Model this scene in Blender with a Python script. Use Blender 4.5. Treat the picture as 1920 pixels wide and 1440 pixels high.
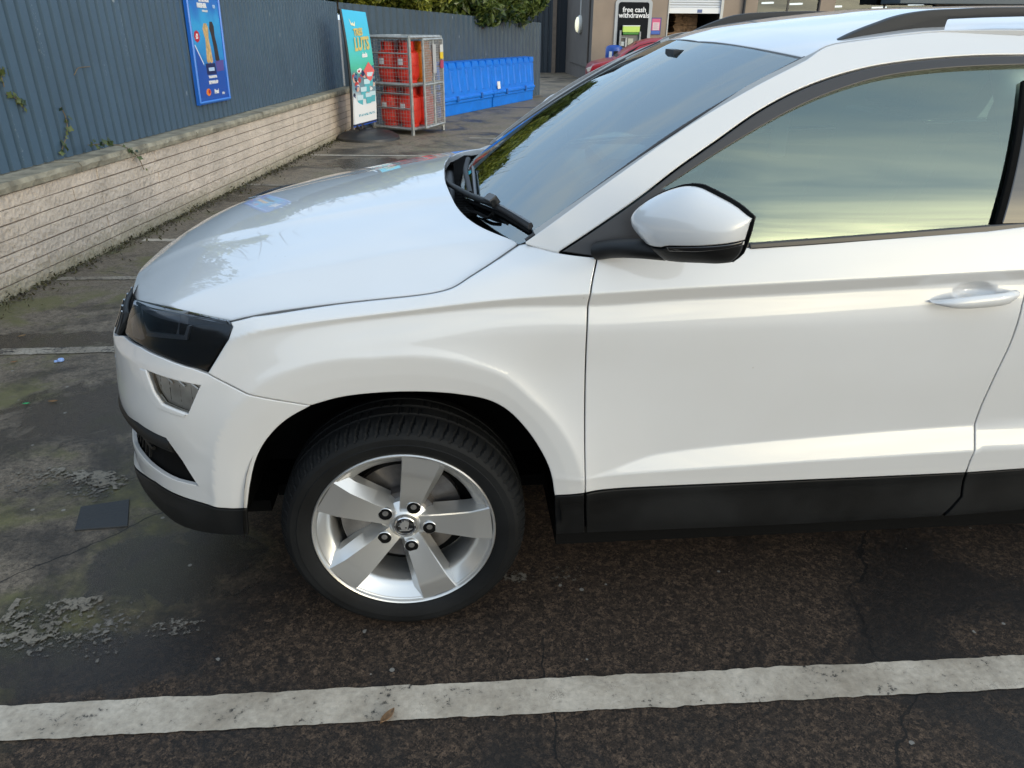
import bpy, math, random
import numpy as np
from mathutils import Vector, Matrix
from mathutils.geometry import delaunay_2d_cdt
random.seed(7); rng = np.random.default_rng(7)
scene = bpy.context.scene
COL = scene.collection
for o in list(bpy.data.objects): bpy.data.objects.remove(o)
rad = math.radians

# ------------------------------------------------------------------ camera
CAM = np.array([.1534, -1.6288, 1.585]); YAW, PITCH, ROLL, FPX = 4.7103, 26.1731, .3972, 1394.13
def cam_axes():
    y, p, r = np.radians([YAW, PITCH, ROLL])
    f = np.array([np.sin(y)*np.cos(p), np.cos(y)*np.cos(p), -np.sin(p)])
    rt = np.array([np.cos(y), -np.sin(y), 0.]); up = np.cross(rt, f)
    return np.cos(r)*rt + np.sin(r)*up, -np.sin(r)*rt + np.cos(r)*up, f
RT, UP, FW = cam_axes()
cd = bpy.data.cameras.new("camera"); cam = bpy.data.objects.new("camera", cd); COL.objects.link(cam)
cd.sensor_width = 36; cd.lens = FPX*36/1920; cd.clip_start = .02; cd.clip_end = 3000
M = Matrix([[RT[i], UP[i], -FW[i], CAM[i]] for i in range(3)] + [[0, 0, 0, 1]])
cam.matrix_world = M
scene.camera = cam

# ------------------------------------------------------------------ light
SUN_EL, SUN_AZ = 14.0, (0.78, -0.62)          # low hazy winter sun, behind the camera to the right
w = bpy.data.worlds.new("World"); scene.world = w; w.use_nodes = True
nt = w.node_tree; N = nt.nodes; L = nt.links
bg = N['Background']; bg.inputs['Strength'].default_value = .12
sky = N.new('ShaderNodeTexSky'); sky.sky_type = 'NISHITA'; sky.sun_disc = False
sky.sun_elevation = rad(SUN_EL); sky.sun_rotation = math.atan2(SUN_AZ[0], SUN_AZ[1]); sky.air_density = 1.2; sky.dust_density = 2.5; sky.ozone_density = 1.2
tc = N.new('ShaderNodeTexCoord')
sep = N.new('ShaderNodeSeparateXYZ'); L.new(tc.outputs['Generated'], sep.inputs[0])
# project the direction onto a flat cloud layer
mz = N.new('ShaderNodeMath'); mz.operation = 'ADD'; mz.inputs[1].default_value = .18; L.new(sep.outputs['Z'], mz.inputs[0])
mx = N.new('ShaderNodeMath'); mx.operation = 'MAXIMUM'; mx.inputs[1].default_value = .05; L.new(mz.outputs[0], mx.inputs[0])
vd = N.new('ShaderNodeVectorMath'); vd.operation = 'DIVIDE'; L.new(tc.outputs['Generated'], vd.inputs[0])
cx = N.new('ShaderNodeCombineXYZ')
for k in 'XYZ': L.new(mx.outputs[0], cx.inputs[k])
L.new(cx.outputs[0], vd.inputs[1])
mp = N.new('ShaderNodeMapping'); mp.inputs['Scale'].default_value = (.6, 1.9, .0); mp.inputs['Rotation'].default_value = (0, 0, .35)
L.new(vd.outputs[0], mp.inputs[0])
n1 = N.new('ShaderNodeTexNoise'); n1.inputs['Scale'].default_value = 1.5; n1.inputs['Detail'].default_value = 7; n1.inputs['Roughness'].default_value = .58; n1.inputs['Distortion'].default_value = .6
L.new(mp.outputs[0], n1.inputs['Vector'])
def wmath(op, a, b_=None, c=None):
    q = N.new('ShaderNodeMath'); q.operation = op
    for k, v in enumerate((a, b_, c)):
        if v is None: continue
        if isinstance(v, (int, float)): q.inputs[k].default_value = v
        else: L.new(v, q.inputs[k])
    return q.outputs[0]
def wmix(f, a, b_, mode='MIX'):
    q = N.new('ShaderNodeMix'); q.data_type = 'RGBA'; q.blend_type = mode; q.clamp_result = False
    if isinstance(f, float): q.inputs[0].default_value = f
    else: L.new(f, q.inputs[0])
    for k, v in ((6, a), (7, b_)):
        if isinstance(v, tuple): q.inputs[k].default_value = (*v, 1)
        else: L.new(v, q.inputs[k])
    return q.outputs[2]
dt = N.new('ShaderNodeVectorMath'); dt.operation = 'DOT_PRODUCT'; nz_ = N.new('ShaderNodeVectorMath'); nz_.operation = 'NORMALIZE'; L.new(tc.outputs['Generated'], nz_.inputs[0]); L.new(nz_.outputs[0], dt.inputs[0])
_g = np.array([.56, -.82, .17]); _g /= np.linalg.norm(_g); dt.inputs[1].default_value = tuple(_g)      # where the sun glows through the cloud
dpos = wmath('MAXIMUM', dt.outputs['Value'], 0.)
cr_ = N.new('ShaderNodeValToRGB'); cr_.color_ramp.elements[0].position = .40; cr_.color_ramp.elements[1].position = .74
L.new(wmath('MULTIPLY_ADD', dt.outputs['Value'], .10, n1.outputs['Fac']), cr_.inputs[0])
hz = wmix(.75, sky.outputs[0], (9.2, 12.6, 17.0))             # thin high haze over the blue
cl = wmix(wmath('MULTIPLY', cr_.outputs[0], .85), hz, (12.5, 13.0, 12.8))
g1 = wmix(wmath('MULTIPLY', wmath('POWER', dpos, 5.), wmath('MULTIPLY_ADD', cr_.outputs[0], .65, .35)), cl, (12.5, 12.8, 11.8), 'ADD')
el = N.new('ShaderNodeMapRange'); el.inputs['From Min'].default_value = .40; el.inputs['From Max'].default_value = .14; L.new(sep.outputs['Z'], el.inputs[0])
g2 = wmix(wmath('MULTIPLY', wmath('POWER', dpos, 22.), wmath('MULTIPLY', el.outputs[0], wmath('MULTIPLY_ADD', cr_.outputs[0], .6, .4))), g1, (78., 62., 30.), 'ADD')
L.new(g2, bg.inputs['Color'])
sd = bpy.data.lights.new("sun", 'SUN'); so = bpy.data.objects.new("sun", sd); COL.objects.link(so)
sd.energy = .75; sd.angle = rad(5); sd.color = (1, .92, .80)
sv = Vector((SUN_AZ[0]*math.cos(rad(SUN_EL)), SUN_AZ[1]*math.cos(rad(SUN_EL)), math.sin(rad(SUN_EL))))
so.rotation_euler = sv.to_track_quat('Z', 'Y').to_euler(); so.location = (6, -8, 6)
vs = scene.view_settings; vs.view_transform = 'Standard'; vs.look = 'None'; vs.gamma = 1; vs.exposure = -.29; vs.use_curve_mapping = False
scene.render.engine = 'CYCLES'
scene.cycles.max_bounces = 10; scene.cycles.transparent_max_bounces = 16

# ------------------------------------------------------------------ measuring helpers (rays from the photograph's viewpoint)
def ray(px):
    px = np.asarray(px, float)
    d = FW + ((px[..., 0:1]-960)/FPX)*RT - ((px[..., 1:2]-720)/FPX)*UP
    return d/np.linalg.norm(d, axis=-1, keepdims=True)
def project(P):
    d = np.asarray(P, float)-CAM; z = d@FW
    return np.stack([960+FPX*(d@RT)/z, 720-FPX*(d@UP)/z], -1)
SLOPE = .014
def gz(y): return -SLOPE*max(0., y-2.)
def gp(px):                                    # point on the tarmac
    d = ray(px)
    t = (-SLOPE*(CAM[1]-2)-CAM[2])/(d[2]+SLOPE*d[1]); P = CAM+t*d
    if P[1] < 2: P = CAM - CAM[2]/d[2]*d
    return P
def on_y(px, y):                               # point on the vertical plane Y=y
    d = ray(px); return CAM+((y-CAM[1])/d[..., 1])[..., None]*d
def on_v(px, A, B):                            # point on the vertical plane through A and B
    A = np.array([A[0], A[1], 0.]); n = np.array([-(B[1]-A[1]), B[0]-A[0], 0.]); d = ray(px); return CAM+(((A-CAM)@n)/(d@n))*d

# ------------------------------------------------------------------ materials
def new_mat(name):
    m = bpy.data.materials.new(name); m.use_nodes = True
    return m, m.node_tree.nodes, m.node_tree.links, m.node_tree.nodes['Principled BSDF']
def mat(name, col, rough=.5, metal=0., coat=0., var=0., scale=8., bump=0., bscale=60., spec=.5, detail=5., emis=None):
    m, n, l, b = new_mat(name)
    b.inputs['Base Color'].default_value = (*col, 1); b.inputs['Roughness'].default_value = rough
    b.inputs['Metallic'].default_value = metal; b.inputs['Coat Weight'].default_value = coat; b.inputs['Coat Roughness'].default_value = .02
    b.inputs['Specular IOR Level'].default_value = spec
    if emis: b.inputs['Emission Color'].default_value = (*emis[0], 1); b.inputs['Emission Strength'].default_value = emis[1]
    t = n.new('ShaderNodeTexCoord')
    if var:
        nz = n.new('ShaderNodeTexNoise'); nz.inputs['Scale'].default_value = scale; nz.inputs['Detail'].default_value = detail; l.new(t.outputs['Object'], nz.inputs['Vector'])
        r = n.new('ShaderNodeValToRGB'); r.color_ramp.elements[0].position = .3; r.color_ramp.elements[1].position = .72
        r.color_ramp.elements[0].color = (*[c*(1-var) for c in col], 1); r.color_ramp.elements[1].color = (*[min(1, c*(1+var*.6)) for c in col], 1)
        l.new(nz.outputs['Fac'], r.inputs[0]); l.new(r.outputs[0], b.inputs['Base Color'])
        rr = n.new('ShaderNodeMapRange'); rr.inputs['To Min'].default_value = max(.02, rough-.08); rr.inputs['To Max'].default_value = min(1, rough+.1); l.new(nz.outputs['Fac'], rr.inputs[0]); l.new(rr.outputs[0], b.inputs['Roughness'])
    if bump:
        nb = n.new('ShaderNodeTexNoise'); nb.inputs['Scale'].default_value = bscale; nb.inputs['Detail'].default_value = 6; l.new(t.outputs['Object'], nb.inputs['Vector'])
        bp = n.new('ShaderNodeBump'); bp.inputs['Strength'].default_value = bump; bp.inputs['Distance'].default_value = .01; l.new(nb.outputs['Fac'], bp.inputs['Height']); l.new(bp.outputs[0], b.inputs['Normal'])
    return m
def glass_mat(name, tint, ior=1.62, dark=1.0, rough=0.):
    m, n, l, b = new_mat(name); n.remove(b)
    out = n['Material Output']; tr = n.new('ShaderNodeBsdfTransparent'); tr.inputs[0].default_value = (*[c*dark for c in tint], 1)
    gl = n.new('ShaderNodeBsdfGlossy'); gl.inputs['Roughness'].default_value = rough; gl.inputs[0].default_value = (*[.35+.65*c/max(tint) for c in tint], 1)
    fr = n.new('ShaderNodeFresnel'); fr.inputs['IOR'].default_value = ior
    mx_ = n.new('ShaderNodeMixShader'); l.new(fr.outputs[0], mx_.inputs[0]); l.new(tr.outputs[0], mx_.inputs[1]); l.new(gl.outputs[0], mx_.inputs[2]); l.new(mx_.outputs[0], out.inputs[0])
    return m

def paint_mat():
    m, n, l, b = new_mat('white_paint')
    b.inputs['Roughness'].default_value = .32; b.inputs['Coat Weight'].default_value = 1; b.inputs['Coat Roughness'].default_value = .015; b.inputs['Coat IOR'].default_value = 1.62
    t = n.new('ShaderNodeTexCoord')
    # road grime: fine pale brown specks, more of them low on the car
    v = n.new('ShaderNodeTexVoronoi'); v.inputs['Scale'].default_value = 26; l.new(t.outputs['Object'], v.inputs['Vector'])
    th = n.new('ShaderNodeMath'); th.operation = 'LESS_THAN'; th.inputs[1].default_value = .055; l.new(v.outputs['Distance'], th.inputs[0])
    nz = n.new('ShaderNodeTexNoise'); nz.inputs['Scale'].default_value = 3; nz.inputs['Detail'].default_value = 4; l.new(t.outputs['Object'], nz.inputs['Vector'])
    g = n.new('ShaderNodeMath'); g.operation = 'GREATER_THAN'; g.inputs[1].default_value = .60; l.new(nz.outputs['Fac'], g.inputs[0])
    mu = n.new('ShaderNodeMath'); mu.operation = 'MULTIPLY'; l.new(th.outputs[0], mu.inputs[0]); l.new(g.outputs[0], mu.inputs[1])
    mu2 = n.new('ShaderNodeMath'); mu2.operation = 'MULTIPLY'; mu2.inputs[1].default_value = .35; l.new(mu.outputs[0], mu2.inputs[0])
    film = n.new('ShaderNodeMix'); film.data_type = 'RGBA'; film.inputs[6].default_value = (.61, .61, .61, 1); film.inputs[7].default_value = (.575, .57, .56, 1)
    n2 = n.new('ShaderNodeTexNoise'); n2.inputs['Scale'].default_value = 5; n2.inputs['Detail'].default_value = 8; l.new(t.outputs['Object'], n2.inputs['Vector']); l.new(n2.outputs['Fac'], film.inputs[0])
    mxx = n.new('ShaderNodeMix'); mxx.data_type = 'RGBA'; l.new(mu2.outputs[0], mxx.inputs[0]); l.new(film.outputs[2], mxx.inputs[6]); mxx.inputs[7].default_value = (.30, .25, .19, 1)
    l.new(mxx.outputs[2], b.inputs['Base Color'])
    rr = n.new('ShaderNodeMapRange'); rr.inputs['To Min'].default_value = .008; rr.inputs['To Max'].default_value = .035; l.new(n2.outputs['Fac'], rr.inputs[0]); l.new(rr.outputs[0], b.inputs['Coat Roughness'])
    return m

MT = {}
def setup_mats():
    MT['paint'] = paint_mat()
    MT['plastic'] = mat('black_plastic', (.0085, .009, .0095), .50, var=.65, scale=6, bump=.12, bscale=500, spec=.3, detail=8)
    MT['trim'] = mat('dark_trim', (.030, .028, .028), .34)
    MT['gloss'] = mat('gloss_black', (.010, .010, .011), .06, coat=1)
    MT['gap'] = mat('gap_black', (.004, .004, .004), .9, spec=.1)
    MT['rubber'] = mat('tyre_rubber', (.0075, .008, .0085), .66, var=.45, scale=7, bump=.06, bscale=300, spec=.18)
    MT['alloy'] = mat('alloy_silver', (.62, .62, .61), .30, .80, coat=.35)
    MT['alloy_dull'] = mat('alloy_inner', (.42, .42, .415), .38, .8, var=.2, scale=15)
    MT['disc'] = mat('brake_disc', (.16, .15, .145), .45, .8, var=.3, scale=30)
    MT['iron'] = mat('cast_iron', (.16, .155, .15), .6, .4, var=.4, scale=25)
    MT['chrome'] = mat('chrome', (.75, .75, .76), .08, 1.0)
    MT['fabric'] = mat('seat_fabric', (.035, .036, .038), .9, var=.3, scale=40)
    MT['head'] = mat('headliner', (.38, .37, .35), .9)
    MT['dash'] = mat('dashboard', (.022, .022, .024), .6, bump=.1, bscale=300)
    MT['wglass'] = glass_mat('windscreen_glass', (.72, .84, .87), 3.1)
    MT['sglass'] = glass_mat('side_glass', (.66, .90, .79), 2.35, .98)
    MT['lens'] = glass_mat('lamp_lens', (.55, .57, .60), 1.5, 1., .14)
    MT['fog'] = glass_mat('fog_lens', (.85, .84, .82), 1.55, 1., .10)
    MT['rail'] = mat('rail_grey', (.026, .027, .029), .55, spec=.3)
    MT['amber'] = glass_mat('clear_lens', (.5, .5, .5), 1.6)
setup_mats()

# ------------------------------------------------------------------ object helpers
ORG = {}
def link(o, parent=None, loc=None):
    COL.objects.link(o)
    if parent is not None: o.parent = parent; ORG[o.name] = ORG[parent.name]
    else: ORG[o.name] = np.array(loc if loc is not None else (0, 0, 0), float)
    return o
def tag(o, label=None, cat=None, group=None, kind=None):
    if label: o['label'] = label
    if cat: o['category'] = cat
    if group: o['group'] = group
    if kind: o['kind'] = kind
    return o
def empty(name, loc, label, cat, group=None):
    o = bpy.data.objects.new(name, None); o.empty_display_size = .2; o.location = loc; link(o, None, loc); return tag(o, label, cat, group)
def mk(name, V, F, m, parent=None, smooth=False, normals=None, loc=None):
    """one mesh object; V in world metres, stored about the thing's base (or about loc for a thing of its own)"""
    V = np.asarray(V, float)
    org = ORG[parent.name] if parent is not None else np.array(loc if loc is not None else (0, 0, 0), float)
    me = bpy.data.meshes.new(name); me.from_pydata((V-org).tolist(), [], [list(map(int, f)) for f in F]); me.validate()
    ms = m if isinstance(m, (list, tuple)) else [m]
    for q in ms: me.materials.append(q)
    if smooth or normals is not None: me.polygons.foreach_set('use_smooth', [True]*len(me.polygons))
    if normals is not None and len(me.vertices) == len(normals):
        me.normals_split_custom_set_from_vertices([tuple(map(float, x)) for x in normals])
    me.update()
    o = bpy.data.objects.new(name, me)
    if parent is None: o.location = org
    return link(o, parent, org)
def autosmooth(o, ang=35):
    me = o.data; me.polygons.foreach_set('use_smooth', [True]*len(me.polygons)); me.set_sharp_from_angle(angle=rad(ang)); return o

class MB:
    def __init__(s): s.V = []; s.F = []; s.mi = []
    def add(s, V, F, mi=0):
        k = len(s.V); s.V += [tuple(map(float, v)) for v in V]; s.F += [tuple(int(i)+k for i in f) for f in F]; s.mi += [mi]*len(F); return s
    def box(s, lo, hi, mi=0, rz=0., about=None):
        x0, y0, z0 = lo; x1, y1, z1 = hi
        V = np.array([(x0, y0, z0), (x1, y0, z0), (x1, y1, z0), (x0, y1, z0), (x0, y0, z1), (x1, y0, z1), (x1, y1, z1), (x0, y1, z1)], float)
        if rz:
            c = np.array(about if about is not None else ((x0+x1)/2, (y0+y1)/2, 0)); R_ = np.array([[math.cos(rz), -math.sin(rz), 0], [math.sin(rz), math.cos(rz), 0], [0, 0, 1]]); V = (V-c)@R_.T+c
        return s.add(V, [(0, 3, 2, 1), (4, 5, 6, 7), (0, 1, 5, 4), (1, 2, 6, 5), (2, 3, 7, 6), (3, 0, 4, 7)], mi)
    def obox(s, c, ax, ay, az, mi=0):          # box from a centre and three half-axis vectors
        c, ax, ay, az = map(lambda q: np.asarray(q, float), (c, ax, ay, az))
        V = [c+i*ax+j*ay+k*az for k in (-1, 1) for i, j in ((-1, -1), (1, -1), (1, 1), (-1, 1))]
        return s.add(V, [(0, 3, 2, 1), (4, 5, 6, 7), (0, 1, 5, 4), (1, 2, 6, 5), (2, 3, 7, 6), (3, 0, 4, 7)], mi)
    def tube(s, path, r, n=8, mi=0, cap=True, flat=1.):
        path = np.asarray(path, float); m_ = len(path); r = np.broadcast_to(np.asarray(r, float), (m_,))
        T = np.gradient(path, axis=0); T /= np.linalg.norm(T, axis=1, keepdims=True)+1e-12
        ref = np.array([0, 0, 1.]) if abs(T[0, 2]) < .9 else np.array([1., 0, 0]); V = []
        for i in range(m_):
            a = np.cross(T[i], ref); a /= np.linalg.norm(a)+1e-12; b = np.cross(a, T[i])
            for k in range(n):
                t = 2*math.pi*k/n; V.append(path[i]+r[i]*(math.cos(t)*a+flat*math.sin(t)*b))
        F = [(i*n+k, i*n+(k+1) % n, (i+1)*n+(k+1) % n, (i+1)*n+k) for i in range(m_-1) for k in range(n)]
        if cap: F += [tuple(range(n-1, -1, -1)), tuple((m_-1)*n+k for k in range(n))]
        return s.add(V, F, mi)
    def lathe(s, prof, c, axis='z', n=32, mi=0, mod=None):   # prof: (radius, along)
        V = []; c = np.asarray(c, float); k_ = len(prof)
        for j in range(n):
            t = 2*math.pi*j/n
            for i, (r, h) in enumerate(prof):
                rr = r if mod is None else r+mod(i, t)
                if axis == 'z': V.append(c+np.array([rr*math.cos(t), rr*math.sin(t), h]))
                elif axis == 'y': V.append(c+np.array([rr*math.cos(t), h, rr*math.sin(t)]))
                else: V.append(c+np.array([h, rr*math.cos(t), rr*math.sin(t)]))
        F = []
        for j in range(n):
            j2 = (j+1) % n
            for i in range(k_-1):
                f = (j*k_+i, j2*k_+i, j2*k_+i+1, j*k_+i+1)
                F.append(f if axis != 'y' else f[::-1])
        return s.add(V, F, mi)
    def prism(s, poly, vec, mi=0):             # planar 3-D polygon extruded by vec
        P = np.asarray(poly, float); v = np.asarray(vec, float); n = len(P); V = list(P)+list(P+v)
        F = [tuple(range(n-1, -1, -1)), tuple(range(n, 2*n))]+[(i, (i+1) % n, n+(i+1) % n, n+i) for i in range(n)]
        return s.add(V, F, mi)
    def build(s, name, m, parent=None, smooth=False, loc=None, ang=None, bevel=0., seg=2):
        o = mk(name, s.V, s.F, m, parent, smooth, loc=loc)
        if isinstance(m, (list, tuple)): o.data.polygons.foreach_set('material_index', s.mi)
        import bmesh
        b = bmesh.new(); b.from_mesh(o.data); bmesh.ops.recalc_face_normals(b, faces=b.faces)
        if bevel:
            ed = [e for e in b.edges if len(e.link_faces) == 2 and e.calc_face_angle(0) > rad(30)]
            bmesh.ops.bevel(b, geom=ed, offset=bevel, segments=seg, affect='EDGES', profile=.6)
        b.to_mesh(o.data); b.free()
        if ang: autosmooth(o, ang)
        return o

def resample(pts, step):
    pts = np.asarray(pts, float); d = np.r_[0, np.cumsum(np.linalg.norm(np.diff(pts, axis=0), axis=1))]
    n = max(2, int(round(d[-1]/step))+1); t = np.linspace(0, d[-1], n)
    return np.stack([np.interp(t, d, pts[:, k]) for k in range(pts.shape[1])], 1)
def spline(pts, n=12):
    P = np.asarray(pts, float)
    if len(P) < 3: return P
    Q = np.vstack([2*P[0]-P[1], P, 2*P[-1]-P[-2]]); out = []
    for i in range(1, len(Q)-2):
        a, b, c, d = Q[i-1:i+3]; t1 = np.linalg.norm(b-a)**.5+1e-9; t2 = t1+np.linalg.norm(c-b)**.5+1e-9; t3 = t2+np.linalg.norm(d-c)**.5+1e-9
        for t in np.linspace(t1, t2, n, endpoint=False):
            A1 = (t1-t)/t1*a+t/t1*b; A2 = (t2-t)/(t2-t1)*b+(t-t1)/(t2-t1)*c; A3 = (t3-t)/(t3-t2)*c+(t-t2)/(t3-t2)*d
            B1 = (t2-t)/t2*A1+t/t2*A2; B2 = (t3-t)/(t3-t1)*A2+(t-t1)/(t3-t1)*A3
            out.append((t2-t)/(t2-t1)*B1+(t-t1)/(t2-t1)*B2)
    return np.vstack(out+[P[-1]])
def pchip(x, y, xq):                            # y: (K,) or (K,M)
    x = np.asarray(x, float); y = np.asarray(y, float); h = np.diff(x); d = np.diff(y, axis=0)/(h if y.ndim == 1 else h[:, None])
    m = np.zeros_like(y); w1 = 2*h[1:]+h[:-1]; w2 = h[1:]+2*h[:-1]
    if y.ndim > 1: w1 = w1[:, None]; w2 = w2[:, None]
    ok = d[:-1]*d[1:] > 0
    with np.errstate(all='ignore'): mm = (w1+w2)/(w1/d[:-1]+w2/d[1:])
    m[1:-1] = np.where(ok, mm, 0); m[0] = d[0]; m[-1] = d[-1]
    i = np.clip(np.searchsorted(x, xq)-1, 0, len(x)-2); t = (np.clip(xq, x[0], x[-1])-x[i])/h[i]; H = h[i]
    if y.ndim > 1: t = t[:, None]; H = H[:, None]
    return (2*t**3-3*t**2+1)*y[i]+(t**3-2*t**2+t)*H*m[i]+(-2*t**3+3*t**2)*y[i+1]+(t**3-t**2)*H*m[i+1]
def text_obj(name, body, size, m, parent, origin, xdir, ydir, align='CENTER', extrude=.002, sx=1., offset=0.):
    """flat lettering as a mesh, lying in the plane spanned by xdir, ydir"""
    cu = bpy.data.curves.new(name, 'FONT'); cu.body = body; cu.size = size; cu.align_x = align; cu.extrude = extrude; cu.offset = offset; cu.resolution_u = 3
    t = bpy.data.objects.new(name+'_tmp', cu); COL.objects.link(t)
    dg = bpy.context.evaluated_depsgraph_get(); me = bpy.data.meshes.new_from_object(t.evaluated_get(dg)); bpy.data.objects.remove(t)
    X = np.array(xdir, float); Y = np.array(ydir, float); X /= np.linalg.norm(X); Y /= np.linalg.norm(Y); Z = np.cross(X, Y)
    V = np.zeros(len(me.vertices)*3); me.vertices.foreach_get('co', V); V = V.reshape(-1, 3)
    W = np.asarray(origin, float)+V[:, :1]*sx*X+V[:, 1:2]*Y+V[:, 2:3]*Z
    F = [tuple(p.vertices) for p in me.polygons]; bpy.data.meshes.remove(me)
    return mk(name, W, F, m, parent)
# ------------------------------------------------------------------ car body surfaces
CY = .92                                         # centre line of the car
def mirY(V): V = np.array(V, float); V[:, 1] = 2*CY-V[:, 1]; return V
class Surf:
    def __init__(s, fn, ur, vr, nu, nv, out): s.fn = fn; s.out = out; s.grid(ur, vr, nu, nv)
    def grid(s, ur, vr, nu, nv):
        U, Vv = np.meshgrid(np.linspace(*ur, nu), np.linspace(*vr, nv), indexing='ij'); s.U = U.ravel(); s.W = Vv.ravel()
        Pn, n = s.pn(s.U, s.W); s.px = project(Pn); f = np.einsum('ij,ij->i', n, CAM-Pn) > 0; s.px[~f] = 1e6
    def P(s, u, v): return s.fn(np.asarray(u, float), np.asarray(v, float))
    def pn(s, u, v):
        e = 1e-3; P0 = s.P(u, v); a = s.P(u+e, v)-s.P(u-e, v); b = s.P(u, v+e)-s.P(u, v-e); n = np.cross(a, b)*s.out
        return P0, n/(np.linalg.norm(n, axis=1, keepdims=True)+1e-12)
    def inv(s, pts):
        out = []
        for p in np.atleast_2d(np.asarray(pts, float)):
            i = np.argmin(((s.px-p)**2).sum(1)); u0, v0 = s.U[i], s.W[i]; u, v = u0, v0
            for _ in range(9):
                e = 1e-4; q = project(s.P([u, u+e, u], [v, v, v+e])); J = np.array([(q[1]-q[0])/e, (q[2]-q[0])/e]).T
                try: dd = np.linalg.solve(J+1e-9*np.eye(2), p-q[0])
                except Exception: break
                dd *= min(1, .03/(np.linalg.norm(dd)+1e-12)); u += dd[0]; v += dd[1]
            if np.linalg.norm(project(s.P([u], [v]))[0]-p) > 2.5 or math.hypot(u-u0, v-v0) > .12: u, v = u0, v0
            out.append((u, v))
        return np.array(out)

# plan outline of the widest section, centre of the nose to centre of the tail
PLAN = np.array([(-.900, .92), (-.896, .75), (-.882, .6), (-.856, .45), (-.812, .33), (-.738, .215), (-.645, .12), (-.55, .062), (-.455, .03), (-.36, .014), (-.25, .005), (-.1, 0), (.1, 0), (.5, 0), (1, 0), (1.6, 0), (2.2, .004), (2.8, .03), (3.2, .075), (3.42, .16), (3.50, .3), (3.53, .5), (3.54, .92)])
_pl = spline(PLAN, 30)
for _ in range(60): _pl[1:-1] = .25*_pl[:-2]+.5*_pl[1:-1]+.25*_pl[2:]
_ps = np.r_[0, np.cumsum(np.linalg.norm(np.diff(_pl, axis=0), axis=1))]
_su = np.linspace(0, _ps[-1], 1500); _PL = np.stack([np.interp(_su, _ps, _pl[:, k]) for k in (0, 1)], 1)
_T = np.gradient(_PL, _su, axis=0); _T[0] = (0, -1); _T[-1] = (0, 1)
for _ in range(15): _T[1:-1] = .25*_T[:-2]+.5*_T[1:-1]+.25*_T[2:]
_T /= np.linalg.norm(_T, axis=1, keepdims=True); SEND = _su[-1]
def s_at(X=None, Y=None):
    if X is not None: i = np.argmin(np.abs(_PL[:, 0]-X)+10*(_PL[:, 1] > .7)*(1)); return _su[i]
    k = _PL[:, 0] < 0; i = np.argmin(np.where(k, np.abs(_PL[:, 1]-Y), 9)); return _su[i]
# sections: (z, inset) for the rows underside, sill bottom, sill top, white bottom, ledge low*, ledge up*, mid, upper mid, crease low*, crease top*, belt, shoulder
SEC = [
 (0., [.25, .285, .37, .405, .455, .51, .60, .70, .775, .81, .885, .96], [.12, .03, .0, .012, .012, .028, .008, .018, .028, .045, .085, .20]),
 (s_at(Y=.6), [.25, .285, .37, .405, .455, .51, .60, .70, .775, .81, .89, .96], [.12, .03, .0, .012, .012, .028, .008, .018, .028, .045, .09, .21]),
 (s_at(Y=.33), [.25, .285, .37, .405, .455, .51, .60, .70, .78, .81, .90, .97], [.12, .03, .0, .012, .012, .028, .008, .018, .028, .045, .09, .20]),
 (s_at(Y=.12), [.25, .285, .37, .41, .47, .53, .64, .73, .80, .84, .92, .985], [.12, .03, .006, .013, .012, .018, .006, .014, .024, .036, .065, .17]),
 (s_at(X=-.455), [.25, .285, .37, .425, .50, .56, .70, .78, .83, .87, .93, 1.0], [.10, .03, .02, .014, .01, .008, .004, .008, .015, .025, .047, .16]),
 (s_at(X=-.30), [.2, .285, .37, .43, .50, .56, .76, .85, .915, .933, .958, 1.0], [.12, .04, .02, .016, .01, .008, .0, .003, .009, .008, .040, .14]),
 (s_at(X=.065), [.2, .285, .37, .43, .50, .56, .78, .90, .966, .981, 1.003, 1.05], [.12, .04, .02, .016, .01, .008, .002, .0, .010, .003, .035, .13]),
 (s_at(X=.31), [.2, .285, .38, .434, .50, .55, .80, .91, .980, 1.003, 1.055, 1.11], [.12, .05, .03, .018, .008, .008, .004, .0, .012, .002, .050, .18]),
 (s_at(X=.48), [.2, .285, .40, .437, .500, .506, .80, .91, .977, 1.009, 1.085, 1.16], [.12, .05, .03, .018, .005, .006, .005, .0, .013, .002, .042, .10]),
 (s_at(X=.68), [.2, .283, .405, .440, .506, .556, .80, .91, .986, 1.017, 1.10, 1.2], [.12, .05, .03, .018, .004, .019, .005, .0, .014, .002, .036, .08]),
 (s_at(X=1.0), [.2, .282, .41, .443, .517, .580, .80, .91, .997, 1.028, 1.12, 1.22], [.12, .05, .03, .018, .004, .024, .005, .0, .014, .002, .034, .075]),
 (s_at(X=1.55), [.2, .295, .42, .455, .533, .606, .80, .92, 1.020, 1.047, 1.142, 1.24], [.12, .05, .03, .018, .004, .026, .005, .0, .014, .002, .034, .075]),
 (s_at(X=2.4), [.2, .31, .44, .48, .55, .62, .80, .93, 1.04, 1.07, 1.18, 1.27], [.12, .05, .03, .018, .006, .02, .006, .0, .012, .002, .05, .10]),
 (s_at(X=3.2), [.25, .31, .44, .48, .56, .62, .80, .93, 1.04, 1.07, 1.2, 1.30], [.12, .04, .02, .012, .006, .01, .006, .0, .01, .004, .06, .12]),
 (SEND, [.25, .31, .44, .48, .56, .62, .80, .93, 1.0, 1.07, 1.2, 1.30], [.12, .04, .01, .0, .0, .0, .006, .03, .06, .07, .12, .18]),
]
_ss = np.array([a[0] for a in SEC]); _sz = np.array([a[1] for a in SEC]); _sd = np.array([a[2] for a in SEC]); CREASE = np.array([0, 0, 0, 0, 1, 1, 0, 0, 1, 1, 0, 0], bool)
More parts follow.
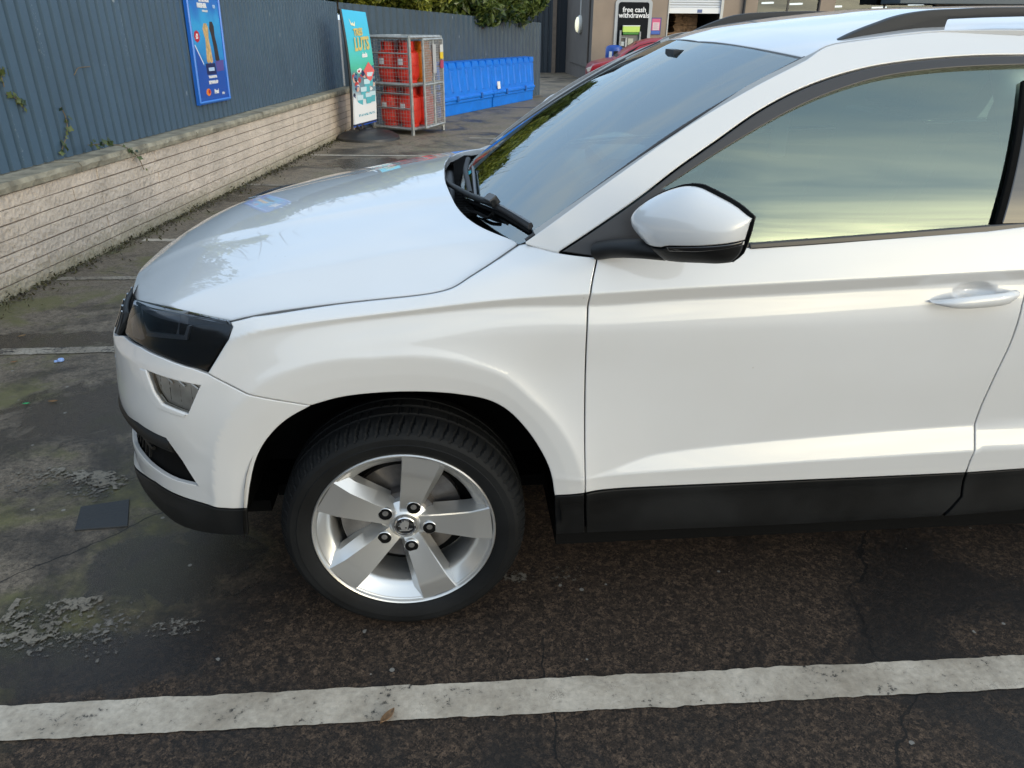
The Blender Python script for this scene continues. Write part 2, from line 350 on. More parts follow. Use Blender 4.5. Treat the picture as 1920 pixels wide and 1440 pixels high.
def _D(zi, di, z):
    h = np.diff(zi, axis=1); sec = np.diff(di, axis=1)/h; K = zi.shape[1]; m = np.zeros_like(di)
    w1 = 2*h[:, 1:]+h[:, :-1]; w2 = h[:, 1:]+2*h[:, :-1]; ok = sec[:, :-1]*sec[:, 1:] > 0
    with np.errstate(all='ignore'): mm = (w1+w2)/(w1/sec[:, :-1]+w2/sec[:, 1:])
    m[:, 1:-1] = np.where(ok, mm, 0); m[:, 0] = sec[:, 0]; m[:, -1] = sec[:, -1]
    mL = m.copy(); mR = m.copy(); c = np.where(CREASE)[0]; mL[:, c] = sec[:, c-1]; mR[:, c] = sec[:, c]
    i = np.clip((z[:, None] >= zi).sum(1)-1, 0, K-2); r = np.arange(len(z)); H = h[r, i]; t = (z-zi[r, i])/H
    tc_ = np.clip(t, 0, 1); v = (2*tc_**3-3*tc_**2+1)*di[r, i]+(tc_**3-2*tc_**2+tc_)*H*mR[r, i]+(-2*tc_**3+3*tc_**2)*di[r, i+1]+(tc_**3-tc_**2)*H*mL[r, i+1]
    return v+np.where(t > 1, (t-1)*H*sec[:, -1], 0)+np.where(t < 0, t*H*sec[:, 0], 0)
ARC = [(.483, .454), (.470, .519), (.443, .598), (.398, .675), (.336, .744), (.274, .806), (.168, .850), (.011, .870), (-.042, .867), (-.177, .856), (-.249, .834), (-.314, .80), (-.367, .753), (-.415, .689), (-.451, .616), (-.469, .547), (-.483, .456)]
ARI = [(.401, .446), (.388, .522), (.363, .585), (.319, .658), (.272, .711), (.227, .738), (.159, .755), (.071, .766), (-.039, .766), (-.128, .758), (-.2, .739), (-.266, .70), (-.316, .65), (-.351, .593), (-.395, .445)]
def _pol(P): P = np.array(P); t = np.arctan2(P[:, 1]-.335, P[:, 0]); r = np.hypot(P[:, 0], P[:, 1]-.335); k = np.argsort(t); return t[k], r[k]
_to, _ro = _pol(ARC); _ti, _ri = _pol(ARI)
def sm(x, w): return np.where(x < -w, 0, np.where(x > w, x, (x+w)**2/(4*w)))
def flare(X, z):
    e = np.zeros_like(X)
    for cx_ in (0., 2.66):
        x = X-cx_; t = np.arctan2(z-.335, x); t = np.where(t < -1.57, t+2*np.pi, t); r = np.hypot(x, z-.335); ro = np.interp(t, _to, _ro); ri = np.interp(t, _ti, _ri)
        q = (r-ro)/(ro-ri)
        v = np.where(q > 0, -.017*np.exp(-np.clip(q, 0, 9)/.50), -.017+.009*np.clip(-q, 0, 1)+.007*sm(np.clip(-q, 0, 1.5)-.5, .05)); v = v+.0006*np.exp(-(q/.05)**2)
        e += np.where(np.abs(x) < .9, v*np.clip((z-.30)/.12, 0, 1), 0)
    return e
HANDLE = None
def creases(s0, s1_, rows=(4, 5, 8, 9), st=.006, offs_=(-.006, -.003, 0, .003, .006)):
    s = np.arange(s0, s1_, st); zi = pchip(_ss, _sz, s); return np.vstack([np.stack([s, zi[:, r]+o], 1) for r in rows for o in offs_ if True])
def flare_line(cx_, offs_=(-.007, -.0035, 0, .0035, .007)):
    t = np.linspace(_to[0], _to[-1], 260); r = np.interp(t, _to, _ro); out = []
    for o in offs_:
        for a, b in zip(t, r): out.append((np.interp(cx_+(b+o)*np.cos(a), _PL[:1200, 0], _su[:1200]) if cx_ < 1 else 0, .335+(b+o)*np.sin(a)))
    return np.array(out)
def s1(s, z, off=0.):
    s = np.atleast_1d(s).astype(float); z = np.atleast_1d(z).astype(float); a = np.abs(s)
    zi = pchip(_ss, _sz, a); di = pchip(_ss, _sd, a)
    d = sum(_D(zi, di, z+k) for k in (-.003, -.0015, 0, .0015, .003))/5
    X = np.interp(a, _su, _PL[:, 0]); Y = np.interp(a, _su, _PL[:, 1]); tx = np.interp(a, _su, _T[:, 0]); ty = np.interp(a, _su, _T[:, 1]); l = np.hypot(tx, ty); tx /= l; ty /= l
    side = (X > -.7) & (Y < .3)
    d = d+off+np.where(side, flare(X, z), 0)
    if HANDLE is not None:
        for hs in HANDLE:
            q = ((a-hs[0])/.060)**2+((z-hs[1]-.012)/.026)**2; d = d+.022*np.clip(1-q, 0, 1)**1.5
    P = np.stack([X-ty*d, Y+tx*d, z], 1)           # inward normal of the plan curve
    P[:, 1] = np.where(s < 0, 2*CY-P[:, 1], P[:, 1]); return P
S1 = Surf(s1, (0, 3.4), (.24, 1.14), 700, 260, 1)
_p, _n = S1.pn(np.array([s_at(X=1.)]), np.array([.7]))
if _n[0, 1] > 0: S1.out = -1; S1.grid((0, 3.4), (.24, 1.14), 700, 260)
hq = S1.inv([(1826, 556)])[0]; HANDLE = [(hq[0], hq[1]), (hq[0]+1.02, hq[1]+.035)]
S1.grid((0, 3.4), (.24, 1.14), 700, 260)

_zcx = np.array([-.93, -.78, -.68, -.56, -.45, -.35, -.165, .017, .157, .3, .5]); _zcz = np.array([.945, .962, .978, 1.005, 1.028, 1.050, 1.085, 1.118, 1.138, 1.152, 1.165])
_xfa = np.array([0, .2, .32, .47, .59, .64, .705, .78, .86, .95]); _xfx = np.array([-.850, -.842, -.825, -.772, -.715, -.68, -.62, -.53, -.40, -.25])
def sm(x, w): return np.where(x < -w, 0, np.where(x > w, x, (x+w)**2/(4*w)))
def hood(X, Y):
    X = np.atleast_1d(X); Y = np.atleast_1d(Y); a = np.sqrt((Y-CY)**2+1e-5); zc = pchip(_zcx, _zcz, X)
    ac = .70+.05*np.clip((X+.2), -1, 1)            # side crease runs slightly outwards towards the screen
    z = zc-.095*a*a-.27*sm(a-ac, .009)-.09*sm(a-.27-.10*np.clip(X+.6, 0, 1), .008)+.09*sm(a-.33-.10*np.clip(X+.6, 0, 1), .03)
    q = np.clip((X-pchip(_xfa, _xfx, a))/.34, -.1, 1); z = z-.085*(1-.85*np.clip(a/.86, 0, 1)**3)*np.clip(1-q, 0, 1.2)**2.6
    return np.stack([X, Y, z], 1)
SH = Surf(hood, (-.92, .42), (.0, 1.75), 400, 420, 1)

def s3y(X, z): d = z-1.10; return .035+.22*d+.55*np.where(d > 0, d*d, 0)+.25*np.clip(.9-X, 0, 1)**2+.03*np.clip(X-2.2, 0, 9)**2
def mk3(off):
    def f(X, z): X = np.atleast_1d(X); z = np.atleast_1d(z); return np.stack([X, s3y(X, z)+off, z], 1)
    return Surf(f, (.28, 3.1), (1.0, 1.66), 500, 220, -1 if True else 1)
S3 = mk3(0.)
_p, _n = S3.pn(np.array([1.]), np.array([1.3]))
SGN3 = -1 if _n[0, 1] < 0 else 1
if SGN3 > 0:
    S3.out = 1; S3.grid((.28, 3.1), (1.0, 1.66), 500, 220)
S3t = mk3(-.004); S3g = mk3(.010)
for q in (S3t, S3g): q.out = S3.out; q.grid((.28, 3.1), (1.0, 1.66), 500, 220)

AW, BW = .74, .88
def wscr(u, v, off=0.):
    a = np.atleast_1d(u)/AW; b = np.atleast_1d(v)/BW; hw = .76+(.67-.76)*b
    X = .20+.745*b+(.128-.068*b)*a*a; z = 1.095+.428*b-(.004+.016*b)*a*a+.11*b*(1-b)-.0*b
    return np.stack([X+.5*off, CY+a*hw, z-.86*off], 1)
SW = Surf(wscr, (-AW*1.02, AW), (-.06, BW), 300, 240, 1)
_p, _n = SW.pn(np.array([0.]), np.array([.4]))
if _n[0, 2] < 0: SW.out = -1; SW.grid((-AW*1.02, AW), (-.06, BW), 300, 240)
_rx = np.array([.90, .95, 1.0, 1.05, 1.09, 1.18, 1.33, 1.54, 2.0, 2.6, 3.1, 3.3]); _re = np.array([1.43, 1.47, 1.499, 1.520, 1.532, 1.549, 1.566, 1.570, 1.568, 1.545, 1.50, 1.46]); _rc = np.array([1.50, 1.525, 1.543, 1.557, 1.567, 1.583, 1.603, 1.622, 1.632, 1.605, 1.55, 1.5])
def roof(X, Y):
    X = np.atleast_1d(X); a = np.abs(np.atleast_1d(Y)-CY)/.665; return np.stack([X, np.atleast_1d(Y), pchip(_rx, _rc, X)-(pchip(_rx, _rc, X)-pchip(_rx, _re, X))*np.sqrt(a*a+1e-4)**2.4], 1)
SR = Surf(roof, (.9, 3.2), (.2, 1.65), 400, 200, 1)

# ------------------------------------------------------------------ panel builder: a patch of a surface with a rolled, flanged edge
def inside(poly, P):
    x, y = P[:, 0], P[:, 1]; c = np.zeros(len(P), bool); n = len(poly)
    for i in range(n):
        (x1, y1), (x2, y2) = poly[i], poly[(i+1) % n]
        if y1 == y2: continue
        k = ((y1 > y) != (y2 > y)) & (x < (x2-x1)*(y-y1)/(y2-y1)+x1); c ^= k
    return c
def area(p): return .5*np.sum(p[:, 0]*np.roll(p[:, 1], -1)-np.roll(p[:, 0], -1)*p[:, 1])
def offs(poly, d):                                # inward offset of a CCW loop
    e = np.roll(poly, -1, 0)-poly; e /= np.linalg.norm(e, axis=1, keepdims=True)+1e-12; n = np.stack([-e[:, 1], e[:, 0]], 1); npv = np.roll(n, 1, 0); b = n+npv; l = np.linalg.norm(b, axis=1, keepdims=True)+1e-9; b /= l
    return poly+b*d/np.clip((b*n).sum(1, keepdims=True), .5, 1)
def close_resample(p, step):
    p = np.asarray(p, float); q = np.vstack([p, p[:1]]); out = []
    for i in range(len(p)):
        L_ = np.linalg.norm(q[i+1]-q[i])
        if L_ < 1e-6: continue
        n = max(1, int(round(L_/step))); out += [q[i]+(q[i+1]-q[i])*k/n for k in range(n)]
    out = np.array(out); keep = np.linalg.norm(out-np.roll(out, 1, 0), axis=1) > step*.25; return out[keep]
def panel(name, S, outer, m, parent, holes=(), h=.012, gap=.0018, depth=.012, roll=.003, lower=.0014, mirror=False, both=False, step=None, solid=False, extra=None):
    step = step or min(h, .012)
    loops = []
    for k, p in enumerate([outer]+list(holes)):
        p = close_resample(p, step)
        if area(p) < 0: p = p[::-1]
        r0 = offs(p, gap if k == 0 else -gap*.2); r1 = offs(p, (gap+roll) if k == 0 else -roll); loops.append((r0, r1))
    r1 = loops[0][1]; lo, hi = r1.min(0), r1.max(0)
    gx, gy = np.meshgrid(np.arange(lo[0]+h/2, hi[0], h), np.arange(lo[1]+h/2, hi[1], h)); G = np.stack([gx.ravel(), gy.ravel()], 1); G = G[inside(r1, G)]
    if extra is not None:                         # points along a crease, so that the mesh follows it
        E_ = extra[inside(r1, extra)]; G = G[np.concatenate([np.sqrt(((c[:, None]-E_[None])**2).sum(2).min(1)) for c in np.array_split(G, max(1, len(G)//1500))]) > h*.5] if len(E_) else G; G = np.vstack([G, E_])
    for _, b in loops[1:]: G = G[~inside(b, G)]
    allb = np.vstack([b for _, b in loops])
    if len(G):
        dm = np.concatenate([np.sqrt(((c[:, None]-allb[None])**2).sum(2).min(1)) for c in np.array_split(G, max(1, len(G)//1500))]); G = G[dm > min(h*.55, .0045)]
    pts = np.vstack([allb, G]) if len(G) else allb; edges = []; k = 0
    for _, b in loops: n = len(b); edges += [(k+i, k+(i+1) % n) for i in range(n)]; k += n
    vo, eo, fo, ov, oe, of = delaunay_2d_cdt([Vector((float(a), float(b))) for a, b in pts], edges, [], 0, 1e-7)
    V2 = np.array([(v.x, v.y) for v in vo]); F = np.array([f for f in fo if len(f) == 3]); cen = V2[F].mean(1); ok = inside(r1, cen)
    for _, b in loops[1:]: ok &= ~inside(b, cen)
    F = F[ok]; P, n3 = S.pn(V2[:, 0], V2[:, 1]); in2out = {}
    for i, l in enumerate(ov):
        for j in l: in2out[j] = i
    V = list(P); Nn = list(n3); Fs = [tuple(f) for f in F]; k = 0
    for li, (r0, b) in enumerate(loops):
        n = len(b); idx = [in2out[k+i] for i in range(n)]; k += n
        p0, n0 = S.pn(r0[:, 0], r0[:, 1]); pb = P[idx]; o = p0-pb; o /= np.linalg.norm(o, axis=1, keepdims=True)+1e-12; o -= (o*n0).sum(1, keepdims=True)*n0
        base = len(V); V += list(p0-n0*lower); nn = n0*.75+o*.65; Nn += list(nn/np.linalg.norm(nn, axis=1, keepdims=True))
        V += list(p0-n0*lower); Nn += list(o); V += list(p0-n0*depth); Nn += list(o)
        for i in range(n):
            j = (i+1) % n; a_, b_ = idx[i], idx[j]
            q1 = (b_, a_, base+i, base+j); q2 = (base+n+j, base+n+i, base+2*n+i, base+2*n+j)
            if li: q1 = q1[::-1]; q2 = q2[::-1]
            Fs += [q1, q2]
    V = np.array(V); Nn = np.array(Nn)
    if S.out < 0: Fs = [f[::-1] for f in Fs]
    if solid:                                     # a back sheet, so that the part has real thickness
        B = P-n3*depth; k0 = len(V); V = np.vstack([V, B]); Nn = np.vstack([Nn, -n3]); tri = [tuple(f) for f in F]
        if S.out < 0: tri = [f[::-1] for f in tri]
        Fs += [tuple(k0+i for i in f[::-1]) for f in tri]
    if mirror or both:
        Vm = mirY(V); Nm = Nn.copy(); Nm[:, 1] *= -1; Fm = [f[::-1] for f in Fs]
        if both: Fs = Fs+[tuple(i+len(V) for i in f) for f in Fm]; V = np.vstack([V, Vm]); Nn = np.vstack([Nn, Nm])
        else: V, Nn, Fs = Vm, Nm, Fm
    return mk(name, V, Fs, m, parent, True, Nn)
def sp(*segs): return np.vstack([np.atleast_2d(s) for s in segs])
def pxl(S, pts, smooth=True, n=6):                # traced line in the photograph -> on the surface
    q = S.inv(pts); return spline(q, n) if smooth and len(q) > 2 else q
# ------------------------------------------------------------------ the white car
_zcz -= .006
SH.grid((-.92, .42), (.0, 1.75), 400, 420)
CAR = empty('parked_car', (1.3, CY, 0), 'white family SUV with black roof rails and dark sill trim parked across the wet bay', 'car')
pt = MT['paint']; P_ = lambda S, pts, n=6: pxl(S, pts, True, n); C_ = lambda S, pts: S.inv(pts)
# traced seams
shut_front_door = P_(S1, [(1120, 482), (1108, 546), (1101, 611), (1097.5, 699), (1096.6, 830), (1097.5, 925)])
hood_shut = [(429, 602), (475, 591), (617, 570), (783, 552), (825, 545), (850, 537), (883, 516), (925, 489), (973, 456)]
arch_front = [(464, 954), (469, 912), (481, 861), (502, 823), (536, 789), (584, 761)]
arch_rest = [(584, 761), (639, 746), (708, 738), (794, 736), (862, 741), (914, 751), (948, 768), (983, 802), (1014, 847), (1031, 885), (1039, 930)]
wb = C_(S1, [(1039, 930), (1097.5, 925), (1811, 887)])
# wing
wing = sp(shut_front_door, wb[:1], P_(S1, arch_rest)[::-1], C_(S1, [(465, 740), (388, 700), (427, 636), (435, 613), (430, 603)]),
          P_(S1, hood_shut[1:]), C_(S1, [(984, 454), (1050, 473)]))
for mir in (False, True): panel('front_wing', S1, wing, pt, CAR, h=.007 if not mir else .014, mirror=mir, extra=None if mir else np.vstack([flare_line(0), creases(s_at(X=-.28), s_at(X=.5), (8, 9))]))
# front door
sx = lambda x, z: (s_at(X=x), z)
dr = C_(S1, [(1811, 887), (1819, 865), (1828, 843), (1828, 797)]); dr2 = P_(S1, [(1828, 795), (1841, 760), (1867, 703), (1894, 646), (1917, 572)])
belt_f = C_(S1, [(1405, 463), (1850, 433)])
xe = np.interp(dr2[-1, 0], _su, _PL[:, 0])
dtop = np.array([sx(xe+.012, 1.06), sx(xe+.012, 1.150)])
door = sp(shut_front_door, wb[1:2], dr, dr2, dtop, belt_f[::-1])
doors = []
for mir in (False, True): doors.append(panel('front_door', S1, door, pt, CAR, h=.008 if not mir else .02, mirror=mir, extra=None if mir else creases(s_at(X=.5), s_at(X=1.6))))
# rear door and rear quarter
rear_edge = np.vstack([dr, dr2, dtop])
ral = [(2.66-.405, .48)]
aR = np.array([(2.66+x, z) for x, z in ARI[::-1]]); aR[:, 1] += .02
rd = sp(rear_edge, [sx(2.45, 1.185), sx(2.47, 1.05), sx(2.44, .88)], [sx(x, z) for x, z in aR if x < 2.66-.19][::-1], [sx(2.20, .475)])
rq = sp([sx(2.45, 1.185), sx(2.47, 1.05), sx(2.44, .88)], [sx(x, z) for x, z in aR if x >= 2.66-.2], [sx(3.1, .48), (SEND, .48), (SEND, 1.20), sx(3.2, 1.2)])
for mir in (False, True):
    panel('rear_door', S1, rd, pt, CAR, h=.02, step=.02, mirror=mir); panel('rear_wing', S1, rq, pt, CAR, h=.03, step=.025, mirror=mir)
panel('rear_bumper', S1, sp([sx(3.08, .31), sx(3.08, .475), (SEND, .475), (SEND, .31)]), MT['plastic'], CAR, h=.04, step=.03, both=True)
# front bumper: one skin, left and right about the centre line, with openings for the fog lamps
head_low = C_(S1, [(388, 700), (360, 690), (304, 670), (262, 649), (231, 628)])
low_up = C_(S1, [(371, 911), (322, 838), (311, 822), (259, 793), (229, 765)])
lip_in = C_(S1, [(371, 911), (330, 901), (292, 879), (262, 849), (250, 828)])
lip_out = C_(S1, [(242, 850), (250, 872), (292, 905), (349, 935), (397, 950), (464, 954)])
bh = sp(C_(S1, [(584, 761), (465, 740)]), head_low, [(s_at(Y=.36), .788), (s_at(Y=.5), .785), (.02, .785)])
bl = sp([(.02, .60), (s_at(Y=.5), .603)], low_up[::-1], lip_in, [(s_at(Y=.5), .488), (.02, .486)])
bo = sp([(.02, .405), (s_at(Y=.5), .405)], lip_out, P_(S1, arch_front))
def symm(h): m_ = h[::-1].copy(); m_[:, 0] *= -1; return m_
fog = C_(S1, [(274, 694), (375, 723), (352, 776), (304, 757), (289, 736)])
fogm = fog.copy(); fogm[:, 0] *= -1
grl = sp(bl, symm(bl)) if False else None
# outer loop runs round the whole nose; the lower intake is a hole in it
outer = sp(bh, symm(bh), symm(bo)[::1] if False else np.empty((0, 2)))
near = sp(P_(S1, arch_front), C_(S1, [(584, 761), (465, 740)]), head_low, [(s_at(Y=.36), .788), (s_at(Y=.5), .785)])
low = sp(lip_out[::-1], [(s_at(Y=.5), .405)])
outer = sp(near, symm(near), symm(low[1:])[::-1] if False else np.empty((0, 2)))
lowm = low.copy(); lowm[:, 0] *= -1
outer = sp(near, symm(near), lowm[1:], low[::-1][:-1])
intake_half = sp(low_up[::-1][:-1], lip_in, [(s_at(Y=.5), .488)])
intake_half = sp([(s_at(Y=.5), .603)], intake_half)
im = intake_half[::-1].copy(); im[:, 0] *= -1
intake = sp(intake_half, im)
bump = panel('front_bumper', S1, outer, pt, CAR, holes=[intake, fog, fogm], h=.009)
for sgn in (1, -1):                              # bright bevel round the fog lamp
    q = C_(S1, [(262, 690), (274, 694), (290, 737), (305, 758), (352, 777), (346, 783), (297, 765), (279, 742)]); q[:, 0] *= sgn
    panel('fog_surround', Surf(lambda s, z: s1(s, z, -.0035-.25*np.clip(0, 0, 1)), (0, 1.9), (.24, 1.), 20, 20, S1.out), q, pt, bump, h=.006, gap=0, step=.005, depth=.006, roll=.0035, lower=.003)
# dark parts of the nose
def s_off(off): return Surf(lambda s, z: s1(s, z, off), (0, 1.9), (.24, 1.0), 200, 90, S1.out)
S1i = s_off(.004); S1f = s_off(.022); S1l = s_off(.0035); S1d = s_off(.055)
def grow(p, d): q = np.asarray(p, float); q = q if area(q) > 0 else q[::-1]; return offs(q, -d)
for sgn in (1, -1):
    f = fog.copy(); f[:, 0] *= sgn
    fp = panel('fog_lamp', S1i, grow(f, .001), MT['fog'], CAR, h=.02, gap=0)
    panel('reflector', S1f, grow(f, .008), mat('fog_reflector', (.50, .48, .45), .4, .1, var=.35, scale=16) if sgn > 0 else bpy.data.materials['fog_reflector'], fp, h=.012, gap=0)
    gq = MB(); lo_, hi_ = f.min(0), f.max(0)
    for t_ in np.linspace(.35, .80, 3):
        z_ = hi_[1]-(hi_[1]-lo_[1])*np.array([.14, .26]); q_ = f[:, 0].min()+(f[:, 0].max()-f[:, 0].min())*(t_+np.array([0, .10])*sgn); gq.tube(s1(q_, z_, .018), .003, 6)
    gq.build('light_guide', MT['alloy'], fp)
inb = mk('lower_grille', *(lambda: (lambda U, W: (s1(U.ravel(), W.ravel(), .05), [(i*40+j, i*40+j+1, (i+1)*40+j+1, (i+1)*40+j) for i in range(89) for j in range(39)]))(*np.meshgrid(np.linspace(-1.02, 1.02, 90), np.linspace(.43, .65, 40), indexing='ij')))(), MT['gap'], CAR)
g = MB()
ss_ = np.linspace(-.78, .78, 60)
for z0 in (.515, .535):
    g.tube(s1(ss_, np.full(60, z0), .012), .006, 6)
for q in np.arange(-.76, .77, .035): g.tube(s1(np.full(5, q), np.linspace(.475, .57, 5), .014), .0035, 4)
g.build('grille_mesh', MT['plastic'], inb, ang=40)
g = MB(); ss_ = np.linspace(-.93, .93, 80); g.tube(s1(ss_, .583-.0*ss_, .012), .020, 10, flat=1.2); g.build('intake_bar', MT['plastic'], inb, ang=60)
# black spoiler under the bumper
spl = sp(C_(S1, [(464, 955), (397, 951), (349, 936), (292, 906), (250, 873), (242, 851)]), [(s_at(Y=.5), .403)])
splm = spl[::-1].copy(); splm[:, 0] *= -1
sb = sp(C_(S1, [(466, 1004)]), [(s_at(Y=.2), .287), (s_at(Y=.5), .287)]); sbm = sb.copy(); sbm[:, 0] *= -1
panel('lower_spoiler', S1, sp(spl, splm, sbm, sb[::-1]), MT['plastic'], CAR, h=.014)
# headlights: dark bowl, reflector blocks and a smoked cover
hl = sp(C_(S1, [(232, 622), (245, 574), (249, 560)]), P_(S1, [(249, 560), (270, 570), (337, 586), (427, 601)]), C_(S1, [(434, 604), (436, 613), (427, 636), (388, 698)]), P_(S1, [(387, 698), (360, 690), (304, 670), (262, 649), (232, 628)]))
for mir in (False, True):
    hp = panel('headlight', S1l, hl, MT['lens'], CAR, h=.012, mirror=mir)
    hb = hl.copy(); zl = hb[:, 1].min(); hb[:, 1] = zl+(hb[:, 1]-zl)*.62; hb = offs(close_resample(hb if area(hb) > 0 else hb[::-1], .01), .004)
    bw = panel('bowl', S1d, hb, MT['gap'], hp, h=.02, mirror=mir)
    g = MB()
    def slab(pts, o1, o2, mi=0):
        q = C_(S1, pts); A = s1(q[:, 0], q[:, 1], o1); B = s1(q[:, 0], q[:, 1], o2); n_ = len(q)
        V = np.vstack([A, B]); V = mirY(V) if mir else V
        g.add(V, [tuple(range(n_)), tuple(range(2*n_-1, n_-1, -1))]+[(i, (i+1) % n_, n_+(i+1) % n_, n_+i) for i in range(n_)], mi)
    slab([(250, 578), (328, 596), (324, 640), (262, 628)], .018, .050); slab([(236, 600), (246, 590), (256, 640), (240, 634)], .012, .030)
    slab([(268, 632), (346, 640), (352, 614), (347, 614), (341, 633), (270, 625)], .008, .016)
    slab([(256, 576), (425, 606), (424, 610), (256, 581)], .012, .02)
    g.build('reflector', mat('lamp_grey', (.13, .135, .14), .3) if not mir else bpy.data.materials['lamp_grey'], hp)
    g = MB(); slab([(252, 563), (427, 603), (431, 610), (252, 571)], .001, .008); g.build('lamp_rim', MT['gloss'], hp)
# upper grille with upright ribs between the headlights
gs = np.linspace(-s_at(Y=.33), s_at(Y=.33), 60)
U, W_ = np.meshgrid(gs, np.linspace(.78, .862, 8), indexing='ij')
gr = mk('grille', s1(U.ravel(), W_.ravel(), .03), [(i*8+j, i*8+j+1, (i+1)*8+j+1, (i+1)*8+j) for i in range(59) for j in range(7)], MT['gap'], CAR)
for q in np.linspace(gs[0]+.03, gs[-1]-.03, 21):
    g = MB(); g.tube(s1(np.full(6, q), np.linspace(.79, .850, 6), .008), .009, 8); g.build('grille_rib', MT['gloss'], gr, ang=50)
g = MB(); fr_ = sp([(x, .795) for x in gs], [(gs[-1]+.008, .83)], [(x, .850) for x in gs[::-1]], [(gs[0]-.008, .83), (gs[0], .795)])
g.tube(s1(fr_[:, 0], fr_[:, 1], .014), .009, 8); g.build('grille_frame', MT['plastic'], gr, ang=50)
# bonnet
hs = P_(SH, hood_shut); hf = C_(SH, [(427, 601), (337, 586), (270, 571), (248, 559)]); hr = P_(SH, [(974, 456), (933, 437), (900, 422), (873, 403), (850, 373), (837, 343)])
hf = hf[hf[:, 1] < .6]
hf = hf[hf[:, 1] < .40]
hfc = spline(np.array([hf[-2], hf[-1], (-.766, .47), (-.812, .62), (-.838, .76), (-.850, .92)]), 5)[6:]
half = sp(hfc[::-1], hf[::-1], hs, hr[1:], [(hr[-1, 0]-.004, .80), (hr[-1, 0]-.005, CY)])
hm = half[::-1].copy(); hm[:, 1] = 2*CY-hm[:, 1]; hood_loop = sp(half, hm[1:-1])
bonnet = panel('bonnet', SH, hood_loop, pt, CAR, h=.014, step=.012, depth=.022, roll=.005, lower=.0025)
# A pillar and roof side above the doors
scr_edge = P_(S3, [(984, 453), (1130, 347), (1280, 241), (1400, 169), (1511, 111)])
roof_edge = P_(S3, [(1511, 111), (1550, 86), (1630, 72), (1764, 58), (1915, 57)])
trim_out = P_(S3, [(1050, 472), (1133, 417), (1200, 370), (1267, 318), (1346, 262), (1417, 212), (1488, 173), (1559, 145), (1630, 126), (1700, 115), (1771, 108), (1842, 104), (1915, 103)])
trim_in = P_(S3, [(1240, 354), (1346, 285), (1438, 230), (1509, 193), (1576, 166), (1647, 145), (1736, 131), (1824, 124), (1905, 121)])
re_far = np.array([(1.9, 1.567), (2.4, 1.555), (2.9, 1.515), (3.05, 1.49)]); re_far = re_far[re_far[:, 0] > roof_edge[-1, 0]]
to_far = np.array([(1.9, 1.521), (2.3, 1.50), (2.62, 1.44), (2.8, 1.36), (2.86, 1.25), (2.88, 1.19)]); to_far = to_far[to_far[:, 0] > trim_out[-1, 0]]
ti_far = np.array([(1.9, 1.500), (2.3, 1.48), (2.6, 1.42), (2.76, 1.34), (2.81, 1.25), (2.82, 1.205)]); ti_far = ti_far[ti_far[:, 0] > trim_in[-1, 0]]
strip_lo = C_(S3, [(1405, 465), (1500, 459), (1700, 445), (1905, 431)]); strip_hi = C_(S3, [(1403, 455), (1500, 448), (1700, 433), (1866, 420), (1905, 417)])
side = sp(C_(S3, [(984, 459)]), scr_edge, roof_edge, re_far, [(3.12, 1.2)], to_far[::-1], trim_out[::-1], C_(S3, [(1048, 479)]))
belt_far = np.array([(1.9, 1.157), (2.4, 1.180), (2.88, 1.195)]); belt_far = belt_far[belt_far[:, 0] > strip_lo[-1, 0]]
tri_bot = C_(S3, [(1120, 483), (1140, 486), (1250, 476)])
trim = sp(trim_out, to_far, belt_far[::-1], strip_lo[::-1], tri_bot[::-1])
hole = sp(C_(S3, [(1247, 353)]), trim_in, ti_far, (belt_far+np.array([-.05, .012]))[::-1][:2], strip_hi[::-1], C_(S3, [(1262, 464)]))
bp_x = C_(S3, [(1918, 150), (1908, 235), (1890, 330), (1866, 420)])
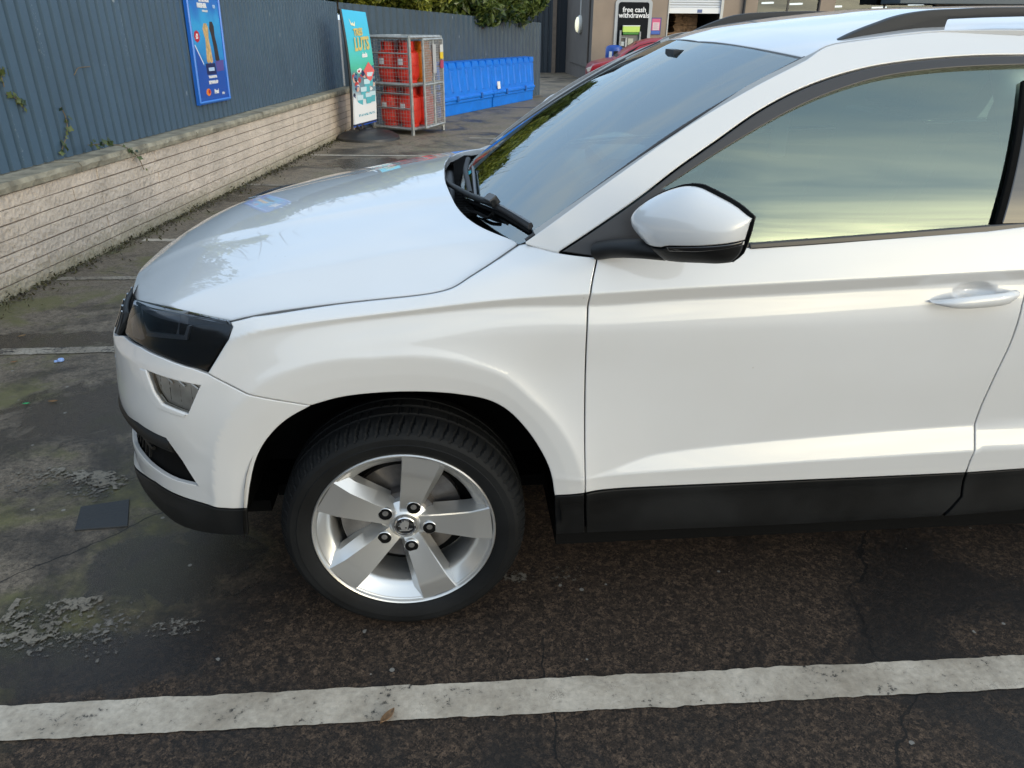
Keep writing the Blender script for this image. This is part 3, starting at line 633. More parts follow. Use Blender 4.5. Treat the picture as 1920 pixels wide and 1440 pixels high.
for mir in (False, True):
    panel('roof_side', S3, side, pt, CAR, h=.016, mirror=mir, depth=.02 if not mir else .003)
    tr = panel('window_frame', S3t, trim, MT['trim'], CAR, holes=[hole], h=.016, mirror=mir, depth=.016)
    gl_front = sp(C_(S3g, [(1240, 358)]), P_(S3g, [(1240, 354), (1346, 285), (1438, 230), (1509, 193), (1576, 166), (1647, 145), (1736, 131), (1824, 124), (1916, 121)]), C_(S3g, [(1918, 150), (1908, 235), (1890, 330), (1866, 421), (1700, 435), (1403, 457), (1262, 466)]))
    gl_front = grow(gl_front, .012)
    panel('side_window', S3g, gl_front, MT['sglass'], CAR, h=.03, gap=0, depth=.004, mirror=mir)
    xb = bp_x[:, 0]; 
    pb = sp(bp_x[::-1]*1., [(bp_x[0, 0]+.14, bp_x[0, 1]+.002), (bp_x[-1, 0]+.17, bp_x[-1, 1]+.008)])
    # pillar: narrow rubber strip, then the gloss applique with its joint
    panel('window_seal', S3t, sp(bp_x+np.array([-.002, 0]), (bp_x+np.array([.013, 0]))[::-1]), MT['gap'], CAR, h=.02, gap=0, mirror=mir, depth=.01)
    panel('door_pillar', S3t, sp(bp_x+np.array([.014, 0]), (bp_x+np.array([.072, 0]))[::-1]), MT['gloss'], CAR, h=.02, gap=.0005, mirror=mir, depth=.01)
    panel('door_pillar', S3t, sp(bp_x+np.array([.076, 0]), (bp_x+np.array([.15, 0]))[::-1]), MT['gloss'], CAR, h=.02, gap=.0005, mirror=mir, depth=.01)
    rg = sp((bp_x+np.array([.14, 0]))[::-1], ti_far+np.array([.0, .012]), [(2.835, 1.20)], (belt_far+np.array([-.05, .0]))[::-1][1:])
    panel('side_window', S3g, rg, MT['sglass'], CAR, h=.05, gap=0, depth=.004, mirror=mir)
    # waist moulding
    w_ = sp(strip_lo, belt_far, (belt_far+np.array([0, .011]))[::-1], strip_hi[::-1])
    panel('waist_moulding', S3t if False else Surf(lambda X, z: np.stack([np.atleast_1d(X), s3y(np.atleast_1d(X), np.atleast_1d(z))-.009, np.atleast_1d(z)], 1), (.3, 3.1), (1.0, 1.6), 20, 10, S3.out), w_, MT['trim'], CAR, h=.03, gap=0, depth=.012, mirror=mir)
    # black sill strips
    for nm, top, bot in (('wing', C_(S1, [(1039, 931), (1096, 927)]), C_(S1, [(1097, 1000), (1042, 1003)])),
                         ('door', C_(S1, [(1099, 927), (1811, 888)]), C_(S1, [(1802, 931), (1762, 969), (1430, 987), (1099, 1000)])),
                         ('rear', sp(C_(S1, [(1813, 888)]), [sx(2.2, .474), sx(2.255, .474)]), sp([sx(2.25, .31), sx(2.0, .30)], C_(S1, [(1768, 969), (1804, 932)])))):
        panel('sill_trim', S1, sp(top, bot), MT['plastic'], CAR, h=.014, mirror=mir, lower=.002)
# roof, with the centre a separate skin between the rails
rf = P_(SR, [(1512, 109), (1450, 96), (1382, 84), (1311, 77)]); rf = rf[rf[:, 1] < .91]
re2 = P_(SR, [(1513, 109), (1550, 85), (1630, 71), (1764, 57), (1915, 56)])
rh = sp([(rf[-1, 0]-.002, CY)], rf[::-1], re2, [(2.4, .27), (2.95, .30), (3.12, .40), (3.16, CY)])
rm = rh[::-1].copy(); rm[:, 1] = 2*CY-rm[:, 1]
panel('roof', SR, sp(rh, rm[1:-1]), pt, CAR, h=.025, step=.02, gap=.001)
# windscreen, its black printed border and edge mouldings
wh = sp([(0., -.04), (-AW*.985, -.015)], C_(SW, [(985, 453)]), P_(SW, [(990, 449), (1130, 345), (1280, 240), (1400, 168), (1507, 111)]), P_(SW, [(1507, 111), (1382, 86), (1311, 79)]))
wh = wh[wh[:, 0] <= .001]; wh = sp(wh, [(0., wh[-1, 1])])
def symx(h): m_ = h[::-1].copy(); m_[:, 0] *= -1; return m_
wl = sp(wh, symx(wh)[1:-1])
ws_ = panel('windscreen', SW, wl, MT['wglass'], CAR, h=.03, step=.02, gap=.001, depth=.005)
SWi = Surf(lambda u, v: wscr(u, v, .006), (-AW*1.02, AW), (-.06, BW), 60, 60, SW.out)
bi = sp([(0., .075), (-.3, .083), (-.5, .11), (-.62, .16), (-.675, .24), (-.70, .40), (-.705, .60), (-.70, .78), (-.64, .815), (-.3, .825), (-.12, .81), (-.07, .74), (0, .735)])
panel('screen_border', SWi, grow(wl, -.004), mat('ceramic_black', (.012, .012, .014), .5), ws_, holes=[spline(sp(bi, symx(bi)[1:-1]), 4)], h=.04, step=.02, gap=0, depth=.002)
for sg in (1, -1):
    e = P_(SW, [(986, 452), (1130, 346), (1280, 240), (1400, 168), (1509, 110)]); e[:, 0] *= sg
    g = MB(); g.tube(wscr(e[:, 0], e[:, 1], -.001), .0055 if sg > 0 else .007, 8); g.build('screen_moulding', MT['trim'], CAR, ang=60)
# cowl below the screen and the scuttle
U, W_ = np.meshgrid(np.linspace(.08, .42, 30), np.linspace(.12, 1.72, 50), indexing='ij')
zc_ = hood(U.ravel(), W_.ravel())[:, 2]-.045-.05*np.exp(-((U.ravel()-.22)/.05)**2)
cw = mk('cowl_panel', np.stack([U.ravel(), W_.ravel(), zc_], 1), [(i*50+j, (i+1)*50+j, (i+1)*50+j+1, i*50+j+1) for i in range(29) for j in range(49)], MT['plastic'], CAR, True)
g = MB()
for k, y in enumerate(np.arange(.5, 1.5, .022)): g.box((.165, y, 1.075), (.235, y+.008, 1.085))
g.build('vent_slat', MT['gap'], cw)
# wipers: arm and blade lying on the glass
def on_scr(pts, lift):
    q = SW.inv(pts); P0, n0 = SW.pn(q[:, 0], q[:, 1]); return P0+n0*np.broadcast_to(np.asarray(lift, float).reshape(-1, 1), (len(q), 1))
wm = MT['plastic']
def dense(p, st=.01): return resample(spline(p, 8), st)
w1 = empty('w', (0, 0, 0), '', ''); bpy.data.objects.remove(w1)
g = MB(); g.tube(dense(on_scr([(846, 352), (851, 358), (872, 371), (895, 384), (918, 394), (940, 399)], [.03, .032, .034, .036, .036, .034])), .0085, 8)
wip = g.build('wiper_arm', wm, CAR, ang=50)
bl_ = dense(on_scr([(878, 372), (905, 382), (940, 397), (975, 417), (1002, 434)], [.018]*5)); g = MB(); g.tube(bl_, .0075, 6, flat=1.3); g.build('wiper_blade', MT['trim'], wip, ang=50)
bl2 = dense(on_scr([(879, 379), (905, 390), (940, 405), (970, 422), (998, 439)], [.008]*5)); g = MB(); g.tube(bl2, .0055, 6); g.build('wiper_rubber', MT['gap'], wip, ang=50)
c0 = on_scr([(935, 393)], [.034])[0]; g = MB(); ax = (bl_[-1]-bl_[0])/np.linalg.norm(bl_[-1]-bl_[0]); nn = SW.pn(np.array([-.5]), np.array([.1]))[1][0]; sd_ = np.cross(ax, nn); g.obox(c0, ax*.028, sd_*.013, nn*.012); g.build('wiper_clip', MT['trim'], wip, bevel=.003)
g = MB(); g.tube(dense(on_scr([(876, 396), (884, 403), (900, 406), (922, 414), (932, 411)], [.012, .012, .012, .012, .02])), .005, 6); g.build('washer_hose', MT['gap'], wip, ang=60)
g = MB(); g.tube(dense(on_scr([(887, 312), (881, 330), (884, 350), (888, 372)], [.03, .024, .02, .018])), .009, 8); wip2 = g.build('wiper_arm', wm, CAR, ang=50)
g = MB(); g.tube(dense(on_scr([(889, 318), (891, 335), (893, 355), (895, 374)], [.01]*4)), .006, 6); g.build('wiper_blade', MT['trim'], wip2, ang=50)
# roof rails
rt = [(1550, 86), (1572, 73), (1594, 62), (1620, 51), (1647, 41), (1672, 32), (1700, 25), (1725, 21), (1754, 18), (1800, 16), (1842, 14), (1915, 13)]
rb = [(1915, 31), (1840, 33), (1772, 36), (1764, 58), (1700, 66), (1630, 74)]
yr = .315
T3 = spline(on_y(np.array(rt, float), yr), 4); B3 = on_y(np.array(rb, float), yr)
zt = T3[-1, 2]; xt = T3[-1, 0]
tail_t = np.array([(2.2, yr, zt-.002), (2.6, yr, zt-.022), (2.85, yr, zt-.065), (2.95, yr, zt-.11)]); tail_b = np.array([(2.8, yr, zt-.098), (2.6, yr, zt-.08), (2.58, yr, zt-.05), (2.3, yr, zt-.024)])
for mir in (False, True):
    poly = np.vstack([T3, tail_t, tail_b, B3]); 
    # the foot and the bar: a rounded section, thinner than tall
    V0 = poly.copy(); V0[:, 1] -= .014
    g = MB(); Q = mirY(V0) if mir else V0; g.prism(Q, (0, -.03 if mir else .03, 0)); g.build('roof_rail', MT['rail'], CAR, bevel=.006, seg=2, ang=50)
# door handle
def handle(mir, dx=0., dz=0.):
    global HANDLE
    hsave = HANDLE; HANDLE = None; q = S1.inv([(1741, 564), (1905, 549)]); n_ = 30
    sA = np.linspace(q[0, 0], q[-1, 0], n_)+dx; zA = np.linspace(q[0, 1], q[1, 1], n_)+dz
    t = np.linspace(-1, 1, n_); A = s1(sA, zA); lift = .004+.030*np.clip(1-np.abs(t)**3.5, 0, 1); hh = np.where(t < .2, .0165*np.clip(1-np.abs((t-.2)/1.2)**3.2, .12, 1), .0165*np.clip(1-np.abs((t-.2)/.8)**6, .45, 1)); V = []
    for i in range(n_):
        for k in range(12):
            a = 2*math.pi*k/12; V.append(A[i]+np.array([0, -lift[i]-.011*math.cos(a), hh[i]*math.sin(a)]))
    F = [(i*12+k, i*12+(k+1) % 12, (i+1)*12+(k+1) % 12, (i+1)*12+k) for i in range(n_-1) for k in range(12)]+[tuple(range(11, -1, -1)), tuple((n_-1)*12+k for k in range(12))]
    V = np.array(V); V = mirY(V) if mir else V; F = [f[::-1] for f in F] if mir else F
    HANDLE = hsave; return V, F
for mir, d_ in zip((False, True), doors):
    V, F = handle(mir); autosmooth(mk('door_handle', V, F, pt, d_), 50)
    V, F = handle(mir, 1.02, .035); autosmooth(mk('door_handle', V, F, pt, CAR), 50)

# door mirrors on a slanted plane: outline traced on the plane, then pillowed outwards
A0 = np.array([.545, -.015, 0]); HD = np.array([.75, -.66, 0]); HD /= np.linalg.norm(HD); HN = np.array([HD[1], -HD[0], 0])
def mpl(pts):
    d = ray(np.array(pts, float)); t = ((A0-CAM)@HN)/(d@HN); P = CAM+t[:, None]*d; return np.stack([(P-A0)@HD, P[:, 2]], 1)
outl = np.vstack([spline(mpl([(1416, 407), (1387, 382), (1350, 361), (1320, 347), (1297, 344), (1273, 348), (1233, 364), (1200, 387), (1187, 403)]), 6),
                  spline(mpl([(1187, 403), (1189, 420), (1203, 438), (1222, 456), (1255, 486), (1275, 489), (1320, 491), (1373, 491), (1393, 476), (1405, 447), (1416, 407)]), 6)[1:-1]])
if area(outl) < 0: outl = outl[::-1]
od = close_resample(outl, .004)
_gx = np.linspace(od[:, 0].min()-.01, od[:, 0].max()+.01, 150); _gz = np.linspace(od[:, 1].min()-.01, od[:, 1].max()+.01, 100)
_GX, _GZ = np.meshgrid(_gx, _gz, indexing='ij'); _in = inside(od, np.stack([_GX.ravel(), _GZ.ravel()], 1)).reshape(_GX.shape); _u = np.zeros(_GX.shape)
_hx = _gx[1]-_gx[0]; _hz = _gz[1]-_gz[0]
for _ in range(2600):                            # membrane over the outline gives a smooth pillow
    _u[1:-1, 1:-1] = np.where(_in[1:-1, 1:-1], ((_u[2:, 1:-1]+_u[:-2, 1:-1])/_hx**2+(_u[1:-1, 2:]+_u[1:-1, :-2])/_hz**2+1)/(2/_hx**2+2/_hz**2), 0)
_u /= _u.max()
for _ in range(6): _u[1:-1, 1:-1] = .5*_u[1:-1, 1:-1]+.125*(_u[2:, 1:-1]+_u[:-2, 1:-1]+_u[1:-1, 2:]+_u[1:-1, :-2])
def mh(p, z):
    p = np.atleast_1d(p); z = np.atleast_1d(z); a = np.clip((p-_gx[0])/_hx, 0, len(_gx)-1.001); b = np.clip((z-_gz[0])/_hz, 0, len(_gz)-1.001); i = a.astype(int); j = b.astype(int); fa = a-i; fb = b-j
    v = _u[i, j]*(1-fa)*(1-fb)+_u[i+1, j]*fa*(1-fb)+_u[i, j+1]*(1-fa)*fb+_u[i+1, j+1]*fa*fb; hgt = .075*np.sqrt(np.clip(v, 1e-5, 1))
    return A0+p[:, None]*HD+np.stack([0*p, 0*p, z], 1)-A0*np.array([0, 0, 1])+HN*(-hgt[:, None] if HN[1] > 0 else hgt[:, None])
SM = Surf(mh, (od[:, 0].min(), od[:, 0].max()), (od[:, 1].min(), od[:, 1].max()), 60, 50, 1)
_p, _n = SM.pn(np.array([od[:, 0].mean()]), np.array([od[:, 1].mean()]))
if _n[0, 1] > 0: SM.out = -1
cut = mpl([(1180, 446), (1215, 453), (1266, 453), (1275, 449), (1330, 449), (1404, 447), (1425, 446)])
capP = sp(mpl([(1404, 446), (1275, 448), (1266, 453), (1219, 453)]), [q for q in od if False] or np.empty((0, 2)))
def split(loop, zfun, up):
    P = close_resample(loop, .003); zz = zfun(P[:, 0]); k = P[:, 1] > zz if up else P[:, 1] < zz
    i0 = np.where(k & ~np.roll(k, 1))[0][0]; P = np.roll(P, -i0, 0); k = np.roll(k, -i0); P = P[k]
    a, b = P[-1, 0], P[0, 0]; xs = np.linspace(a, b, 24)[1:-1]; return np.vstack([P, np.stack([xs, zfun(xs)], 1)])
zf = lambda x: np.interp(x, cut[:, 0], cut[:, 1])
inn = offs(od, .0006)
for mir in (False, True):
    mb_ = MB(); armq = [on_y(np.array(p_, float), y_) for p_, y_ in (((1122, 470), .05), ((1150, 466), .02), ((1200, 466), -.04), ((1250, 470), -.075))]
    g = MB(); g.tube(resample(spline(np.array(armq), 6), .012), np.interp(np.linspace(0, 1, 1), [0, 1], [.03, .026]), 14, flat=.72)
    if mir: g.V = [tuple(v) for v in mirY(np.array(g.V))]
    arm = g.build('door_mirror', MT['plastic'], CAR, ang=60)
    panel('mirror_cap', SM, split(inn, zf, True), pt, arm, h=.007, gap=.0008, depth=.03, mirror=mir, step=.004)
    panel('mirror_base', SM, split(inn, lambda x: zf(x)-.004, False), MT['plastic'], arm, h=.007, gap=.0008, depth=.03, mirror=mir, step=.004)
    ind = sp(mpl([(1277, 451), (1330, 450), (1404, 448.5), (1402, 456), (1330, 460), (1280, 459)]))
    SMi = Surf(lambda p, z: mh(p, z)-HN*(.004 if HN[1] > 0 else -.004), (0, .3), (1.0, 1.3), 5, 5, SM.out)
    panel('indicator_strip', SMi, ind, MT['gloss'], arm, h=.006, gap=0, depth=.002, mirror=mir, step=.005)
    # the shell behind and the black rim round the mirror glass
    bk = od; Vb = A0+bk[:, :1]*HD+np.stack([0*bk[:, 0], 0*bk[:, 0], bk[:, 1]], 1)-A0*np.array([0, 0, 1]); hn = HN if HN[1] > 0 else -HN
    g = MB(); 
    V2 = np.vstack([Vb-hn*.002, Vb+hn*.005]); n_ = len(bk)
    V2 = mirY(V2) if mir else V2
    g.add(V2, [(i, (i+1) % n_, n_+(i+1) % n_, n_+i) for i in range(n_)]+[tuple(range(n_, 2*n_))]); g.build('mirror_shell', MT['plastic'], arm, ang=40)
    rimq = mpl([(1297, 344), (1320, 346), (1350, 360.5), (1387, 381.5), (1416.5, 406.5), (1405.5, 447), (1393.5, 476), (1374, 491)]); Pq = A0+rimq[:, :1]*HD+np.stack([0*rimq[:, 0], 0*rimq[:, 0], rimq[:, 1]], 1)-A0*np.array([0, 0, 1])
    Pq = mirY(Pq) if mir else Pq
    g = MB(); g.tube(resample(Pq, .01), .0016, 6); g.build('mirror_rim', MT['plastic'], arm, ang=60)

# inner shell so that every gap is dark, wheel housings, floor
def shell_grid():
    ns, nz = 300, 44; U, W_ = np.meshgrid(np.linspace(-SEND, SEND, ns), np.linspace(0, 1, nz), indexing='ij'); u = U.ravel(); zb_ = pchip(_ss, _sz[:, 10], np.abs(u))-.012; z = .315+(zb_-.315)*W_.ravel()
    V = s1(u, z, .022); sv_ = np.abs(u); X = np.interp(sv_, _su, _PL[:, 0]); r1_ = np.hypot(X, z-.335); r2_ = np.hypot(X-2.66, z-.335); bad = (r1_ < .47) | (r2_ < .47)
    F = []
    for i in range(ns-1):
        for j in range(nz-1):
            q = (i*nz+j, (i+1)*nz+j, (i+1)*nz+j+1, i*nz+j+1)
            if not any(bad[k] for k in q): F.append(q)
    return V, F
V, F = shell_grid(); mk('inner_shell', V, F, MT['gap'], CAR)
U, W_ = np.meshgrid(np.linspace(0, 1, 30), np.linspace(.16, 2*CY-.16, 30), indexing='ij'); wv = W_.ravel(); x0 = np.interp(np.abs(wv-CY), _xfa, _xfx)+.14; xv = x0+(.12-x0)*U.ravel()
mk('bonnet_liner', hood(xv, wv)-np.array([0, 0, .07]), [(i*30+j, (i+1)*30+j, (i+1)*30+j+1, i*30+j+1) for i in range(29) for j in range(29)], MT['gap'], CAR)  # black sheet added under the bonnet to stop light leaking through its gaps
g = MB(); g.box((-.62, .32, .21), (-.43, 1.52, .25)); g.box((-.43, .42, .2), (.43, 1.42, .24)); g.box((.43, .12, .19), (2.2, 1.72, .25)); g.box((2.2, .42, .2), (3.1, 1.42, .25)); g.box((3.1, .2, .28), (3.4, 1.64, .32))
g.build('underbody', MT['gap'], CAR)
for cxx in (0., 2.66):
    for mir in (False, True):
        th = np.linspace(0., math.pi, 34); V = []
        for y in (.014, .10, .22, .42):
            for t in th:
                ri_ = np.interp(t if t < math.pi*1.5 else t-2*math.pi, _ti, _ri); V.append((cxx+(ri_+.012+.02*(y > .05))*math.cos(t), y, .335+(ri_+.012+.02*(y > .05))*math.sin(t)))
        n_ = len(th); F = [(j*n_+i, j*n_+i+1, (j+1)*n_+i+1, (j+1)*n_+i) for j in range(3) for i in range(n_-1)]; F.append(tuple(3*n_+i for i in range(n_)))
        V = np.array(V); V = mirY(V) if mir else V
        mk('wheel_housing', V, F, MT['gap'], CAR)

# ------------------------------------------------------------------ wheels, built once about the hub, outer face at y=0
def make_wheel(parent, cx_, far, turn):
    org = np.array([cx_, .012 if not far else 2*CY-.012, .335])
    A5 = [rad(4.5+turn+72*k) for k in range(5)]
    def fin(mb, name, m, par, **k):
        V = np.array(mb.V); V = V if not far else V*np.array([-1, -1, 1]); mb.V = [tuple(v) for v in V+org]; return mb.build(name, m, par, **k)
    g = MB()
    prof = [(.222, .10), (.232, .03), (.240, .010), (.2465, .008), (.252, .000), (.262, -.006), (.280, -.012), (.2825, -.0125), (.284, -.0105), (.3, -.0105), (.308, -.006), (.311, -.0035), (.313, .000), (.320, .010), (.326, .020), (.3295, .030), (.3315, .044), (.3325, .0575), (.325, .059), (.325, .068), (.3335, .0695), (.334, .1005), (.326, .102), (.326, .112), (.334, .1135), (.3335, .143), (.325, .1445), (.325, .1535), (.3325, .155), (.3295, .183), (.320, .203), (.30, .22), (.262, .222), (.240, .205), (.222, .13)]
    def mod(i, t):
        if 11 <= i <= 16:
            q = (t*72/(2*math.pi)+.02*i*5) % 1.0; return -.0065*(q < .16)-(.003 if .5 < q < .56 else 0)
        if 20 <= i <= 25:
            q = (t*80/(2*math.pi)+.3*i) % 1.0; return -.003 if q < .08 else 0
        return 0
    g.lathe(prof, (0, 0, 0), 'y', 576, mod=mod); wh_ = fin(g, 'wheel', MT['rubber'], parent, ang=28)
    wh_['part'] = 'tyre' if False else ''; del wh_['part']
    # alloy barrel and lip
    g = MB(); g.lathe([(.2475, .014), (.2475, .004), (.2445, .001), (.241, .003), (.2385, .010), (.236, .012), (.2335, .012), (.214, .034), (.205, .040), (.199, .052), (.197, .10), (.205, .19), (.23, .20)], (0, 0, 0), 'y', 96); fin(g, 'rim', MT['alloy'], wh_, ang=30)
    # spokes
    g = MB()
    for a in A5:
        ca, sa = math.cos(a), math.sin(a); rr = np.linspace(.030, .2365, 20); rows = []
        for r in rr:
            t = (r-.03)/(.2065); yf = .046-.040*min(1, t*1.35)**.8+.0*t; wl_ = .022+.030*t**1.15; wr_ = .021+.027*t**1.1
            hub = max(0, 1-(r-.03)/.05)
            # across: chamfer foot, chamfer edge, face edge, face edge, side wall foot
            lat = [-(wl_+.020+.004*t), -(wl_+.0185+.004*t), -wl_, -wl_*.5, 0, wr_*.5, wr_, wr_+.002, wr_+.004]
            dep = [.060, .024+yf*.6, .0, .0005, .001, .0005, .0, .004, .060]
            rows.append([(r*ca-q*sa, yf+d_, r*sa+q*ca) if True else 0 for q, d_ in zip(lat, dep)])
        V = [v for row in rows for v in row]; k_ = 9
        g.add(V, [(i*k_+j, i*k_+j+1, (i+1)*k_+j+1, (i+1)*k_+j) for i in range(19) for j in range(k_-1)])
    # hub between the spokes
    g.lathe([(.002, .040), (.034, .040), (.0365, .038), (.052, .046), (.066, .060), (.070, .10)], (0, 0, 0), 'y', 60)
    fin(g, 'spoke', MT['alloy'], wh_, ang=24)
    # bolt pockets and bolts
    for a in A5:
        g = MB(); gb = MB()
        c = np.array([.067*math.cos(a-rad(10)), 0, .067*math.sin(a-rad(10))])
        yb = .046-.04*min(1, (.067-.03)/.2065*1.35)**.8
        g.lathe([(.0185, yb-.0045), (.0200, yb-.003), (.0200, yb+.004)], c, 'y', 24, 1); g.lathe([(.0005, yb-.0035), (.0184, yb-.0035)], c, 'y', 24, 0)
        gb.lathe([(.0005, yb-.005), (.004, yb-.005), (.0045, yb-.0042), (.0080, yb-.0042), (.0085, yb-.003)], c+np.array([0, 0, .0025]), 'y', 14)
        fin(g, 'bolt_pocket', [MT['gap'], MT['alloy']], wh_, ang=40); fin(gb, 'wheel_bolt', MT['iron'], wh_, ang=40)
    # centre cap with the winged arrow badge
    g = MB(); g.lathe([(.0005, .0325), (.0245, .0325), (.026, .0315)], (0, 0, 0), 'y', 40, 0); g.lathe([(.0255, .0325), (.0265, .0295), (.0285, .0290), (.0305, .0305), (.0315, .037)], (0, 0, 0), 'y', 40, 1); cap = fin(g, 'centre_cap', [MT['gloss'], MT['chrome']], wh_, ang=40)
    g = MB(); S_ = .0235
    def flat(poly): g.prism([(x*S_, .0318, z*S_) for x, z in poly], (0, -.0012, 0))
    # wing with three feathers, the eye and the arrow shaft
    arc = [(math.cos(t)*.92, math.sin(t)*.92-.02) for t in np.linspace(.05, 1.95, 14)]
    wing_ = [(.25, -.42)]+[(.30+.18*math.sin(k), -.35+.95*k/1.57) for k in np.linspace(.2, 1.57, 7)]+[(.15, .82), (-.05, .88), (-.12, .70), (-.38, .72), (-.30, .52), (-.62, .42), (-.50, .26), (-.80, .05), (-.55, .0), (-.42, -.40)]
    flat(wing_); flat([(-.72, -.62), (-.62, -.46), (.40, -.46), (.42, -.34), (.86, -.34), (.42, -.62)])
    fin(g, 'badge', MT['alloy'], cap)
    g = MB(); g.lathe([(.0002, .0300), (.0024, .0300)], (.26*S_*.4, 0, -.16*S_), 'y', 14); fin(g, 'badge_eye', MT['gap'], cap)
    # brake disc, bell and caliper
    g = MB(); g.lathe([(.06, .075), (.085, .075), (.088, .105), (.156, .105), (.156, .128), (.06, .13)], (0, 0, 0), 'y', 72); fin(g, 'brake_disc', MT['disc'], wh_, ang=30)
    g = MB(); ang = np.linspace(rad(150), rad(205), 12) if not far else np.linspace(rad(-25), rad(30), 12)
    for r0, r1_, y0, y1 in ((.098, .168, .075, .10), (.160, .178, .075, .15)):
        V = [(r*math.cos(t), y, r*math.sin(t)) for t in ang for r, y in ((r0, y0), (r1_, y0), (r1_, y1), (r0, y1))]; n_ = len(ang)
        g.add(V, [(i*4+k, i*4+(k+1) % 4, (i+1)*4+(k+1) % 4, (i+1)*4+k) for i in range(n_-1) for k in range(4)]+[(0, 1, 2, 3), tuple(4*(n_-1)+k for k in (3, 2, 1, 0))])
    fin(g, 'brake_caliper', MT['iron'], wh_, bevel=.004)
    g = MB(); g.lathe([(.001, .13), (.19, .135), (.20, .15)], (0, 0, 0), 'y', 40); fin(g, 'splash_shield', MT['gap'], wh_)
for cx_, far, turn in ((0, False, 0), (2.66, False, 25), (0, True, 12), (2.66, True, 50)): make_wheel(CAR, cx_, far, turn)

# ------------------------------------------------------------------ inside the car
g = MB(); prof = [(.42, 1.04), (.60, 1.085), (.80, 1.075), (.93, 1.02), (1.0, .94), (.98, .80), (.93, .60), (.86, .45), (.5, .45)]
g.prism([(x, .13, z) for x, z in prof], (0, 1.58, 0)); dash = g.build('dashboard', MT['dash'], CAR, bevel=.02)
g = MB(); g.box((.70, 1.08, 1.07), (.95, 1.50, 1.13)); g.build('instrument_hood', MT['dash'], dash, bevel=.03)
g = MB(); g.obox((.92, .92, 1.02), (.008, 0, .03), (0, .11, 0), (.012, 0, .07)); g.build('touch_screen', MT['gloss'], dash, bevel=.004)
sw_c = np.array([1.13, 1.29, 1.03]); ax1 = np.array([0, 1., 0]); ax2 = np.array([.42, 0, .907])
ring = np.array([sw_c+.185*(math.cos(t)*ax1+math.sin(t)*ax2) for t in np.linspace(0, 2*math.pi, 49)])
g = MB(); g.tube(ring, .015, 10, cap=False); nrm = np.cross(ax1, ax2)
g.obox(sw_c, ax1*.06, ax2*.05, nrm*.02); g.obox(sw_c+ax1*.11, ax1*.07, ax2*.014, nrm*.008); g.obox(sw_c-ax1*.11, ax1*.07, ax2*.014, nrm*.008); g.obox(sw_c-ax2*.11, ax1*.018, ax2*.07, nrm*.008); g.tube([sw_c, sw_c+np.array([-.2, 0, -.08])], .03, 10)
g.build('steering_wheel', MT['dash'], CAR, ang=40)
def seat(x, y, wd, name='seat'):
    g = MB(); g.obox((x, y, .62), (.26, 0, .03), (0, wd, 0), (-.005, 0, .07)); s_ = g.build(name, MT['fabric'], CAR, bevel=.04, seg=3)
    g = MB(); g.obox((x+.33, y, .97), (.055, 0, -.016), (0, wd*.96, 0), (.09, 0, .30)); g.build('seat_back', MT['fabric'], s_, bevel=.045, seg=3)
    return s_
def headrest(s_, x, y):
    g = MB(); g.obox((x, y, 1.375), (.045, 0, -.012), (0, .125, 0), (.02, 0, .085)); h_ = g.build('headrest', MT['fabric'], s_, bevel=.035, seg=3)
    for e in (-.06, .06): g.V = []; 
for y in (.55, 1.29): s_ = seat(1.42, y, .25); headrest(s_, 1.855, y)
s_ = seat(2.28, CY, .66, 'rear_bench')
for y in (.5, CY, 1.34): headrest(s_, 2.72, y)
g = MB(); g.box((.5, .16, .25), (3.0, 1.68, .30)); g.box((1.0, .80, .3), (1.75, 1.04, .62)); g.build('cabin_floor', MT['fabric'], CAR)
U, W_ = np.meshgrid(np.linspace(1.05, 3.0, 20), np.linspace(.30, 1.54, 16), indexing='ij')
mk('headliner', roof(U.ravel(), W_.ravel())-np.array([0, 0, .035]), [(i*16+j, i*16+j+1, (i+1)*16+j+1, (i+1)*16+j) for i in range(19) for j in range(15)], MT['head'], CAR, True)
for mir in (False, True):
    U, W_ = np.meshgrid(np.linspace(.5, 3.0, 26), np.linspace(.30, 1.09, 12), indexing='ij'); V = np.stack([U.ravel(), .11+.02*np.sin(W_.ravel()*9), W_.ravel()], 1); V = mirY(V) if mir else V
    mk('door_card', V, [(i*12+j, i*12+j+1, (i+1)*12+j+1, (i+1)*12+j) for i in range(25) for j in range(11)], MT['dash'], CAR, True)
    e = np.array([(.34, 1.09), (.6, 1.27), (.85, 1.42), (1.02, 1.49)]); P3 = np.stack([e[:, 0]+.03, s3y(e[:, 0], e[:, 1])+.05, e[:, 1]], 1); P3 = mirY(P3) if mir else P3
    g = MB(); g.tube(resample(P3, .05), .035, 8); g.build('pillar_trim', MT['head'], CAR, ang=60)
    P3 = np.array([(1.60, .15, 1.05), (1.58, .20, 1.3), (1.56, .31, 1.50)]); P3 = mirY(P3) if mir else P3
    g = MB(); g.tube(P3, .04, 8); g.build('pillar_trim', MT['head'], CAR, ang=60)
g = MB(); g.obox((1.0, CY, 1.425), (.014, 0, .003), (0, .10, 0), (-.003, 0, .028)); im_ = g.build('interior_mirror', MT['dash'], CAR, bevel=.012, seg=3)
g = MB(); g.tube([(.97, CY, 1.45), (.93, CY, 1.50)], .012, 8); g.box((.86, CY-.05, 1.47), (.93, CY+.05, 1.50)); g.build('mirror_mount', MT['dash'], im_)
# tail: hatch with its glass
g = MB(); g.prism([(3.12, .40, 1.5), (3.36, .30, 1.22), (3.36, 2*CY-.30, 1.22), (3.12, 2*CY-.40, 1.5)], (-.02, 0, -.012)); g.build('rear_window', MT['sglass'], CAR)
g = MB(); g.prism([(3.35, .22, 1.22), (3.50, .2, 1.18), (3.52, .2, 1.10), (3.52, 2*CY-.2, 1.10), (3.50, 2*CY-.2, 1.18), (3.35, 2*CY-.22, 1.22)], (0, 0, -.05)); g.build('tailgate', pt, CAR)
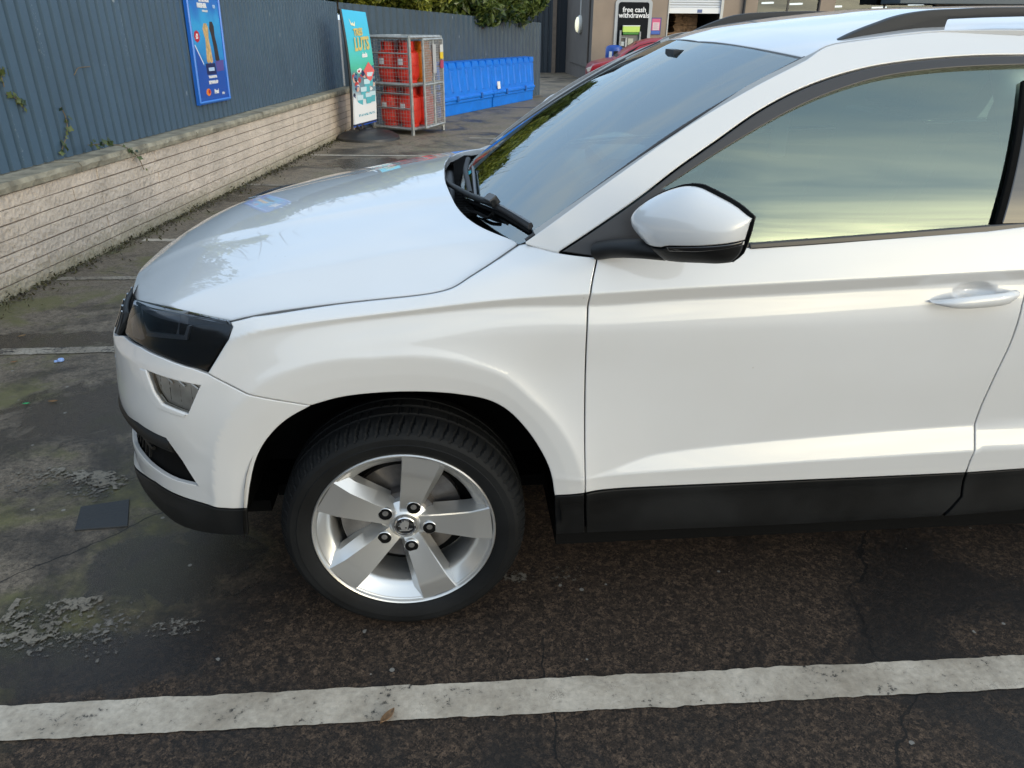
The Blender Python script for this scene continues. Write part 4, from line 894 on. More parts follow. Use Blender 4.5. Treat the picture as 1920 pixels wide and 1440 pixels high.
# ------------------------------------------------------------------ ground
WETS = [((gp((165, 770))[0], gp((165, 770))[1]), .36, .34), ((gp((60, 640))[0], gp((60, 640))[1]), .75, .14), ((gp((120, 1240))[0], gp((120, 1240))[1]), .48, .13), ((gp((330, 1060))[0], gp((330, 1060))[1]), .30, .22), ((gp((700, 306))[0], gp((700, 306))[1]), .8, .5), ((gp((520, 365))[0], gp((520, 365))[1]), .6, .5)]
def ground_mat():
    m, n, l, b = new_mat('wet_tarmac'); t = n.new('ShaderNodeTexCoord'); O = t.outputs['Object']
    def noise(sc, det=5, rough=.55, dist=0.):
        q = n.new('ShaderNodeTexNoise'); q.inputs['Scale'].default_value = sc; q.inputs['Detail'].default_value = det; q.inputs['Roughness'].default_value = rough; q.inputs['Distortion'].default_value = dist; l.new(O, q.inputs['Vector']); return q.outputs['Fac']
    def ramp(x, a, b_, ca=(0, 0, 0), cb=(1, 1, 1)):
        r = n.new('ShaderNodeValToRGB'); r.color_ramp.elements[0].position = a; r.color_ramp.elements[1].position = b_; r.color_ramp.elements[0].color = (*ca, 1); r.color_ramp.elements[1].color = (*cb, 1); l.new(x, r.inputs[0]); return r.outputs[0]
    def mix(f, a, b_, mode='MIX'):
        q = n.new('ShaderNodeMix'); q.data_type = 'RGBA'; q.blend_type = mode
        if isinstance(f, float): q.inputs[0].default_value = f
        else: l.new(f, q.inputs[0])
        for k, v in ((6, a), (7, b_)):
            if isinstance(v, tuple): q.inputs[k].default_value = (*v, 1)
            else: l.new(v, q.inputs[k])
        return q.outputs[2]
    def rng_(x, a, b_, lo, hi):
        q = n.new('ShaderNodeMapRange'); q.interpolation_type = 'SMOOTHSTEP'; q.inputs['From Min'].default_value = a; q.inputs['From Max'].default_value = b_; q.inputs['To Min'].default_value = lo; q.inputs['To Max'].default_value = hi; l.new(x, q.inputs[0]); return q.outputs[0]
    def math_(op, a, b_):
        q = n.new('ShaderNodeMath'); q.operation = op
        for k, v in ((0, a), (1, b_)):
            if isinstance(v, (float, int)): q.inputs[k].default_value = v
            else: l.new(v, q.inputs[k])
        return q.outputs[0]
    sp_ = n.new('ShaderNodeSeparateXYZ'); l.new(O, sp_.inputs[0])
    v = n.new('ShaderNodeTexVoronoi'); v.inputs['Scale'].default_value = 120; v.inputs['Randomness'].default_value = 1; l.new(O, v.inputs['Vector'])
    sc = n.new('ShaderNodeSeparateColor'); l.new(v.outputs['Color'], sc.inputs[0])
    stones = ramp(sc.outputs[0], .30, 1.0, (.0075, .0055, .004), (.17, .112, .072))
    tint = mix(math_('MULTIPLY', sc.outputs[1], .35), stones, (.030, .018, .012))
    fine = noise(300, 4, .7); vb = n.new('ShaderNodeTexVoronoi'); vb.inputs['Scale'].default_value = 310; l.new(O, vb.inputs['Vector']); sb = n.new('ShaderNodeSeparateColor'); l.new(vb.outputs['Color'], sb.inputs[0]); base = mix(.5, tint, ramp(sb.outputs[0], .35, 1.0, (.005, .0038, .003), (.15, .10, .068))); base = mix(rng_(noise(38, 5, .65), .35, .65, 0, .75), base, (.011, .0078, .0058))
    # brown binder near the bay, worn grey-brown further off and by the wall
    worn = mix(rng_(noise(24, 6), .3, .7, 0, 1), (.17, .136, .100), (.31, .255, .190)); worn = mix(.42, worn, ramp(fine, .3, .7, (.024, .019, .015), (.165, .138, .108)))
    px_ = math_('ADD', math_('MULTIPLY', sp_.outputs[0], -1.0), math_('MULTIPLY', sp_.outputs[1], .75)); big = noise(1.3, 5, .6, .4)
    zone = rng_(math_('ADD', px_, math_('MULTIPLY', big, 1.8)), 1.5, 2.6, 0, 1)
    col = mix(zone, base, worn)
    worn = mix(.45, worn, mix(.5, ramp(sc.outputs[0], .25, 1.0, (.03, .025, .02), (.26, .215, .165)), ramp(sb.outputs[0], .3, 1.0, (.03, .025, .02), (.30, .25, .19))))
    worn = mix(rng_(noise(52, 6, .72), .48, .66, 0, .7), worn, (.035, .029, .023))
    worn = mix(rng_(sp_.outputs[1], 2.5, 8., 0, .9), worn, (1.55, 1.5, 1.42), 'MULTIPLY'); col = mix(zone, base, worn)
    # moss in the worn part
    moss = math_('MULTIPLY', rng_(noise(2.2, 6, .65, .5), .47, .62, 0, .85), rng_(px_, .6, 1.2, 0, 1)); moss = math_('MULTIPLY', moss, rng_(sp_.outputs[1], 3., 7., 1, .35))
    col = mix(moss, col, mix(fine, (.05, .052, .020), (.185, .172, .075)))
    # damp patches: darker and smoother
    damp = rng_(math_('ADD', noise(1.05, 6, .62, 1.0), math_('MULTIPLY', noise(14, 6, .7), .30)), .62, .80, 0, 1)
    # standing wet where the tarmac dips, left of the car
    wet = None
    for (qx, qy), rx_, ry_ in WETS:
        dx = math_('MULTIPLY', math_('SUBTRACT', sp_.outputs[0], qx), 1/rx_); dy = math_('MULTIPLY', math_('SUBTRACT', sp_.outputs[1], qy), 1/ry_); e_ = math_('ADD', math_('MULTIPLY', dx, dx), math_('MULTIPLY', dy, dy)); wet = e_ if wet is None else math_('MINIMUM', wet, e_)
    wetm = rng_(math_('ADD', wet, math_('MULTIPLY', math_('SUBTRACT', noise(5.5, 7, .62, .8), .5), 3.2)), .55, 1.15, 1, 0)
    damp = math_('MAXIMUM', damp, wetm)
    col = mix(math_('MULTIPLY', damp, .78), col, (.012, .011, .0105))
    # pale grit flecks
    v2 = n.new('ShaderNodeTexVoronoi'); v2.inputs['Scale'].default_value = 46; l.new(O, v2.inputs['Vector']); s2 = n.new('ShaderNodeSeparateColor'); l.new(v2.outputs['Color'], s2.inputs[0])
    fl = math_('MULTIPLY', math_('LESS_THAN', v2.outputs['Distance'], math_('MULTIPLY', s2.outputs[0], .34)), math_('GREATER_THAN', s2.outputs[2], .992)); col = mix(math_('MULTIPLY', fl, .8), col, (.22, .21, .19))
    # cracks
    v3 = n.new('ShaderNodeTexVoronoi'); v3.feature = 'DISTANCE_TO_EDGE'; v3.inputs['Scale'].default_value = .55; wv = n.new('ShaderNodeMix'); wv.data_type = 'RGBA'
    nn = n.new('ShaderNodeTexNoise'); nn.inputs['Scale'].default_value = 3; nn.inputs['Detail'].default_value = 6; l.new(O, nn.inputs['Vector']); wv.inputs[0].default_value = .18; l.new(O, wv.inputs[6]); l.new(nn.outputs['Color'], wv.inputs[7]); l.new(wv.outputs[2], v3.inputs['Vector'])
    crack = math_('MULTIPLY', math_('LESS_THAN', v3.outputs['Distance'], .0013), rng_(noise(.9, 2), .45, .55, 0, 1)); col = mix(math_('MULTIPLY', crack, .85), col, (.004, .004, .004))
    l.new(col, b.inputs['Base Color'])
    ro = math_('SUBTRACT', math_('SUBTRACT', rng_(fine, .3, .7, .55, .85), math_('MULTIPLY', damp, .24)), math_('MULTIPLY', wetm, .22)); l.new(ro, b.inputs['Roughness']); b.inputs['Specular IOR Level'].default_value = .32
    hgt = math_('ADD', math_('MULTIPLY', sc.outputs[0], .6), math_('MULTIPLY', fine, .5)); hgt = math_('SUBTRACT', hgt, math_('MULTIPLY', crack, 3))
    bp = n.new('ShaderNodeBump'); bp.inputs['Strength'].default_value = .55; bp.inputs['Distance'].default_value = .006; l.new(hgt, bp.inputs['Height']); l.new(bp.outputs[0], b.inputs['Normal'])
    return m
ys = [-400, 2, 60, 900]; V = [(x, y, gz(min(y, 60))) for y in ys for x in (-600, 600)]
tag(mk('tarmac', V, [(2*i, 2*i+1, 2*i+3, 2*i+2) for i in range(3)], ground_mat()), kind='structure')

def line_mat(name, col, wear, alpha=0.):
    m, n, l, b = new_mat(name); t = n.new('ShaderNodeTexCoord'); O = t.outputs['Object']
    a = n.new('ShaderNodeTexNoise'); a.inputs['Scale'].default_value = 60; a.inputs['Detail'].default_value = 8; a.inputs['Roughness'].default_value = .7; l.new(O, a.inputs['Vector'])
    c = n.new('ShaderNodeTexNoise'); c.inputs['Scale'].default_value = 7; c.inputs['Detail'].default_value = 5; l.new(O, c.inputs['Vector'])
    s = n.new('ShaderNodeMath'); s.operation = 'MULTIPLY_ADD'; l.new(c.outputs['Fac'], s.inputs[0]); s.inputs[1].default_value = .55; l.new(a.outputs['Fac'], s.inputs[2])
    r = n.new('ShaderNodeValToRGB'); e = r.color_ramp.elements; e[0].position = wear-.03; e[0].color = (.03, .027, .025, 1); e[1].position = wear+.05; e[1].color = (*[q*.72 for q in col], 1); e2 = r.color_ramp.elements.new(min(1., wear+.35)); e2.color = (*col, 1)
    l.new(s.outputs[0], r.inputs[0])
    # hair cracks across the paint
    v = n.new('ShaderNodeTexVoronoi'); v.feature = 'DISTANCE_TO_EDGE'; v.inputs['Scale'].default_value = 30; wv_ = n.new('ShaderNodeMix'); wv_.data_type = 'RGBA'; wv_.inputs[0].default_value = .06; l.new(O, wv_.inputs[6]); l.new(a.outputs['Color'], wv_.inputs[7]); l.new(wv_.outputs[2], v.inputs['Vector']); k = n.new('ShaderNodeMath'); k.operation = 'LESS_THAN'; k.inputs[1].default_value = .012; l.new(v.outputs['Distance'], k.inputs[0])
    k2 = n.new('ShaderNodeMath'); k2.operation = 'MULTIPLY'; l.new(k.outputs[0], k2.inputs[0]); g_ = n.new('ShaderNodeMath'); g_.operation = 'GREATER_THAN'; g_.inputs[1].default_value = .60; l.new(c.outputs['Fac'], g_.inputs[0]); l.new(g_.outputs[0], k2.inputs[1])
    mx_ = n.new('ShaderNodeMix'); mx_.data_type = 'RGBA'; l.new(k2.outputs[0], mx_.inputs[0]); l.new(r.outputs[0], mx_.inputs[6]); mx_.inputs[7].default_value = (.10, .095, .085, 1); l.new(mx_.outputs[2], b.inputs['Base Color'])
    gm = n.new('ShaderNodeTexNoise'); gm.inputs['Scale'].default_value = 3.2; gm.inputs['Detail'].default_value = 7; gm.inputs['Roughness'].default_value = .65; l.new(O, gm.inputs['Vector']); gr_ = n.new('ShaderNodeValToRGB'); gr_.color_ramp.elements[0].position = .32; gr_.color_ramp.elements[0].color = (.55, .52, .48, 1); gr_.color_ramp.elements[1].position = .62; l.new(gm.outputs['Fac'], gr_.inputs[0]); gx_ = n.new('ShaderNodeMix'); gx_.data_type = 'RGBA'; gx_.blend_type = 'MULTIPLY'; gx_.inputs[0].default_value = 1; l.new(mx_.outputs[2], gx_.inputs[6]); l.new(gr_.outputs[0], gx_.inputs[7]); l.new(gx_.outputs[2], b.inputs['Base Color'])
    b.inputs['Roughness'].default_value = .6; bp = n.new('ShaderNodeBump'); bp.inputs['Strength'].default_value = .5; bp.inputs['Distance'].default_value = .004; l.new(s.outputs[0], bp.inputs['Height']); l.new(bp.outputs[0], b.inputs['Normal'])
    if alpha:
        al = n.new('ShaderNodeMath'); al.operation = 'GREATER_THAN'; al.inputs[1].default_value = alpha; l.new(s.outputs[0], al.inputs[0]); l.new(al.outputs[0], b.inputs['Alpha'])
    return m
def strip(name, a, b_, wd, m, lift=.004, jit=.0035, step=.012):
    a = np.array(a[:2], float); b_ = np.array(b_[:2], float); d = b_-a; L_ = np.linalg.norm(d); d /= L_; nn = np.array([-d[1], d[0]]); k = max(2, int(L_/step)); t = np.linspace(0, L_, k); V = []
    def wob(): return jit*(np.convolve(rng.normal(0, 1, k+2), np.ones(3)/3, 'valid')+.35*np.convolve(rng.normal(0, 1, k+24), np.ones(25)/8, 'valid'))
    w0, w1 = wob(), wob()
    for i in range(k):
        for s_, w_ in ((-wd/2, w0[i]), (wd/2, w1[i])):
            p = a+d*t[i]+nn*(s_+w_); V.append((p[0], p[1], gz(p[1])+lift))
    return tag(mk(name, V, [(2*i, 2*i+2, 2*i+3, 2*i+1) for i in range(k-1)], m), kind='structure')
lm = line_mat('bay_paint', (.56, .495, .405), .605); lmo = line_mat('old_bay_paint', (.36, .32, .26), .70)
def ext(p, q, e0, e1): p = gp(p); q = gp(q); d = (q-p)/np.linalg.norm(q-p); return p-d*e0, q+d*e1
n0 = (gp((0, 1325))+gp((0, 1390)))/2; n1_ = (gp((1920, 1232))+gp((1920, 1290)))/2; d_ = (n1_-n0)/np.linalg.norm(n1_-n0)
strip('bay_line', n0-d_*1.3, n1_+d_*2.2, .108, lm, jit=.0024)
for p, q, e0, e1, wd, m_ in (((0, 661), (205, 656), .05, 3.2, .085, lmo), ((582, 291), (800, 293), 0, 3.5, .085, lm), ((880, 259), (945, 260), 0, 3, .085, lm), ((455, 346), (530, 348), .02, 3.5, .09, lmo), ((110, 523), (240, 522), 0, 1.5, .07, lmo), ((268, 451), (310, 451), 0, 2.5, .08, lm)):
    a, b_ = ext(p, q, e0, e1); strip('bay_line', a, b_, wd, m_, jit=.004)
wm_ = line_mat('worn_paint', (.20, .18, .15), .845, .845)
wm2 = line_mat('worn_patch', (.25, .22, .17), .785, .785); strip('faded_line', gp((0, 1166)), gp((175, 1158)), .16, wm2, lift=.0054, jit=.016); strip('faded_line', gp((30, 884)), gp((235, 906)), .09, wm2, lift=.0058, jit=.014)
for p, q, wd in (((0, 1190), (260, 1172), .2), ((0, 900), (235, 915), .16), ((280, 1180), (400, 1176), .06), ((940, 1082), (1090, 1078), .05), ((150, 1235), (250, 1190), .12)):
    FL = globals().get('FL', .0022)+.0004; strip('faded_line', gp(p), gp(q), wd, wm_, lift=FL, jit=.014)
# stopcock cover let into the tarmac
q = [gp(p) for p in ((140, 996), (240, 988), (243, 938), (152, 952))]; c0 = sum(q)/4; g = MB(); g.prism([np.array([p[0], p[1], -.01]) for p in q], (0, 0, .016)); cov = g.build('access_cover', mat('cover_iron', (.016, .018, .020), .55, var=.3, bump=.2, bscale=80), None, loc=c0, bevel=.003); tag(cov, 'small black square access cover set into the tarmac ahead of the front bumper', 'manhole cover')
# litter
def leaf_litter(name, px, size, col, label, cat, rz, curl=.3, group=None):
    p = gp(px); t = np.linspace(-1, 1, 9); V = []; 
    for i in t:
        w_ = .38*max(0, 1-abs(i)**2.2)+.02
        for s_ in (-1, 0, 1): V.append((i*size, s_*w_*size, .007+curl*size*(abs(s_)*.35+.18*i*i)))
    V = np.array(V); c, s__ = math.cos(rz), math.sin(rz); V[:, :2] = V[:, :2]@np.array([[c, s__], [-s__, c]]); V += np.array([p[0], p[1], gz(p[1])])
    F = [(3*i+j, 3*i+j+1, 3*i+j+4, 3*i+j+3) for i in range(8) for j in range(2)]
    o = mk(name, V, F, mat(name+'_col', col, .6, var=.4, scale=120), None, True, loc=p); so_ = o.modifiers.new('thick', 'SOLIDIFY'); so_.thickness = .0015
    return tag(o, label, cat, group)
leaf_litter('dead_leaf', (727, 1350), .026, (.20, .11, .05), 'curled brown dead leaf lying across the near white bay line', 'leaf', .9, .9)
leaf_litter('dead_leaf', (100, 755), .02, (.24, .12, .04), 'orange brown leaf on the tarmac just ahead of the front bumper', 'leaf', .1)
leaf_litter('dead_leaf', (42, 632), .02, (.22, .13, .05), 'brown leaf on tarmac just beyond the old line at the left edge', 'leaf', .7)
leaf_litter('dead_leaf', (27, 681), .016, (.25, .11, .04), 'brown leaf on tarmac between the old line and the damp patch at left', 'leaf', .4)
leaf_litter('green_scrap', (50, 759), .016, (.03, .35, .12), 'bright green scrap of plastic on the tarmac left of the car', 'litter', .1, .1)
p = gp((115, 678)); g = MB(); g.lathe([(.001, .012), (.013, .012), (.015, .009), (.015, .001), (.001, .001)], (p[0], p[1], .004), 'z', 20); g.lathe([(.001, .007), (.008, .007), (.009, .001)], (p[0]-.02, p[1]-.012, .004), 'z', 14)
tag(g.build('bottle_top', mat('pale_blue_plastic', (.30, .45, .80), .35), None, loc=p, ang=40), 'pale blue plastic bottle top on the tarmac beside the old bay line', 'litter')

# ------------------------------------------------------------------ block wall, coping and cladding fence
WA = gp((0, 572)); WB = gp((650, 253)); wd_ = (WB-WA)[:2]/np.linalg.norm((WB-WA)[:2]); wn = np.array([wd_[1], -wd_[0]])          # wn points into the car park
def wpt(t, off, z): q = WA[:2]+wd_*t-wn*off; return np.array([q[0], q[1], gz(q[1])+z])
TL0, TL1 = -7., np.linalg.norm((WB-WA)[:2])+.95
wall = empty('block_wall', wpt(0, 0, 0), 'low beige split-face block wall along the left with a weathered stone coping', 'wall')
def wall_mat():
    m = mat('painted_block', (.60, .50, .405), .8, var=.20, scale=4); n, l = m.node_tree.nodes, m.node_tree.links; b = n['Principled BSDF']; t = n.new('ShaderNodeTexCoord')
    a = n.new('ShaderNodeTexNoise'); a.inputs['Scale'].default_value = 22; a.inputs['Detail'].default_value = 7; a.inputs['Roughness'].default_value = .6; l.new(t.outputs['Object'], a.inputs['Vector'])
    v = n.new('ShaderNodeTexVoronoi'); v.inputs['Scale'].default_value = 30; l.new(t.outputs['Object'], v.inputs['Vector']); ad = n.new('ShaderNodeMath'); ad.operation = 'MULTIPLY_ADD'; l.new(v.outputs['Distance'], ad.inputs[0]); ad.inputs[1].default_value = .5; l.new(a.outputs['Fac'], ad.inputs[2])
    bp = n.new('ShaderNodeBump'); bp.inputs['Strength'].default_value = .8; bp.inputs['Distance'].default_value = .022; l.new(ad.outputs[0], bp.inputs['Height']); l.new(bp.outputs[0], b.inputs['Normal'])
    src = b.inputs['Base Color'].links[0].from_socket; sx_ = n.new('ShaderNodeSeparateXYZ'); l.new(t.outputs['Object'], sx_.inputs[0])
    hz_ = n.new('ShaderNodeMath'); hz_.operation = 'MULTIPLY_ADD'; l.new(sx_.outputs[1], hz_.inputs[0]); hz_.inputs[1].default_value = SLOPE; l.new(sx_.outputs[2], hz_.inputs[2])
    nz2 = n.new('ShaderNodeTexNoise'); nz2.inputs['Scale'].default_value = 7; nz2.inputs['Detail'].default_value = 7; nz2.inputs['Roughness'].default_value = .7; l.new(t.outputs['Object'], nz2.inputs['Vector'])
    h2 = n.new('ShaderNodeMath'); h2.operation = 'MULTIPLY_ADD'; l.new(nz2.outputs['Fac'], h2.inputs[0]); h2.inputs[1].default_value = -.30; l.new(hz_.outputs[0], h2.inputs[2])
    mr = n.new('ShaderNodeMapRange'); mr.inputs['From Min'].default_value = -.16; mr.inputs['From Max'].default_value = .03; mr.inputs['To Min'].default_value = .85; mr.inputs['To Max'].default_value = 0; l.new(h2.outputs[0], mr.inputs[0])
    mm_ = n.new('ShaderNodeMix'); mm_.data_type = 'RGBA'; l.new(mr.outputs[0], mm_.inputs[0]); l.new(src, mm_.inputs[6]); mm_.inputs[7].default_value = (.22, .20, .12, 1); l.new(mm_.outputs[2], b.inputs['Base Color']); return m
g = MB(); course = .088; nc = 7
for k in range(nc):
    z0, z1 = k*course, k*course+course-.008; t = TL0+(k % 2)*.11
    while t < TL1:
        t1 = min(t+.4375, TL1); o = rng.uniform(-.003, .004); dz = rng.uniform(-.002, .002)
        A_ = [wpt(t+.0006, -o, z0+dz), wpt(t1-.0006, -o, z0+dz), wpt(t1-.0006, -o, z1+dz), wpt(t+.0006, -o, z1+dz)]; B_ = [wpt(t, .03, z0), wpt(t1, .03, z0), wpt(t1, .03, z1), wpt(t, .03, z1)]
        g.add(A_+B_, [(0, 1, 2, 3), (0, 4, 5, 1), (1, 5, 6, 2), (2, 6, 7, 3), (3, 7, 4, 0)]); t = t1
g.build('block_face', wall_mat(), wall, bevel=.0025)
g = MB(); nseg = 60; tt = np.linspace(TL0, TL1, nseg)
for i in range(nseg-1):
    g.add([wpt(tt[i], .01, -.2), wpt(tt[i+1], .01, -.2), wpt(tt[i+1], .01, nc*course), wpt(tt[i], .01, nc*course), wpt(tt[i], .30, -.2), wpt(tt[i+1], .30, -.2), wpt(tt[i+1], .30, nc*course), wpt(tt[i], .30, nc*course)], [(0, 1, 2, 3), (4, 7, 6, 5), (3, 2, 6, 7)])
g.build('mortar_core', mat('mortar', (.20, .16, .125), .9), wall)
g = MB(); t = TL0; zc0, zc1 = nc*course+.001, nc*course+.068
cop_mat = mat('coping_stone', (.30, .27, .20), .9, var=.45, scale=9, bump=.9, bscale=45, detail=8)
while t < TL1:
    t1 = min(t+rng.uniform(.85, .95), TL1); d0, d1 = rng.uniform(.018, .030), rng.uniform(-.004, .004); k = 18; ts = np.linspace(t+.003, t1-.003, k); j1 = rng.normal(0, .003, k); j2 = rng.normal(0, .003, k)
    rows = [[wpt(ts[i], -d0+abs(j1[i]), zc0+.002*rng.random()) for i in range(k)], [wpt(ts[i], -d0-.004+j2[i], zc0+.035+j1[i]) for i in range(k)], [wpt(ts[i], -d0+.008+j1[i], zc1+d1) for i in range(k)], [wpt(ts[i], .30, zc1+d1) for i in range(k)]]
    for a in range(3): g.add(rows[a]+rows[a+1], [(i, i+1, k+i+1, k+i) for i in range(k-1)])
    for e in (0, k-1): g.add([r[e] for r in rows]+[wpt(ts[e], .30, zc0)], [(0, 1, 2, 3, 4)])
    t = t1
g.build('coping', cop_mat, wall)
# growth and dead leaves at the foot of the wall
def leaf_cards(pts, size, up=.3, jitter=.5):
    n_ = len(pts); a = rng.normal(0, 1, (n_, 3)); a[:, 2] += up; a /= np.linalg.norm(a, axis=1, keepdims=True); r = rng.normal(0, 1, (n_, 3)); b_ = np.cross(a, r); b_ /= np.linalg.norm(b_, axis=1, keepdims=True)+1e-9; c = np.cross(a, b_); s_ = size*(1+jitter*rng.uniform(-1, 1, n_))[:, None]
    tip = pts+b_*s_; base = pts-b_*s_; l_ = pts+c*s_*.42-a*s_*.10; r_ = pts-c*s_*.42-a*s_*.10; V = np.stack([base, r_, tip, l_], 1).reshape(-1, 3); F = np.arange(4*n_).reshape(-1, 4); F = np.concatenate([F[:, [0, 1, 2]], F[:, [0, 2, 3]]]); return V, F
def leaf_mat(name, dark, light, sc=.9, rough=.45):
    m, n, l, b = new_mat(name); t = n.new('ShaderNodeTexCoord'); a = n.new('ShaderNodeTexNoise'); a.inputs['Scale'].default_value = sc; a.inputs['Detail'].default_value = 6; l.new(t.outputs['Object'], a.inputs['Vector'])
    gi = n.new('ShaderNodeNewGeometry'); ad = n.new('ShaderNodeMath'); ad.operation = 'MULTIPLY_ADD'; l.new(gi.outputs['Random Per Island'], ad.inputs[0]); ad.inputs[1].default_value = .5; sb_ = n.new('ShaderNodeMath'); sb_.operation = 'SUBTRACT'; l.new(a.outputs['Fac'], sb_.inputs[0]); sb_.inputs[1].default_value = .25; l.new(sb_.outputs[0], ad.inputs[2])
    r = n.new('ShaderNodeValToRGB'); r.color_ramp.elements[0].position = .25; r.color_ramp.elements[1].position = .75; r.color_ramp.elements[0].color = (*dark, 1); r.color_ramp.elements[1].color = (*light, 1); l.new(ad.outputs[0], r.inputs[0]); l.new(r.outputs[0], b.inputs['Base Color']); b.inputs['Roughness'].default_value = rough
    tr = n.new('ShaderNodeBsdfTranslucent'); l.new(r.outputs[0], tr.inputs[0]); mx_ = n.new('ShaderNodeMixShader'); mx_.inputs[0].default_value = .25; l.new(b.outputs[0], mx_.inputs[1]); l.new(tr.outputs[0], mx_.inputs[2]); l.new(mx_.outputs[0], n['Material Output'].inputs[0]); return m
k = 2600; t = rng.uniform(-1.5, TL1, k); o_ = rng.exponential(.05, k); pts = np.array([wpt(a, -abs(b_), rng.exponential(.010)+.006) for a, b_ in zip(t, o_)]); V, F = leaf_cards(pts, .014, 1.)
tag(mk('moss_and_debris', V, F, leaf_mat('debris_leaf', (.035, .026, .014), (.09, .085, .03), 4), None), kind='stuff')
fset = .16
FA = wpt(0, fset, 0); FB = wpt(10, fset, 0)
def fpt(t, z, out=0.): return wpt(t, fset-out, z)
def on_fence(px, out=0.):                          # a point on the fence face
    a = wpt(0, fset-out, 0); b_ = wpt(10, fset-out, 0); return on_v(np.array(px, float), a, b_)
ftop = on_fence((640, 5)); ZT = ftop[2]-gz(ftop[1]); fbp = on_fence((300, 246)); ZB = nc*course+.075
def clad_mat(name, col):
    m, n, l, b = new_mat(name); t = n.new('ShaderNodeTexCoord'); O = t.outputs['Object']
    a = n.new('ShaderNodeTexNoise'); a.inputs['Scale'].default_value = 2.2; a.inputs['Detail'].default_value = 6; l.new(O, a.inputs['Vector'])
    mp_ = n.new('ShaderNodeMapping'); mp_.inputs['Scale'].default_value = (14, 14, .9); l.new(O, mp_.inputs[0]); s = n.new('ShaderNodeTexNoise'); s.inputs['Scale'].default_value = 1; s.inputs['Detail'].default_value = 5; l.new(mp_.outputs[0], s.inputs['Vector'])
    f = n.new('ShaderNodeTexNoise'); f.inputs['Scale'].default_value = 46; f.inputs['Detail'].default_value = 6; f.inputs['Roughness'].default_value = .7; l.new(O, f.inputs['Vector'])
    c1 = n.new('ShaderNodeMix'); c1.data_type = 'RGBA'; l.new(a.outputs['Fac'], c1.inputs[0]); c1.inputs[6].default_value = (*[q*.8 for q in col], 1); c1.inputs[7].default_value = (*[q*1.18 for q in col], 1)
    # pale scuffs running down a few sheets, and bird lime specks
    g1 = n.new('ShaderNodeMath'); g1.operation = 'GREATER_THAN'; g1.inputs[1].default_value = .66; l.new(s.outputs['Fac'], g1.inputs[0]); g2 = n.new('ShaderNodeMath'); g2.operation = 'GREATER_THAN'; g2.inputs[1].default_value = .58; l.new(f.outputs['Fac'], g2.inputs[0]); g3 = n.new('ShaderNodeMath'); g3.operation = 'MULTIPLY'; l.new(g1.outputs[0], g3.inputs[0]); l.new(g2.outputs[0], g3.inputs[1])
    v = n.new('ShaderNodeTexVoronoi'); mv = n.new('ShaderNodeMapping'); mv.inputs['Scale'].default_value = (5, 5, 2.2); l.new(O, mv.inputs[0]); v.inputs['Scale'].default_value = 1; l.new(mv.outputs[0], v.inputs['Vector']); g4 = n.new('ShaderNodeMath'); g4.operation = 'LESS_THAN'; g4.inputs[1].default_value = .055; l.new(v.outputs['Distance'], g4.inputs[0])
    mx3 = n.new('ShaderNodeMath'); mx3.operation = 'MAXIMUM'; ms = n.new('ShaderNodeMath'); ms.operation = 'MULTIPLY'; ms.inputs[1].default_value = .3; l.new(g3.outputs[0], ms.inputs[0]); ms4 = n.new('ShaderNodeMath'); ms4.operation = 'MULTIPLY'; ms4.inputs[1].default_value = .7; l.new(g4.outputs[0], ms4.inputs[0]); l.new(ms.outputs[0], mx3.inputs[0]); l.new(ms4.outputs[0], mx3.inputs[1])
    c2 = n.new('ShaderNodeMix'); c2.data_type = 'RGBA'; l.new(mx3.outputs[0], c2.inputs[0]); l.new(c1.outputs[2], c2.inputs[6]); c2.inputs[7].default_value = (.34, .38, .40, 1); l.new(c2.outputs[2], b.inputs['Base Color']); b.inputs['Roughness'].default_value = .42
    return m
def cladding(a, b_, zb, zt, pitch, groove, depth, name, m, parent, ridge=False):
    """ribbed metal sheet from plan point a to b_, groove runs up the sheet"""
    a = np.array(a[:2]); b_ = np.array(b_[:2]); d = b_-a; L_ = np.linalg.norm(d); d /= L_; nn = np.array([d[1], -d[0]]); prof = []; t = 0
    while t < L_:
        sl = groove*.25
        prof += [(t, 0), (t+pitch-groove, 0), (t+pitch-groove+sl, depth), (t+pitch-sl, depth)]; t += pitch
    V = []
    for t_, o in prof:
        p = a+d*min(t_, L_)-nn*o
        for z in (zb(p) if callable(zb) else zb+gz(p[1]), zt(p) if callable(zt) else zt+gz(p[1])): V.append((p[0], p[1], z))
    k = len(prof); return mk(name, V, [(2*i, 2*i+2, 2*i+3, 2*i+1) for i in range(k-1)], m, parent)
cl1 = clad_mat('blue_grey_cladding', (.058, .102, .150))
FE = fpt(TL1-.25, 0)
fence = empty('metal_fence', fpt(0, 0), 'blue-grey ribbed metal fence standing on the block wall at left', 'fence')
cladding(fpt(TL0, 0), FE, ZB, ZT, .118, .042, .030, 'cladding', cl1, fence)
g = MB()
for z in (ZB+.12, ZT-.12): g.tube([fpt(TL0, z, -.06), fpt(TL1-.3, z, -.06)], .025, 6)
for t in np.arange(TL0+.4, TL1-.3, 2.1): g.tube([fpt(t, ZB-.06, -.10), fpt(t, ZT-.02, -.10)], .04, 6)
g.build('rail', cl1, fence)
c_end = np.array([2.62, 19.6]); F2A = np.array([FE[0]+.02, FE[1]+.03])
cl2 = clad_mat('slate_cladding', (.052, .082, .112))
fence2 = empty('metal_fence', (*F2A, gz(F2A[1])), 'darker deep-ribbed metal fence running behind the gas cage and the blue bins', 'fence')
ztop = lambda p: np.interp(p[1], [F2A[1], c_end[1]], [ZT+gz(F2A[1]), on_v(np.array([1000., 43.]), F2A, c_end)[2]])
cladding(F2A, c_end, 0., ztop, .225, .10, .04, 'cladding', cl2, fence2)
dd = (c_end-F2A)/np.linalg.norm(c_end-F2A); g = MB()
